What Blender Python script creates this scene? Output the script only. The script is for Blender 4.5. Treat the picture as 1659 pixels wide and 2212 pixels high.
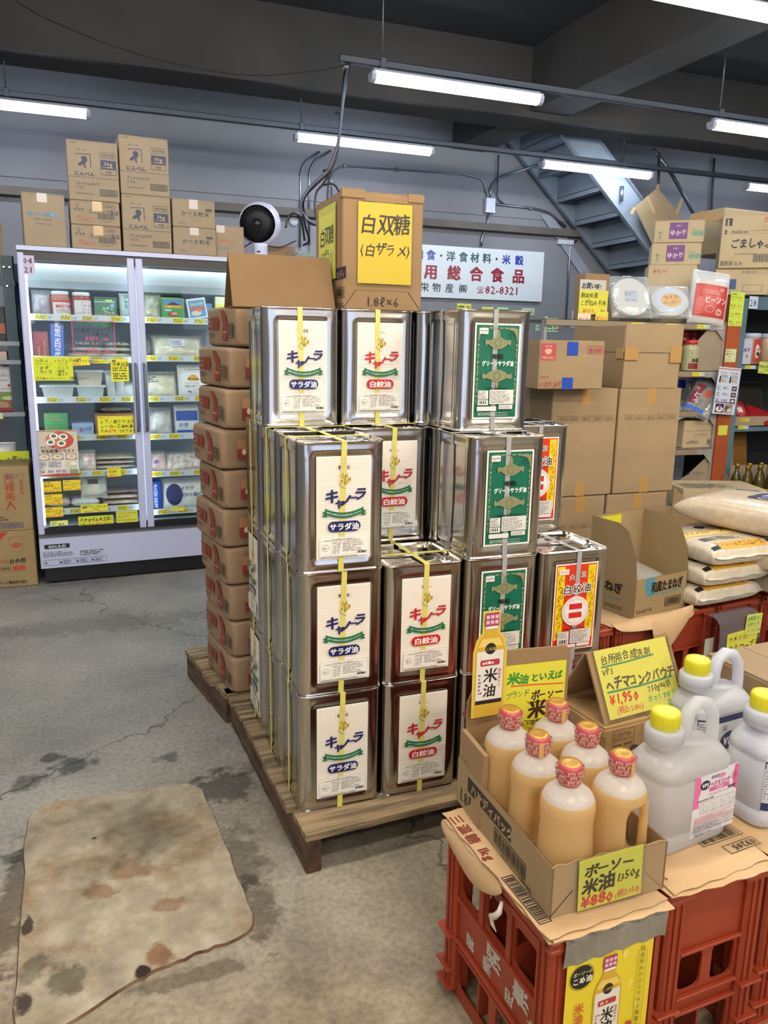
import bpy, math, random
from mathutils import Matrix, Vector
rnd = random.Random(7)
SC = bpy.context.scene
COL = SC.collection
PI = math.pi
R = math.radians
for o in list(bpy.data.objects): bpy.data.objects.remove(o)

# ---------------------------------------------------------------- camera, world, exposure
cam = bpy.data.cameras.new('camera')
cam.sensor_fit = 'VERTICAL'; cam.sensor_height = 36.0
cam.lens = 1680.0 / 2212 * 36.0
cam.clip_start = .02; cam.clip_end = 60
co = bpy.data.objects.new('camera', cam); COL.objects.link(co)
yaw, pitch, roll = .3559, -.2112, .0172
fw = Vector((math.sin(yaw) * math.cos(pitch), math.cos(yaw) * math.cos(pitch), math.sin(pitch)))
ri = Vector((math.cos(yaw), -math.sin(yaw), 0)); up = ri.cross(fw)
r2 = ri * math.cos(roll) + up * math.sin(roll); u2 = up * math.cos(roll) - ri * math.sin(roll)
co.matrix_world = Matrix(((r2.x, u2.x, -fw.x, -.4789), (r2.y, u2.y, -fw.y, -1.9244), (r2.z, u2.z, -fw.z, 1.4178), (0, 0, 0, 1)))
SC.camera = co
SC.view_settings.view_transform = 'Standard'; SC.view_settings.look = 'None'
SC.view_settings.gamma = 1; SC.view_settings.use_curve_mapping = False
SC.view_settings.exposure = 1.78
SC.cycles.use_denoising = True
SC.cycles.max_bounces = 7; SC.cycles.transparent_max_bounces = 14
SC.cycles.diffuse_bounces = 4; SC.cycles.glossy_bounces = 4; SC.cycles.transmission_bounces = 5
SC.cycles.caustics_reflective = False; SC.cycles.caustics_refractive = False
SC.cycles.sample_clamp_indirect = 6
SC.cycles.use_light_tree = True
w = bpy.data.worlds.new('world'); SC.world = w; w.use_nodes = True
bg = w.node_tree.nodes['Background']; bg.inputs[0].default_value = (.62, .74, 1, 1); bg.inputs[1].default_value = .6
TUBE_W = 15      # emission of one lamp diffuser
COLD = (.76, .86, 1.0); WARM = (1.0, .90, .76)

# ---------------------------------------------------------------- materials
def lin(c):
    if isinstance(c, str):
        c = c.lstrip('#'); c = c if len(c) == 6 else ''.join(q * 2 for q in c); c = [int(c[i:i + 2], 16) / 255 for i in (0, 2, 4)]
        c = [x / 12.92 if x <= .04045 else ((x + .055) / 1.055) ** 2.4 for x in c]
    return (c[0], c[1], c[2], 1)
_mc = {}
def mk(name, base='#808080', rough=.5, metal=0, **kw):
    if name in _mc: return _mc[name]
    m = bpy.data.materials.new(name); m.use_nodes = True
    b = m.node_tree.nodes['Principled BSDF']
    b.inputs['Base Color'].default_value = lin(base)
    b.inputs['Roughness'].default_value = rough; b.inputs['Metallic'].default_value = metal
    for k, v in kw.items(): b.inputs[k.replace('_', ' ')].default_value = v
    m.diffuse_color = lin(base); _mc[name] = m
    return m
def P(col, rough=.55):
    return mk('print_' + col.strip('#') + ('_%d' % int(rough * 100)), col, rough)
def nd(m, t, **kw):
    n = m.node_tree.nodes.new('ShaderNode' + t)
    for k, v in kw.items():
        if k[0] == 'i' and k[1:].isdigit(): n.inputs[int(k[1:])].default_value = v
        else: setattr(n, k, v)
    return n
def ln(m, a, ao, b, bi): m.node_tree.links.new(a.outputs[ao], b.inputs[bi])
def bsdf(m): return m.node_tree.nodes['Principled BSDF']
def ramp(m, stops, src, so=0):
    n = nd(m, 'ValToRGB'); e = n.color_ramp.elements
    while len(e) < len(stops): e.new(.5)
    for q, (p, c) in zip(e, stops): q.position = p; q.color = lin(c)
    ln(m, src, so, n, 0); return n
def noisy(name, c1, c2, scale=4, rough=.6, metal=0, bump=0, bscale=None, detail=4, stretch=(1, 1, 1), lo=.35, hi=.65, coord='Object', **kw):
    if name in _mc: return _mc[name]
    m = mk(name, c1, rough, metal, **kw)
    tc = nd(m, 'TexCoord'); mp = nd(m, 'Mapping'); mp.inputs['Scale'].default_value = stretch
    ln(m, tc, coord, mp, 0)
    n = nd(m, 'TexNoise'); n.inputs['Scale'].default_value = scale; n.inputs['Detail'].default_value = detail
    ln(m, mp, 0, n, 'Vector')
    r = ramp(m, [(lo, c1), (hi, c2)], n)
    ln(m, r, 0, bsdf(m), 'Base Color')
    if bump:
        n2 = nd(m, 'TexNoise'); n2.inputs['Scale'].default_value = bscale or scale * 6; n2.inputs['Detail'].default_value = 3
        ln(m, mp, 0, n2, 'Vector')
        b = nd(m, 'Bump'); b.inputs['Strength'].default_value = 1; b.inputs['Distance'].default_value = bump
        ln(m, n2, 0, b, 'Height'); ln(m, b, 0, bsdf(m), 'Normal')
    return m
CARD = noisy('cardboard', '#8f795b', '#998363', 3, .8, bump=.0003, bscale=60, stretch=(1, 1, 3))
CARD2 = noisy('cardboard_grey', '#8f7e66', '#998870', 3, .8, bump=.0003, bscale=60)
CARD3 = noisy('cardboard_brown', '#866a47', '#927550', 3, .75, bump=.0003, bscale=60)
CARDIN = noisy('cardboard_inside', '#8f7350', '#9c805b', 5, .85)
FLUTE = mk('cardboard_flute', '#6e563a', .9)
TAPE = mk('packing_tape', '#a88550', .25)
TAPEC = mk('clear_tape', '#c9bba0', .15)
KRAFT = noisy('kraft_paper', '#b4936a', '#c2a37c', 6, .7, bump=.002, bscale=9)
TIN = noisy('tin_plate', '#c6c2bd', '#b6b2ac', 2.5, .17, 1, bump=.0006, bscale=5)
TINR = mk('tin_rim', '#d8d2c8', .12, 1)
CHROME = mk('chrome', '#d9dbe0', .12, 1)
STRY = mk("strap_yellow", "#d8cf6c", .4)
STRW = mk('strap_clear', '#b9b9b8', .3, Alpha=.72)
RED = noisy('crate_red', '#86301a', '#963a20', 3, .42, bump=.0004, bscale=30)
WHITE = mk('white_plastic', '#d8dae0', .35)
BLACK = mk('black_plastic', '#101114', .4)
FRW = mk('fridge_white', '#b4b9d6', .35)
STEEL = noisy('shelf_grey_steel', '#9a9890', '#8a8880', 8, .45)
BLUES = noisy('blue_grey_steel', '#546f7d', '#4b6471', 5, .5)
TEAL = noisy('dark_teal_steel', '#2e4149', '#37505a', 5, .5)
ORANGE = noisy('rust_orange_steel', '#a3502a', '#94451f', 5, .5)
PIPE = mk('conduit_steel', '#7d8590', .3, .8)
GALV = mk('galvanised_rail', '#6d737c', .4, .7)
def clear(name, tint='#ffffff', alpha=.25, rough=.08, bump=0, bscale=20, gloss='#ffffff', body='#ffffff'):
    """thin film / glass: part transparent, part diffuse, fresnel reflection"""
    if name in _mc: return _mc[name]
    m = bpy.data.materials.new(name); m.use_nodes = True; _mc[name] = m
    nt = m.node_tree; nt.nodes.clear()
    out = nd(m, 'OutputMaterial'); tr = nd(m, 'BsdfTransparent'); tr.inputs[0].default_value = lin(tint)
    df = nd(m, 'BsdfDiffuse'); df.inputs[0].default_value = lin(body)
    gl = nd(m, 'BsdfGlossy'); gl.inputs['Roughness'].default_value = rough; gl.inputs[0].default_value = lin(gloss)
    m1 = nd(m, 'MixShader'); m1.inputs[0].default_value = alpha; ln(m, tr, 0, m1, 1); ln(m, df, 0, m1, 2)
    lw = nd(m, 'Fresnel'); lw.inputs[0].default_value = 1.45; ge = nd(m, 'NewGeometry'); iv = nd(m, 'Math', operation='SUBTRACT'); iv.inputs[0].default_value = 1; ln(m, ge, 'Backfacing', iv, 1); mu = nd(m, 'Math', operation='MULTIPLY'); ln(m, lw, 0, mu, 0); ln(m, iv, 0, mu, 1)
    m2 = nd(m, 'MixShader'); ln(m, mu, 0, m2, 0); ln(m, m1, 0, m2, 1); ln(m, gl, 0, m2, 2); ln(m, m2, 0, out, 0)
    if bump:
        tc = nd(m, 'TexCoord'); n = nd(m, 'TexNoise'); n.inputs['Scale'].default_value = bscale; n.inputs['Detail'].default_value = 2
        ln(m, tc, 'Object', n, 'Vector'); b = nd(m, 'Bump'); b.inputs['Distance'].default_value = bump
        ln(m, n, 0, b, 'Height'); ln(m, b, 0, gl, 'Normal'); ln(m, b, 0, lw, 'Normal'); ln(m, b, 0, df, 'Normal')
    return m
GLASS = clear('door_glass', '#f2f6f6', .0, .02)
FILM = clear('clear_bag_film', '#f4f6f8', .16, .12, .006, 18)
FILM2 = clear('milky_bag_film', '#eef2f6', .42, .2, .005, 18)
SLEEVE = clear('clear_sleeve', '#fafafa', .0, .05)
def emit(name, col, s):
    m = bpy.data.materials.new(name); m.use_nodes = True; nt = m.node_tree; nt.nodes.clear()
    o = nd(m, 'OutputMaterial'); e = nd(m, 'Emission'); e.inputs[0].default_value = (*col, 1); e.inputs[1].default_value = s
    ln(m, e, 0, o, 0); return m
def food(name, cols=None, scale=22, rough=.5, bump=.006):
    if name in _mc: return _mc[name]
    return noisy(name, cols[0], cols[1], scale, rough, bump=bump, bscale=scale, lo=.4, hi=.6)

# ---------------------------------------------------------------- mesh builder
class MB:
    def __init__(s): s.v = []; s.f = []; s.m = []; s.s = []; s.mats = []
    def mi(s, mat):
        if mat not in s.mats: s.mats.append(mat)
        return s.mats.index(mat)
    def add(s, vs, fs, mat, M=None, smooth=False):
        b = len(s.v); i = s.mi(mat)
        s.v += [tuple(M @ Vector(p)) for p in vs] if M else [tuple(p) for p in vs]
        for f in fs: s.f.append(tuple(b + k for k in f)); s.m.append(i); s.s.append(smooth)
        return s
    def box(s, x0, y0, z0, x1, y1, z1, mat, M=None, c=0):
        if not c:
            v = [(x, y, z) for z in (z0, z1) for y in (y0, y1) for x in (x0, x1)]
            return s.add(v, [(0, 2, 3, 1), (4, 5, 7, 6), (0, 1, 5, 4), (2, 6, 7, 3), (0, 4, 6, 2), (1, 3, 7, 5)], mat, M)
        v = []; X = (x0, x1); Y = (y0, y1); Z = (z0, z1); sg = (1, -1)
        idx = {}
        for a in (0, 1):
            for b in (0, 1):
                for d in (0, 1):
                    p = (X[a], Y[b], Z[d])
                    for k in range(3):
                        q = list(p)
                        for j, t in enumerate((a, b, d)):
                            if j != k: q[j] += c * sg[t]
                        idx[(a, b, d, k)] = len(v); v.append(q)
        F = []
        for k in range(3):
            o = [j for j in range(3) if j != k]
            for t in (0, 1):
                quad = []
                for (p, q) in ((0, 0), (1, 0), (1, 1), (0, 1)):
                    e = [0, 0, 0]; e[k] = t; e[o[0]] = p; e[o[1]] = q; quad.append(idx[(*e, k)])
                F.append(tuple(quad))
        for k in range(3):
            o = [j for j in range(3) if j != k]
            for p in (0, 1):
                for q in (0, 1):
                    e0 = [0, 0, 0]; e0[o[0]] = p; e0[o[1]] = q; e1 = list(e0); e1[k] = 1
                    F.append((idx[(*e0, o[0])], idx[(*e1, o[0])], idx[(*e1, o[1])], idx[(*e0, o[1])]))
        for a in (0, 1):
            for b in (0, 1):
                for d in (0, 1): F.append(tuple(idx[(a, b, d, k)] for k in range(3)))
        ce = Vector(((x0 + x1) / 2, (y0 + y1) / 2, (z0 + z1) / 2)); G = []
        for f in F:
            p = [Vector(v[i]) for i in f]; n = (p[1] - p[0]).cross(p[2] - p[0])
            G.append(f if n.dot(sum(p, Vector()) / len(p) - ce) > 0 else f[::-1])
        return s.add(v, G, mat, M)
    def lathe(s, prof, mat, n=24, M=None, sx=1, sy=1, smooth=True, caps=True, sq=1):
        v = []; f = []
        for r, z in prof:
            for i in range(n):
                a = 2 * PI * i / n; c_, s_ = math.cos(a), math.sin(a)
                if sq != 1:
                    k = (abs(c_) ** (2 / sq) + abs(s_) ** (2 / sq)) ** (-sq / 2) if sq else 1
                    c_, s_ = c_ * k, s_ * k
                v.append((r * c_ * sx, r * s_ * sy, z))
        L = len(prof)
        for j in range(L - 1):
            for i in range(n): f.append((j * n + i, j * n + (i + 1) % n, (j + 1) * n + (i + 1) % n, (j + 1) * n + i))
        s.add(v, f, mat, M, smooth)
        if caps:
            b = len(s.v) - len(v); i = s.mi(mat)
            s.f.append(tuple(b + k for k in range(n))[::-1]); s.m.append(i); s.s.append(False)
            s.f.append(tuple(b + (L - 1) * n + k for k in range(n))); s.m.append(i); s.s.append(False)
        return s
    def tube(s, pts, r, mat, n=8, M=None, closed=False):
        pts = [Vector(p) for p in pts]; v = []; f = []; L = len(pts); up_ = None
        for j, p in enumerate(pts):
            t = (pts[min(j + 1, L - 1)] - pts[max(j - 1, 0)]) if not closed else pts[(j + 1) % L] - pts[j - 1]
            t.normalize()
            if up_ is None: up_ = Vector((0, 0, 1)) if abs(t.z) < .9 else Vector((1, 0, 0))
            a = t.cross(up_); a.normalize(); b = a.cross(t); up_ = b
            rr = r[j] if isinstance(r, (list, tuple)) else r
            for i in range(n):
                q = 2 * PI * i / n; v.append(p + a * (math.cos(q) * rr) + b * (math.sin(q) * rr))
        J = L if closed else L - 1
        for j in range(J):
            k = (j + 1) % L
            for i in range(n): f.append((j * n + i, k * n + i, k * n + (i + 1) % n, j * n + (i + 1) % n))
        if not closed: f += [tuple(range(n)), tuple((L - 1) * n + i for i in range(n))[::-1]]
        return s.add(v, f, mat, M, True)
    def prism(s, poly, y0, y1, mat, M=None, side=None):
        """poly in (x,z), extruded along y"""
        n = len(poly); v = [(x, y0, z) for x, z in poly] + [(x, y1, z) for x, z in poly]
        A = sum(poly[i][0] * poly[(i + 1) % n][1] - poly[(i + 1) % n][0] * poly[i][1] for i in range(n))
        fl = 1 if A > 0 else -1
        s.add(v, [tuple(range(n))[::fl], tuple(range(n, 2 * n))[::-fl]], mat, M)
        return s.add(v, [(i, (i + 1) % n, n + (i + 1) % n, n + i)[::-fl] for i in range(n)], side or mat, M)
    def cushion(s, w, h, t, mat, M=None, nu=22, nv=16, p=4, e=.45, amp=.0, seed=0, seam=.0, mat2=None, sub=0):
        """closed bag lying in local XY (x 0..w, y 0..h), thickness t along z, centred"""
        fn = cush(w, h, t, p, e, amp, seed)
        v = []; f = []
        for sd in (1, -1):
            for j in range(nv + 1):
                for i in range(nu + 1):
                    u, q = i / nu, j / nv
                    u = .5 - .5 * math.cos(PI * u); q = .5 - .5 * math.cos(PI * q)
                    x, y = u * w, q * h; v.append((x, y, sd * fn(x, y)))
        K = (nu + 1) * (nv + 1); rim = lambda q: q - K if q >= K and ((q - K) % (nu + 1) in (0, nu) or (q - K) // (nu + 1) in (0, nv)) else q
        for b, d in ((0, 1), (K, -1)):
            for j in range(nv):
                for i in range(nu):
                    q = (b + j * (nu + 1) + i, b + j * (nu + 1) + i + 1, b + (j + 1) * (nu + 1) + i + 1, b + (j + 1) * (nu + 1) + i)
                    f.append(tuple(rim(t_) for t_ in q[::d]))
        s.add(v, f, mat, M, True)
        if seam:
            m2 = mat2 or mat
            for y0, y1 in ((-seam, .002), (h - .002, h + seam)):
                n = 12; vv = []; ff = []
                for i in range(n + 1):
                    z = math.sin(i * 1.7 + seed) * .0025
                    vv += [(w * (.02 + .96 * i / n), y0, z), (w * (.02 + .96 * i / n), y1, z + .0008)]
                for i in range(n): ff.append((2 * i, 2 * i + 2, 2 * i + 3, 2 * i + 1))
                s.add(vv, ff, m2, M, True)
        return s
    def build(s, name, parent=None, M=None, kind=None):
        me = bpy.data.meshes.new(name); me.from_pydata([tuple(p) for p in s.v], [], s.f)
        for m in s.mats: me.materials.append(m)
        me.polygons.foreach_set('material_index', s.m); me.polygons.foreach_set('use_smooth', s.s); me.update()
        o = bpy.data.objects.new(name, me); COL.objects.link(o)
        if parent: o.parent = parent
        if M is not None: o.matrix_basis = M
        if kind: o['kind'] = kind
        return o
def cush(w, h, t, p=4, e=.45, amp=0, seed=0):
    ph = [random.Random(seed * 31 + k).uniform(0, 6.28) for k in range(6)]
    def fn(x, y):
        a = abs(2 * x / w - 1); b = abs(2 * y / h - 1)
        if a >= 1 or b >= 1: return .0006
        k = ((1 - a ** p) * (1 - b ** p)) ** e
        n = math.sin(x * 38 + ph[0] + 3 * math.sin(y * 23 + ph[1])) * .5 + math.sin(y * 41 + ph[2] + 2 * math.sin(x * 29 + ph[3])) * .5
        return max(.0006, t / 2 * k * (1 + amp * n))
    return fn
def T(x=0, y=0, z=0, rz=0, rx=0, ry=0):
    return Matrix.Translation((x, y, z)) @ Matrix.Rotation(R(rz), 4, 'Z') @ Matrix.Rotation(R(ry), 4, 'Y') @ Matrix.Rotation(R(rx), 4, 'X')
def FR(x, y, z, rz=0, tilt=0):
    """frame of an upright panel facing -y: panel X right, panel Y up, panel Z out of it; tilt leans it back"""
    return T(x, y, z, rz) @ Matrix.Rotation(R(90 - tilt), 4, 'X')

# ---------------------------------------------------------------- flat print: rects, text, marks
_gl = {}
def glyph(ch, b):
    k = (ch, b)
    if k in _gl: return _gl[k]
    cu = bpy.data.curves.new('glyph', 'FONT'); cu.body = ch; cu.size = 1; cu.offset = b; cu.resolution_u = 1
    ob = bpy.data.objects.new('glyph', cu); me = bpy.data.meshes.new_from_object(ob)
    vs = [(v.co.x, v.co.y) for v in me.vertices]; fs = [tuple(p.vertices) for p in me.polygons]
    if not vs: adv = .3
    elif ord(ch) > 0x2E80: adv = 1.0
    else: adv = max(v[0] for v in vs) + .07
    bpy.data.objects.remove(ob); bpy.data.curves.remove(cu); bpy.data.meshes.remove(me)
    _gl[k] = (vs, fs, adv); return _gl[k]
class Panel:
    def __init__(s, w, h, bg=None, rough=.55, border=None):
        s.w, s.h, s.rough = w, h, rough; s.L = []; s.z = 0; s.rn = random.Random(int(w * 1e4 + h * 1e3))
        if bg: s.r(0, 0, w, h, bg)
        if border: s.frame(.003, .003, w - .006, h - .006, border, .002)
    def _a(s, vs, fs, col): s.L.append((vs, fs, col, s.z)); return s
    def r(s, x, y, w, h, col, n=1):
        s.z += 1
        m = max(1, int(max(w, h) / .03)) if n == 0 else n
        vs = [(x + w * i / m, y + h * j / m) for j in range(m + 1) for i in range(m + 1)]
        fs = [(j * (m + 1) + i, j * (m + 1) + i + 1, (j + 1) * (m + 1) + i + 1, (j + 1) * (m + 1) + i) for j in range(m) for i in range(m)]
        return s._a(vs, fs, col)
    def poly(s, pts, col): s.z += 1; return s._a(list(pts), [tuple(range(len(pts)))], col)
    def e(s, cx, cy, rx, ry, col, n=20): return s.poly([(cx + rx * math.cos(2 * PI * i / n), cy + ry * math.sin(2 * PI * i / n)) for i in range(n)], col)
    def pill(s, x, y, w, h, col, rr=None):
        r_ = rr or h / 2; pts = []
        for cx, cy, a0 in ((x + w - r_, y + r_, -90), (x + w - r_, y + h - r_, 0), (x + r_, y + h - r_, 90), (x + r_, y + r_, 180)):
            pts += [(cx + r_ * math.cos(R(a0 + k * 18)), cy + r_ * math.sin(R(a0 + k * 18))) for k in range(6)]
        return s.poly(pts, col)
    def ring(s, cx, cy, r0, r1, col, n=24, a0=0, a1=360, asp=1):
        s.z += 1; vs = []; fs = []
        for i in range(n + 1):
            a = R(a0 + (a1 - a0) * i / n); vs += [(cx + r0 * math.cos(a), cy + r0 * asp * math.sin(a)), (cx + r1 * math.cos(a), cy + r1 * asp * math.sin(a))]
        for i in range(n): fs.append((2 * i, 2 * i + 1, 2 * i + 3, 2 * i + 2))
        return s._a(vs, fs, col)
    def line(s, pts, wd, col):
        s.z += 1; vs = []; fs = []
        for i, p in enumerate(pts):
            a = pts[max(0, i - 1)]; b = pts[min(len(pts) - 1, i + 1)]
            d = math.hypot(b[0] - a[0], b[1] - a[1]) or 1; nx, ny = -(b[1] - a[1]) / d * wd / 2, (b[0] - a[0]) / d * wd / 2
            vs += [(p[0] - nx, p[1] - ny), (p[0] + nx, p[1] + ny)]
        for i in range(len(pts) - 1): fs.append((2 * i, 2 * i + 2, 2 * i + 3, 2 * i + 1))
        return s._a(vs, fs, col)
    def frame(s, x, y, w, h, col, t=.0012):
        for q in ((x, y, w, t), (x, y + h - t, w, t), (x, y, t, h), (x + w - t, y, t, h)): s.r(*q, col)
        return s
    def t(s, x, y, size, txt, col, b=0, al='l', sx=1, rot=0, sh=0, hand=0, vert=False, sp=0):
        z0 = s.z; s.z += 1
        if not vert:
            W = sum((glyph(c, 0)[2] + (b * .5 if ord(c) < 0x2E80 else 0) + sp) * size * sx for c in txt)
        else: W = len(txt) * size
        ca, sa = math.cos(R(rot)), math.sin(R(rot)); px = py = 0
        if al == 'c':
            if vert: py = W / 2
            else: px = -W / 2
        if al == 'r': px = -W
        if b <= 0: ST = [(0, 0)]
        elif b <= .03: ST = [(-b * .7, -b * .4), (b * .7, b * .4)]
        elif b <= .06: ST = [(-b * .8, -b * .6), (b * .8, -b * .6), (b * .8, b * .6), (-b * .8, b * .6)]
        else: ST = [(q_ * math.cos(k_ * PI / 4), q_ * math.sin(k_ * PI / 4)) for q_ in (b * .4, b * .85) for k_ in range(8)]
        LV = [([], []) for _ in ST]
        for c in txt:
            vs, fs, adv = glyph(c, 0); adv += b * .5 if ord(c) < 0x2E80 else 0
            jr = s.rn.uniform(-7, 7) * hand; js = 1 + s.rn.uniform(-.12, .12) * hand; jy = s.rn.uniform(-.07, .07) * size * hand
            cj, sj = math.cos(R(jr)), math.sin(R(jr))
            for (ox, oy), (V, F) in zip(ST, LV):
                k = len(V)
                for (gx, gy) in vs:
                    gx += ox; gy += oy; gx += gy * (sh + .12 * hand); gx, gy = gx * size * sx * js, gy * size * js
                    gx, gy = gx * cj - gy * sj + px, gx * sj + gy * cj + py + jy - (size if vert else 0)
                    V.append((x + gx * ca - gy * sa, y + gx * sa + gy * ca))
                F += [tuple(i + k for i in f) for f in fs]
            if vert: py -= size * (1 + sp)
            else: px += (adv + sp) * size * sx
        for j_, (V, F) in enumerate(LV):
            s.z = z0 + 1 + j_ * (.25 if len(LV) < 6 else .05); s._a(V, F, col)
        s.z = z0; return s
    def bar(s, x, y, w, h, col='#202020', vert=False):
        V = []; F = []; q = 0; L = h if vert else w; n = max(10, int(L / .0016)); u = L / n; i = 0; s.z += 1
        while i < n:
            k = s.rn.choice((1, 1, 2, 2, 3)); k = min(k, n - i)
            b = len(V)
            V += [(x, y + i * u), (x + w, y + i * u), (x + w, y + (i + k) * u), (x, y + (i + k) * u)] if vert else [(x + i * u, y), (x + (i + k) * u, y), (x + (i + k) * u, y + h), (x + i * u, y + h)]
            F.append((b, b + 1, b + 2, b + 3)); i += k + s.rn.choice((1, 1, 2))
        return s._a(V, F, col)
    def fine(s, x, y, w, h, rows, col, fill=.85, words=1):
        """rows of print too small to read"""
        V = []; F = []; s.z += 1; rh = h / rows
        for j in range(rows):
            px = x; end = x + w * (s.rn.uniform(.5, 1) if s.rn.random() < .35 else 1) * fill
            while px < end:
                k = s.rn.uniform(.35, 1.1) * rh * .8; b = len(V); yy = y + h - (j + .8) * rh
                hh = rh * s.rn.uniform(.4, .62)
                V += [(px, yy), (px + k, yy), (px + k, yy + hh), (px, yy + hh)]; F.append((b, b + 1, b + 2, b + 3)); px += k + rh * s.rn.choice((.14, .18, .22, .7))
        return s._a(V, F, col)
    def scale(s, k):
        s.L = [([(x * k, y * k) for x, y in vs], fs, c, z) for vs, fs, c, z in s.L]; s.w *= k; s.h *= k; return s
    def put(s, mb, M, warp=None, eps=.00012, lift=.0003):
        for vs, fs, col, z in s.L:
            m = col if not isinstance(col, str) else P(col, s.rough)
            o = []
            if warp or FINE: vs, fs = finer(vs, fs)
            for x, y in vs: o.append((x, y, lift + z * eps + (warp(x, y) if warp else 0)))
            mb.add(o, fs, m, M)
        return s
FINE = False
def finer(vs, fs, L=.012):
    vs = list(vs); out = []
    for f in fs:
        p = [vs[i] for i in f]; sx_ = max(q[0] for q in p) - min(q[0] for q in p); sy_ = max(q[1] for q in p) - min(q[1] for q in p)
        if max(sx_, sy_) < L * 1.6: out.append(f); continue
        if len(f) == 4:
            a, b = max(1, int(math.dist(p[0], p[1]) / L)), max(1, int(math.dist(p[1], p[2]) / L)); k = len(vs)
            for j in range(b + 1):
                for i in range(a + 1):
                    u, v = i / a, j / b; vs.append(tuple((p[0][c] * (1 - u) + p[1][c] * u) * (1 - v) + (p[3][c] * (1 - u) + p[2][c] * u) * v for c in (0, 1)))
            out += [(k + j * (a + 1) + i, k + j * (a + 1) + i + 1, k + (j + 1) * (a + 1) + i + 1, k + (j + 1) * (a + 1) + i) for j in range(b) for i in range(a)]
        elif len(f) > 4:
            cx = sum(q[0] for q in p) / len(p); cy = sum(q[1] for q in p) / len(p); m = max(2, int(max(sx_, sy_) / 2 / L)); n = len(p); k = len(vs)
            for j in range(m): t = 1 - j / m; vs += [(cx + (q[0] - cx) * t, cy + (q[1] - cy) * t) for q in p]
            vs.append((cx, cy))
            for j in range(m - 1): out += [(k + j * n + i, k + j * n + (i + 1) % n, k + (j + 1) * n + (i + 1) % n, k + (j + 1) * n + i) for i in range(n)]
            out += [(k + (m - 1) * n + i, k + (m - 1) * n + (i + 1) % n, k + m * n) for i in range(n)]
        else: out.append(f)
    return vs, out
def put3(s, mb, fn):
    """print wrapped on a curved surface: fn(x, y, lift) -> point"""
    for vs, fs, col, z in s.L:
        m = col if not isinstance(col, str) else P(col, s.rough)
        vs, fs = finer(vs, fs, .008)
        mb.add([fn(x, y, .0004 + z * .00012) for x, y in vs], fs, m)
def CYL(r, z0, a0, sy=1):
    def fn(x, y, l):
        a = a0 + x / r; return ((r + l) * math.cos(a), (r + l) * math.sin(a) * sy, z0 + y)
    return fn

# ---------------------------------------------------------------- things and their parts
def tag(o, label, cat, group=None):
    o['label'] = label; o['category'] = cat
    if group: o['group'] = group
    return o
def thing(name, label, cat, M=None, group=None):
    o = bpy.data.objects.new(name, None); COL.objects.link(o); o.empty_display_size = .05
    if M is not None: o.matrix_basis = M
    return tag(o, label, cat, group)
def struct(mb, name, M=None): return mb.build(name, None, M, 'structure')
def dup(root, label, M, group=None):
    r = root.copy(); COL.objects.link(r); r.matrix_basis = M; r['label'] = label
    if group: r['group'] = group
    for ch in list(root.children):
        c = ch.copy(); COL.objects.link(c); c.parent = r
        for g in ch.children:
            d = g.copy(); COL.objects.link(d); d.parent = c
    return r
def carton(label, M, w, d, h, front=None, left=None, right=None, top=None, mat=None, tape=None, group=None, name='carton', cat='box', tmat=None, open_=False):
    """closed corrugated box, local x 0..w, y 0..d, z 0..h; tape = (x, down) of the strip over the seam"""
    mat = mat or CARD
    t = thing(name, label, cat, M, group)
    b = MB(); b.box(0, 0, 0, w, d, h - .004, mat, c=.004)
    if d > 0:
        b.box(.002, .002, h - .005, w / 2 - .0015, d - .002, h, mat); b.box(w / 2 + .0015, .002, h - .005, w - .002, d - .002, h, mat)
    if front: front.put(b, FR(0, 0, 0))
    if left: left.put(b, FR(0, d, 0, -90))
    if right: right.put(b, FR(w, 0, 0, 90))
    if top: top.put(b, T(0, 0, h))
    b.build('carton_body', t)
    if tape:
        x, dn = tape[:2]; tm = tmat or TAPE
        q = MB(); q.box(x - .025, -.0006, h - dn, x + .025, 0, h + .0006, tm); q.box(x - .025, 0, h, x + .025, d, h + .0006, tm)
        q.build('tape', t)
        if len(tape) > 2: MB().box(x - .025, -.0006, 0, x + .025, 0, tape[2], tm).build('tape', t)
    return t
# ---------------------------------------------------------------- setting
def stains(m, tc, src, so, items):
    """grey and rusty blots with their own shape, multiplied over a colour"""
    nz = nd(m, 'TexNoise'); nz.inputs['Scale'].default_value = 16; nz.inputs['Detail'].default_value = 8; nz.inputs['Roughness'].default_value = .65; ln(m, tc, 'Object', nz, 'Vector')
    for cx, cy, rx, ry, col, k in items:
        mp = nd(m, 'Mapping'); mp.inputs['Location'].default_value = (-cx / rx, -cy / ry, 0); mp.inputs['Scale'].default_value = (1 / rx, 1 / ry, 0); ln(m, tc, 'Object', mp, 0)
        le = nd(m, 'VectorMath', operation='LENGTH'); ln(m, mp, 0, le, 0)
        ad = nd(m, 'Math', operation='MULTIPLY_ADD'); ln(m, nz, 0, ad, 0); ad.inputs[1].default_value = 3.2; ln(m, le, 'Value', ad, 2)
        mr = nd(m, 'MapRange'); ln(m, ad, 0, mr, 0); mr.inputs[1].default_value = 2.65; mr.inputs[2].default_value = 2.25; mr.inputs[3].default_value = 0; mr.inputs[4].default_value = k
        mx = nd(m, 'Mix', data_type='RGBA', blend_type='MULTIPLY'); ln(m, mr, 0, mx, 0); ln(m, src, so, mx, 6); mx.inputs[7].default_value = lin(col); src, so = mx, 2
    return src, so
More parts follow.
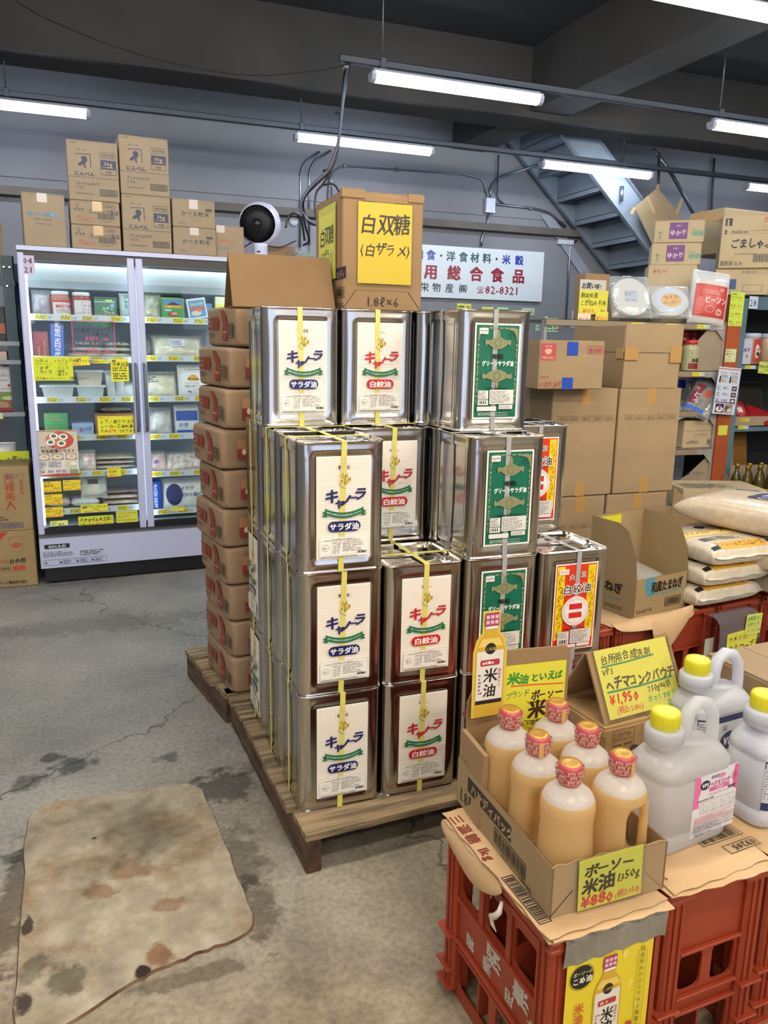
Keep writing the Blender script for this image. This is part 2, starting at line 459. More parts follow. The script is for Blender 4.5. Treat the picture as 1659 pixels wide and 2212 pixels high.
SPOTS = [((-0.621, 0.7), .075, .06, '#8a8c8c', .9), ((-0.695, 0.77), .045, .04, '#8c8e8e', .9), ((-0.745, 0.633), .06, .05, '#8f9191', .8), ((-0.32, 0.648), .04, .035, '#85878a', .8), ((-0.647, 0.232), .05, .045, '#9a9c9c', .8), ((-0.767, 0.23), .05, .045, '#8c8e8e', .8),
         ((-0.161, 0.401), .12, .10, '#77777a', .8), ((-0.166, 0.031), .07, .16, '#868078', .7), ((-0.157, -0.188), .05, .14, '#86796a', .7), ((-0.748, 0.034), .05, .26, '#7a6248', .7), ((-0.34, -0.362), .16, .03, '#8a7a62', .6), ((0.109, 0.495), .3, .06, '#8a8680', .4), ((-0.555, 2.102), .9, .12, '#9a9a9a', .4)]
PSPOTS = [((-0.622, -0.285), .045, .05, '#a0a29c', .9), ((-0.688, -0.227), .03, .05, '#a4a6a0', .8), ((-0.449, -0.317), .018, .02, '#3a2420', 1), ((-0.454, -0.363), .012, .02, '#3a2420', 1), ((-0.411, -0.286), .03, .04, '#c08850', .8), ((-0.558, 0.005), .05, .04, '#b88a5c', .7), ((-0.463, 0.07), .07, .06, '#c89c6c', .6), ((-0.38, -0.111), .05, .03, '#c08c5c', .6), ((-0.708, -0.066), .012, .05, '#4a2c20', .9), ((-0.696, -0.319), .02, .03, '#4a2c20', .9), ((-0.284, 0.008), .07, .08, '#e0e0dc', .5), ((-0.551, 0.24), .010, .008, '#4a3028', 1)]
def floor_mat():
    m = mk('concrete_floor', '#8a8578', .62)
    tc = nd(m, 'TexCoord')
    n1 = nd(m, 'TexNoise'); n1.inputs['Scale'].default_value = 1.6; n1.inputs['Detail'].default_value = 8; n1.inputs['Roughness'].default_value = .62
    ln(m, tc, 'Object', n1, 'Vector')
    c1 = ramp(m, [(.3, '#6f6f6b'), (.5, '#8b8a84'), (.7, '#a29d93')], n1)
    n2 = nd(m, 'TexNoise'); n2.inputs['Scale'].default_value = 3.2; n2.inputs['Detail'].default_value = 6; n2.inputs['Roughness'].default_value = .7
    ln(m, tc, 'Object', n2, 'Vector')
    c2 = ramp(m, [(.3, '#62594a'), (.48, '#8f836c'), (.68, '#aca088')], n2)
    # tan stains and warm light painted on near end, greyer further in; broken edge
    sx = nd(m, 'SeparateXYZ'); ln(m, tc, 'Object', sx, 0)
    n3 = nd(m, 'TexNoise'); n3.inputs['Scale'].default_value = 1.3; n3.inputs['Detail'].default_value = 5; ln(m, tc, 'Object', n3, 'Vector')
    ma = nd(m, 'Math', operation='MULTIPLY_ADD'); ln(m, n3, 0, ma, 0); ma.inputs[1].default_value = 2.2; ma.inputs[2].default_value = -1.1
    ad = nd(m, 'Math', operation='ADD'); ln(m, sx, 1, ad, 0); ln(m, ma, 0, ad, 1)
    mr = nd(m, 'MapRange'); ln(m, ad, 0, mr, 0); mr.inputs[1].default_value = .6; mr.inputs[2].default_value = -.5
    mx = nd(m, 'Mix', data_type='RGBA'); ln(m, mr, 0, mx, 0); ln(m, c1, 0, mx, 6); ln(m, c2, 0, mx, 7)
    # dark spots
    v = nd(m, 'TexVoronoi'); v.inputs['Scale'].default_value = 2.6; ln(m, tc, 'Object', v, 'Vector')
    vr = ramp(m, [(.05, '#5a5a5a'), (.1, '#ffffff')], v)
    n4 = nd(m, 'TexNoise'); n4.inputs['Scale'].default_value = 60; n4.inputs['Detail'].default_value = 4; ln(m, tc, 'Object', n4, 'Vector')
    sp = ramp(m, [(.3, '#cccccc'), (.6, '#ffffff')], n4)
    m2 = nd(m, 'Mix', data_type='RGBA', blend_type='MULTIPLY'); m2.inputs[0].default_value = .6; ln(m, mx, 2, m2, 6); ln(m, vr, 0, m2, 7)
    m3 = nd(m, 'Mix', data_type='RGBA', blend_type='MULTIPLY'); m3.inputs[0].default_value = .8; ln(m, m2, 2, m3, 6); ln(m, sp, 0, m3, 7)
    # cracks
    nn = nd(m, 'TexNoise'); nn.inputs['Scale'].default_value = 5; nn.inputs['Detail'].default_value = 6; ln(m, tc, 'Object', nn, 'Vector')
    mxv = nd(m, 'Mix', data_type='RGBA', blend_type='LINEAR_LIGHT'); mxv.inputs[0].default_value = .16; ln(m, tc, 'Object', mxv, 6); ln(m, nn, 1, mxv, 7)
    vc = nd(m, 'TexVoronoi', feature='DISTANCE_TO_EDGE'); vc.inputs['Scale'].default_value = .55; ln(m, mxv, 2, vc, 'Vector')
    cr = ramp(m, [(.0, '#55514a'), (.0012, '#a09d96'), (.0035, '#ffffff')], vc)
    m4 = nd(m, 'Mix', data_type='RGBA', blend_type='MULTIPLY'); m4.inputs[0].default_value = .75; ln(m, m3, 2, m4, 6); ln(m, cr, 0, m4, 7)
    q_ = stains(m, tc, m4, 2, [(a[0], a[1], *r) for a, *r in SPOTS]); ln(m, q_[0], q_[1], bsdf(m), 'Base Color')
    rr = nd(m, 'MapRange'); ln(m, n2, 0, rr, 0); rr.inputs[3].default_value = .42; rr.inputs[4].default_value = .75; ln(m, rr, 0, bsdf(m), 'Roughness')
    b = nd(m, 'Bump'); b.inputs['Distance'].default_value = .004; b.inputs['Strength'].default_value = .6; ln(m, n4, 0, b, 'Height'); ln(m, b, 0, bsdf(m), 'Normal')
    return m
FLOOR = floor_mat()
CONC = noisy('ceiling_concrete', '#2a2d30', '#343639', 1.2, .9, bump=.003, bscale=8, coord='Object')
CONCB = noisy('beam_concrete', '#353535', '#413f3c', 1.5, .9, bump=.002, bscale=12)
WALL = noisy('wall_concrete', '#75767c', '#84858b', .8, .85, bump=.002, bscale=10)
WALLP = noisy('wall_paint', '#c5c0b4', '#b5b0a4', .8, .85)
X0, X1, YB, YF, HC = -3.6, 7.5, 5.9, -6.5, 3.9
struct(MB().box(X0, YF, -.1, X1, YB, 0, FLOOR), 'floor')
struct(MB().box(X0, YF, HC, X1, YB, HC + .1, CONC), 'ceiling')
struct(MB().box(X0, YB, 0, X1, YB + .2, HC, WALL), 'wall_back')
struct(MB().box(X0 - .2, YF, 0, X0, YB, HC, WALL), 'wall_left')
struct(MB().box(X1, YF, 0, X1 + .2, YB, HC, WALL), 'wall_right')
# street side behind the photographer: pale wall with a wide shutter opening
b = MB(); b.box(X0, YF - .2, 0, -2.6, YF, HC, WALLP); b.box(2.6, YF - .2, 0, X1, YF, HC, WALLP); b.box(-2.6, YF - .2, 2.7, 2.6, YF, HC, WALLP)
struct(b, 'wall_front')
# concrete beams
struct(MB().box(X0, 4.45, 3.35, X1, 4.82, HC, CONCB), 'trim_1')
b = MB(); b.prism([(0, 0), (.38, 0), (.38, .5), (0, .5)], 0, 12.4, CONCB, T(3.62, -6.5, 3.40, 2.4))
struct(b, 'trim_2')
struct(MB().box(X0, -.9, 3.4, X1, -.5, HC, CONCB), 'trim_3')
# stepped band and steel ledge on the back wall
struct(MB().box(X0, YB - .016, 2.78, X1, YB, 3.0, WALL), 'trim_4')
struct(MB().box(X0, YB - .11, 2.62, X1, YB, 2.69, noisy('ledge_brown', '#55504a', '#625c55', 3, .7)), 'trim_5')
# repaired, rust-stained slab let into the floor
def patch_mat():
    m = mk('rusty_concrete_patch', '#b5a98f', .7)
    tc = nd(m, 'TexCoord')
    n1 = nd(m, 'TexNoise'); n1.inputs['Scale'].default_value = 9; n1.inputs['Detail'].default_value = 7; n1.inputs['Roughness'].default_value = .7; ln(m, tc, 'Object', n1, 'Vector')
    c1 = ramp(m, [(.3, '#776f60'), (.5, '#968b76'), (.68, '#aea48f')], n1)
    n2 = nd(m, 'TexNoise'); n2.inputs['Scale'].default_value = 3.2; n2.inputs['Detail'].default_value = 6; n2.inputs['Roughness'].default_value = .75; ln(m, tc, 'Object', n2, 'Vector')
    c2 = ramp(m, [(.5, '#ffffff'), (.62, '#e6cdb0'), (.72, '#b88a5c'), (.8, '#5c3a28')], n2)
    mx = nd(m, 'Mix', data_type='RGBA', blend_type='MULTIPLY'); mx.inputs[0].default_value = .85; ln(m, c1, 0, mx, 6); ln(m, c2, 0, mx, 7)
    n3 = nd(m, 'TexNoise'); n3.inputs['Scale'].default_value = 2.1; n3.inputs['Detail'].default_value = 5; ln(m, tc, 'Object', n3, 'Vector')
    c3 = ramp(m, [(.56, '#ffffff'), (.64, '#8f9490')], n3)
    m2 = nd(m, 'Mix', data_type='RGBA', blend_type='MULTIPLY'); m2.inputs[0].default_value = .7; ln(m, mx, 2, m2, 6); ln(m, c3, 0, m2, 7)
    q_ = stains(m, tc, m2, 2, [(a[0], a[1], *r) for a, *r in PSPOTS]); ln(m, q_[0], q_[1], bsdf(m), 'Base Color')
    b = nd(m, 'Bump'); b.inputs['Distance'].default_value = .008; ln(m, n1, 0, b, 'Height'); ln(m, b, 0, bsdf(m), 'Normal')
    return m
def slab(name, pts, th, mat, edge):
    # pts = outline on the floor, corners rounded by a few extra points, edge chipped
    out = []
    n = len(pts)
    for i in range(n):
        a, c, d = Vector(pts[i - 1]), Vector(pts[i]), Vector(pts[(i + 1) % n])
        for k in range(14):
            t = k / 14
            out.append(c.lerp(d, t) if True else c)
    rr = random.Random(3); v = []; N = len(out)
    sm = [(out[i - 2] + out[i - 1] * 2 + out[i] * 2 + out[(i + 1) % N] * 2 + out[(i + 2) % N]) / 8 for i in range(N)]
    ce = sum(sm, Vector((0, 0))) / N
    ring0 = [(p.x + rr.uniform(-.004, .004), p.y + rr.uniform(-.004, .004)) for p in sm]
    ring1 = [(p[0] + (p[0] - ce.x) * .012, p[1] + (p[1] - ce.y) * .012) for p in ring0]
    v = [(x, y, th) for x, y in ring0] + [(x, y, 0.0005) for x, y in ring1]
    b = MB(); b.add(v, [tuple(range(N))], mat); b.add(v, [(i, N + i, N + (i + 1) % N, (i + 1) % N) for i in range(N)], edge)
    return struct(b, name)
sl = slab('trim_6', [(-0.743, 0.475), (-0.712, -0.456), (-0.429, -0.317), (-0.173, -0.268), (-0.229, 0.453)], .007, patch_mat(), noisy('patch_edge', '#4a3222', '#7a6048', 14, .9))

# stairs of painted steel going up to the left against the back wall
STAIR = noisy('stair_paint', '#747d88', '#808a95', 2, .5)
def stair():
    t = thing('staircase', 'blue-grey steel staircase climbing to the left under the ceiling beams', 'staircase', T(0, 0, 0))
    xa, za = 5.9, 1.70      # a low point of the stringer centre line
    sl_ = .905
    def zc(x): return za + (xa - x) * sl_
    for nm, y in (('near_stringer', 5.00), ('far_stringer', 5.78)):
        b = MB(); x0, x1 = 3.05, 7.2; hh = .19
        xt = lambda o: xa - (3.9 - o - za) / sl_
        poly = [(xt(-hh), 3.9), (x1, zc(x1) - hh), (x1, zc(x1) + hh), (xt(hh), 3.9)]
        b.prism(poly, y - .006, y + .006, STAIR)
        for s_ in (-1, 1):
            q = [(xt(s_ * hh), 3.893), (x1, zc(x1) + s_ * hh - .005), (x1, zc(x1) + s_ * hh + .005), (xt(s_ * hh), 3.9)]
            b.prism(q, y - (.05 if y < 5.4 else -.0), y + (.0 if y < 5.4 else .05), STAIR)
        b.build('stringer', t)
    n = 0; x = 6.6
    while x > 3.2:
        z = zc(x) - .03
        if z < 3.8:
            b = MB(); b.box(x - .14, 5.012, z - .006, x + .15, 5.77, z, STAIR); b.box(x - .14, 5.012, z - .05, x - .134, 5.77, z, STAIR)
            b.box(x + .144, 5.012, z - .05, x + .15, 5.77, z, STAIR)
            b.box(x - .14, 5.012, z, x - .134, 5.77, z + .20, STAIR)
            b.build('tread', t)
        x -= .24
    return t
stair()
# ---------------------------------------------------------------- lamps on hung rails
TUBE = {}
def tube_mat(warm):
    if warm not in TUBE: TUBE[warm] = emit('lamp_diffuser_warm' if warm else 'lamp_diffuser_cold', WARM if warm else COLD, TUBE_W * (1.8 if warm else 1))  # warm, stronger diffuser only for the unseen rows added to light the front
    return TUBE[warm]
ENDC = mk('lamp_end_cap', '#c8ccd6', .3)
def lamp_proto(warm):
    t = thing('ceiling_lamp', 'lamp', 'lamp')
    b = MB(); b.box(.012, -.052, .031, 1.218, .052, .036, mk('lamp_reflector', '#d5d9e0', .4)); b.box(.02, -.02, .036, 1.21, .02, .058, mk('lamp_housing', '#b9bdc6', .4), c=.003); b.build('housing', t)
    b = MB(); pr = [(-.036, .03), (-.038, .01), (-.03, -.012), (-.012, -.022), (.012, -.022), (.03, -.012), (.038, .01), (.036, .03)]
    v = [(x, y, z) for x in (.03, 1.20) for y, z in pr]; n = len(pr)
    b.add(v, [(i, i + 1, n + i + 1, n + i) for i in range(n - 1)] + [(n - 1, 0, n, 2 * n - 1)], tube_mat(warm), None, True); b.build('diffuser', t)
    for x in (0, 1.2):
        b = MB(); v = [(xx, y * 1.04, z * 1.04) for xx in (x, x + .03) for y, z in pr]
        b.add(v, [(i, i + 1, n + i + 1, n + i) for i in range(n - 1)] + [(n - 1, 0, n, 2 * n - 1), tuple(range(n))[::-1], tuple(range(n, 2 * n))], ENDC); b.build('end_cap', t)
    return t
lp = {0: lamp_proto(0), 1: lamp_proto(1)}; used = set()
LROWS = [(4.73, 0, [(-1.62, 'lit tube lamp cut by the left edge of the photo'), (1.16, 'lit tube lamp behind the hanging cable bundle'), (3.46, 'lit tube lamp crossing in front of the stairs'), (5.85, 'lit tube lamp above the topmost cartons at the right edge')]),
         (3.11, 0, [(1.25, 'lit tube lamp nearest the camera, above the oil cans'), (3.92, 'lit tube lamp at the right edge on the nearer rail')]),
         (1.47, 0, [(-3.4, 0), (-.9, 0), (1.9, 0), (4.4, 0)]), (-.2, 1, [(-2.6, 0), (-.4, 0), (1.6, 0), (3.8, 0)]),  # from here on unseen rows, spacing carried on and added for light
         (-1.9, 1, [(-2.6, 0), (-.4, 0), (1.8, 0), (4, 0)]), (-3.6, 1, [(-2.6, 0), (-.4, 0), (1.8, 0)]), (-5.2, 1, [(-2.6, 0), (0, 0), (2.4, 0)])]
for y, wm, xs in LROWS:
    for x, lab in xs:
        src = lp[wm]; L_ = lab or 'lit tube lamp on the rails behind the photographer, out of the frame'
        G_ = None if lab else 'lamps behind the camera'
        M_ = T(x, y, 3.05)
        if wm not in used: used.add(wm); src.matrix_basis = M_; src['label'] = L_; o = src
        else: o = dup(src, L_, M_)
        if G_: o['group'] = G_
def rail(label, y, x0, x1, rods):
    t = thing('lamp_rail', label, 'rail', T(x0, y, 3.115))
    b = MB(); L = x1 - x0; b.box(0, -.02, 0, L, -.017, .04, GALV); b.box(0, .017, 0, L, .02, .04, GALV); b.box(0, -.02, .037, L, .02, .04, GALV); b.box(0, -.02, 0, L, -.008, .003, GALV); b.box(0, .008, 0, L, .02, .003, GALV)
    b.build('channel', t)
    for x in rods:
        MB().tube([(x - x0, 0, .04), (x - x0, 0, 3.9 - 3.115)], .0045, GALV).build('hanger_rod', t)
        MB().box(x - x0 - .02, -.028, -.004, x - x0 + .02, .028, .055, GALV, c=.003).build('clamp', t)
rail('grey steel lamp rail running across in front of the back wall', 4.73, -3.55, 7.4, [-.95, 1.22, 4.35, 6.4])
rail('nearer grey steel lamp rail above the oil cans, cables tied to its end', 3.11, 1.05, 7.4, [1.33, 4.0, 6.2])
# ---------------------------------------------------------------- square oil cans
S_, H_, RC = .238, .349, .026
def can_body():
    mb = MB(); per = []
    nS, nC = 26, 6; a = S_ / 2
    # perimeter samples: (x, y, nx, ny, u along side or None)
    for side in range(4):
        ang = side * PI / 2; ca, sa = math.cos(ang), math.sin(ang)
        def rot(x, y): return (x * ca - y * sa, x * sa + y * ca)
        L = S_ - 2 * RC
        for i in range(nS):
            u = i / nS; x = -L / 2 + L * u; y = -a
            per.append((*rot(x, y), *rot(0, -1), x, side))
        for i in range(nC):
            t = R(-90 + 90 * i / nC); cx, cy = L / 2, -L / 2
            per.append((*rot(cx + RC * math.cos(t), cy + RC * math.sin(t)), *rot(math.cos(t), math.sin(t)), None, side))
    zs = [0, .002, .0045, .007, .010]; z = .010
    while z < H_ - .013: z += .0068; zs.append(z)
    zs += [H_ - .007, H_ - .0045, H_ - .002, H_]
    def ss(x): x = max(0, min(1, x)); return x * x * (3 - 2 * x)
    def disp(u, z, side):
        d = 0
        if z < .0045 or z > H_ - .0045: d += .0022
        if u is None: return d - .0004 * (abs(z - H_ / 2) < .13)
        # framed panel, rounded corners, and a bead above and below it
        hw, z0, z1, rr = .083, .030, H_ - .030, .014
        dx = abs(u) - (hw - rr); dz = max(z0 + rr - z, z - (z1 - rr)); 
        q = math.hypot(max(dx, 0), max(dz, 0)) + min(max(dx, dz), 0) - rr
        d -= .0022 * ss(-q / .006 + .5)
        d += .0013 * math.exp(-((q - .004) / .003) ** 2)
        for zb in (.017, H_ - .017):
            if abs(u) < .088: d += .0018 * math.exp(-((z - zb) / .0032) ** 2) * ss((.088 - abs(u)) / .012)
        d += .0006 * math.sin(z * 21 + side * 1.3) * math.cos(u * 24 + side)
        return d
    v = []
    n = len(per)
    for z in zs:
        for (x, y, nx, ny, u, sd) in per:
            d = disp(u, z, sd); v.append((x + nx * d + a, y + ny * d + a, z))
    f = [(j * n + i, j * n + (i + 1) % n, (j + 1) * n + (i + 1) % n, (j + 1) * n + i) for j in range(len(zs) - 1) for i in range(n)]
    mb.add(v, f, TIN, None, True)
    mb.add([v[i] for i in range(n)], [tuple(range(n))[::-1]], TIN)
    return mb
def rsq(hw, r, z, k=6):
    o = []
    for cx, cy, a0 in ((hw - r, -hw + r, -90), (hw - r, hw - r, 0), (-hw + r, hw - r, 90), (-hw + r, -hw + r, 180)):
        o += [(cx + r * math.cos(R(a0 + 90 * i / k)) + S_ / 2, cy + r * math.sin(R(a0 + 90 * i / k)) + S_ / 2, z) for i in range(k + 1)]
    return o
def can_lid():
    mb = MB(); rings = [(.1205, .027, H_ - .004), (.1212, .0275, H_ - .001), (.1205, .027, H_ + .001), (.1165, .024, H_ + .0005), (.1150, .023, H_ - .006), (.100, .02, H_ - .006), (.097, .02, H_ - .0035), (.06, .02, H_ - .004)]
    v = []; n = 28
    for q in rings: v += rsq(*q)
    f = [(j * n + i, j * n + (i + 1) % n, (j + 1) * n + (i + 1) % n, (j + 1) * n + i) for j in range(len(rings) - 1) for i in range(n)]
    mb.add(v, f, TINR, None, True); mb.add(v[-n:], [tuple(range(n))], TIN)
    return mb
def clip_rect(mb): return mb
def lab_salad(kind):
    W, H = .150, .277; p = Panel(W, H, '#f2ede1', .4)
    for i in range(35):
        p.r(.0, .06 + i * .0062, W, .0007, '#d2b896')
    p.z = 3; main = '#1c1d5e' if kind == 'blue' else '#c8202c'
    if kind == 'blue':
        p.e(W / 2, .247, .022, .0095, '#8a8478'); p.e(W / 2, .247, .0214, .0089, '#f2ede1'); p.t(W / 2, .2425, .0125, 'BōSō', '#15151a', .05, 'c', 1.05)
    else: p.t(W / 2, .244, .013, 'BoSo', '#55504a', 0, 'c', 1.1)
    rr = random.Random(5)
    for i in range(26):
        a = rr.uniform(0, 6.28); q = rr.uniform(0, .019); p.e(W / 2 + q * math.cos(a) * .85, .215 + q * math.sin(a), .0035, .0032, rr.choice(('#e8b81c', '#f2cc30', '#d89c10', '#e8c840')), 6)
    for i in range(9):
        a = rr.uniform(0, 6.28); q = rr.uniform(.003, .019); p.e(W / 2 + q * math.cos(a) * .9, .213 + q * math.sin(a), .0012, .005, rr.choice(('#4c6a26', '#2f4a1a', '#6d7f2a')), 6)
    p.line([(W / 2 - .016, .205), (W / 2 - .008, .197), (W / 2 + .003, .190)], .0009, '#3c4a20')
    for c, x, y, s_ in (('キ', .018, .157, .040), ('ャ', .044, .142, .032), ('ノ', .059, .146, .036), ('ー', .083, .156, .028), ('ラ', .098, .162, .037)):
        p.t(x + .001, y - .001, s_, c, '#6b5a6e', .03, sh=.18); p.z += 1; p.t(x, y, s_, c, main, .035, sh=.18)
    g = '#1f6e44'; pts = []
    xs = [(.022 + .106 * i / 16) for i in range(17)]
    yc = lambda x: .120 + 4.6 * (x - W / 2) ** 2
    p.poly([(.014, .130), (.026, .134), (.028, .116), (.022, .118), (.014, .119), (.019, .125)], g)
    p.poly([(W - .014, .130), (W - .026, .134), (W - .028, .116), (W - .022, .118), (W - .014, .119), (W - .019, .125)], g)
    p.z += 1; p._a([(x, yc(x) + s_ * .0075) for x in xs for s_ in (-1, 1)], [(2 * i, 2 * i + 2, 2 * i + 3, 2 * i + 1) for i in range(16)], g)
    txt = '揚げ物、炒め物などあらゆるお料理にお使いいただけます。' if kind == 'blue' else '天ぷら・フライなど揚げ物はカラッとおいしく仕上がります。'
    for i, c in enumerate(txt):
        x = .026 + .1 * i / len(txt); sl_ = math.degrees(math.atan(9.2 * (x - W / 2))); p.t(x, yc(x) - .0018, .0045, c, '#f4f4ee', .01, rot=sl_)
    p.pill(.030, .076, .090, .028, main); p.z += 1
    p.t(W / 2, .0815, .0205, 'サラダ油' if kind == 'blue' else '白絞油', '#f7f5ee', .035, 'c', 1.0 if kind == 'blue' else 1.2)
    p.r(.006, .008, W - .012, .0545, '#f1ede3'); p.frame(.008, .014, W - .016, .048, '#9a968c', .0004)
    p.r(.008, .052, W - .016, .0004, '#9a968c'); p.r(.038, .014, .0004, .038, '#9a968c')
    p.fine(.04, .055, .07, .004, 1, '#97938c'); p.fine(.02, .052, .11, .004, 1, '#97938c')
    p.ring(.023, .034, .0085, .0092, '#444'); p.t(.0165, .031, .007, 'JAS', '#333', .02)
    p.fine(.042, .017, .024, .033, 6, '#97938c'); p.fine(.07, .022, .066, .029, 6, '#97938c'); p.bar(.112, .0155, .025, .006); p.fine(.008, .006, .12, .006, 2, '#88847c')
    return p
def lab_green():
    W, H = .150, .277; p = Panel(W, H, '#efece2', .35); g = '#0f6a50'; au = '#8c8a66'
    p.r(.005, .005, W - .01, H - .01, g)
    for sx_ in (0, 1):
        X = lambda x: W - x if sx_ else x
        for i in range(13):
            y = .05 + i * .0165
            if i % 3 == 1: p.e(X(.0125), y, .0042, .0042, au, 10)
            else: p.poly([(X(.010), y - .008), (X(.015), y - .004), (X(.013), y), (X(.016), y + .005), (X(.0125), y + .0085), (X(.009), y + .003), (X(.0115), y - .002)], au)
        p.poly([(X(.010), .262), (X(.012), .225), (X(.016), .240), (X(.026), .255), (X(.048), .262), (X(.03), .266)], au)
        p.z -= 1
    for i in range(4): p.e(W / 2 + (i - 1.5) * .017, .2635, .0072, .0028, au, 8)
    def orn(cy, fl, w):
        p.e(W / 2, cy, .017, .019, au, 16)
        for s_ in (-1, 1):
            p.poly([(W / 2 + s_ * q[0] * w, cy + fl * q[1]) for q in ((.008, .016), (.020, .011), (.034, .006), (.046, .009), (.050, .001), (.046, -.010), (.040, -.003), (.028, -.010), (.016, -.016), (.006, -.019))][::s_], au)
            p.ring(W / 2 + s_ * .028 * w, cy + .001, .003, .0042, '#6b7a4c', 10)
        p.ring(W / 2, cy, .009, .0102, '#5f7448', 16); p.ring(W / 2, cy, .013, .0138, '#5f7448', 16)
        p.e(W / 2, cy + fl * .024, .006, .006, au, 10); p.e(W / 2, cy + .032 * fl, .0035, .005, au, 8)
    orn(.222, 1, .86); orn(.126, -1, 1.0)
    p.pill(.012, .246, .028, .017, '#e8e6df', .002); p.z += 1; p.t(.026, .2535, .0062, 'SHOWA', '#222', .03, 'c'); p.ring(.026, .256, .0105, .0112, '#333', 10, 200, 340, .4); p.fine(.018, .2475, .016, .004, 1, '#555')
    p.ring(.120, .246, .009, .0098, '#0a3a2c'); p.ring(.120, .246, .0118, .0121, '#0a3a2c'); p.t(.112, .243, .0062, 'JAS', '#0a3020', .02)
    p.t(W / 2, .1765, .0155, '昭和', '#0c1512', .055, 'c', 1.2); p.t(W / 2, .156, .0165, 'グリーンサラダ油', '#eef2ec', .04, 'c', .80)
    p.t(W / 2, .0855, .0095, '昭和産業株式会社', '#0c2a20', .02, 'c', 1.0)
    p.r(.014, .058, .034, .026, '#e4e1d8'); p.fine(.016, .060, .030, .022, 5, '#555'); p.r(.052, .044, .080, .042, '#dedbd4'); p.fine(.055, .047, .074, .036, 8, '#777')
    p.r(.014, .041, .034, .015, '#e4e1d8'); p.bar(.018, .0445, .026, .009); p.r(.012, .024, .064, .013, '#e0ddd5'); p.r(.084, .029, .046, .013, '#e0ddd5'); p.fine(.087, .031, .04, .009, 3, '#777')
    p.fine(.016, .010, .115, .010, 3, '#cfd8cc')
    return p
def lab_red():
    W, H = .150, .277; p = Panel(W, H, '#f4efe6', .35); rd = '#d83a1c'; yl = '#ecd21c'
    p.r(.004, .004, W - .008, H - .008, rd); p.r(.007, .036, .027, H - .044, yl); p.r(W - .034, .036, .027, H - .044, yl)
    for X in (.020, W - .020):
        fl = 1 if X < .07 else -1
        for i in range(7):
            y = .055 + i * .028; m = fl * (1 if i % 2 else -1)
            p.line([(X + m * .007 * math.sin(k * .5), y + k * .0032 - .008) for k in range(8)], .0014, '#9c4a18')
            p.ring(X - m * .004, y + .006, .0036, .005, '#9c4a18', 10, 0 if m > 0 else 120, 270 if m > 0 else 400)
            p.ring(X + m * .004, y - .005, .0028, .0042, '#9c4a18', 10, 60, 330)
    p.z += 1; p.r(.010, .245, .034, .017, '#f0e0d8'); p.t(.027, .252, .0062, 'SHOWA', '#c04030', .02, 'c'); p.ring(.128, .249, .009, .0099, '#6c7a1c', 20, 30, 330); p.t(.120, .246, .006, 'JAS', '#5c5a1c', .02)
    for x, y, s_, c in ((.047, .229, .017, '大'), (.088, .235, .017, '豆'), (.026, .184, .031, '白'), (.060, .186, .031, '絞'), (.094, .188, .031, '油')):
        p.t(x, y, s_, c, '#f6efe8', .11); p.z += 1; p.t(x, y, s_, c, '#15100e', .03)
    cx, cy = W / 2 - .001, .127
    for r_, c in ((.047, '#f5eee8'), (.0435, '#a83828'), (.0425, '#f5eee8'), (.0385, '#a83828'), (.0375, '#eceae6')): p.e(cx, cy, r_, r_, c, 32)
    p.r(cx - .023, cy + .006, .046, .018, '#d42a28'); p.r(cx - .023, cy - .022, .046, .018, '#d42a28')
    p.t(W / 2, .066, .0098, '昭和産業株式会社', '#5c1810', .02, 'c', 1.0)
    p.r(.016, .022, .040, .042, '#dfdbd6'); p.fine(.018, .042, .034, .019, 5, '#555'); p.bar(.022, .025, .028, .012); p.r(.060, .024, .074, .044, '#dcd8d4'); p.fine(.063, .027, .068, .038, 8, '#777')
    p.r(.012, .0105, .070, .010, '#e4dcd6'); p.r(.086, .0115, .046, .011, '#e4dcd6')
    return p
LAB = {'blue': lab_salad('blue'), 'red2': lab_salad('red'), 'green': lab_green(), 'red': lab_red()}
def strap_mb(dx, dy, mat, lean=0):
    wd, t = .0076, .0009; b = MB(); a = S_
    def band(along_y, c, lean):
        e0, e1 = -.0026, a + .0026; zt = H_ + .0014; zb = -.0004
        for (p, q, flip) in (('f', e0, 1), ('b', e1, 1), ('t', zt, 1)):
            if p == 't': v = [(c - wd, e0, zt), (c + wd, e0, zt), (c + wd, e1, zt), (c - wd, e1, zt)]; o = (0, 0, t)
            else:
                v = [(c - wd + lean, q, zb + .0006), (c + wd + lean, q, zb + .0006), (c + wd, q, zt), (c - wd, q, zt)]; o = (0, -t if p == 'f' else t, 0)
            vv = v + [tuple(x + y for x, y in zip(k, o)) for k in v]
            if not along_y: vv = [(k[1], k[0], k[2]) for k in vv]
            b.add(vv, [(0, 1, 2, 3), (4, 5, 6, 7), (0, 1, 5, 4), (1, 2, 6, 5), (2, 3, 7, 6), (3, 0, 4, 7)], mat)
    band(True, a / 2 + dx, lean); band(False, a / 2 + dy, 0)
    return b
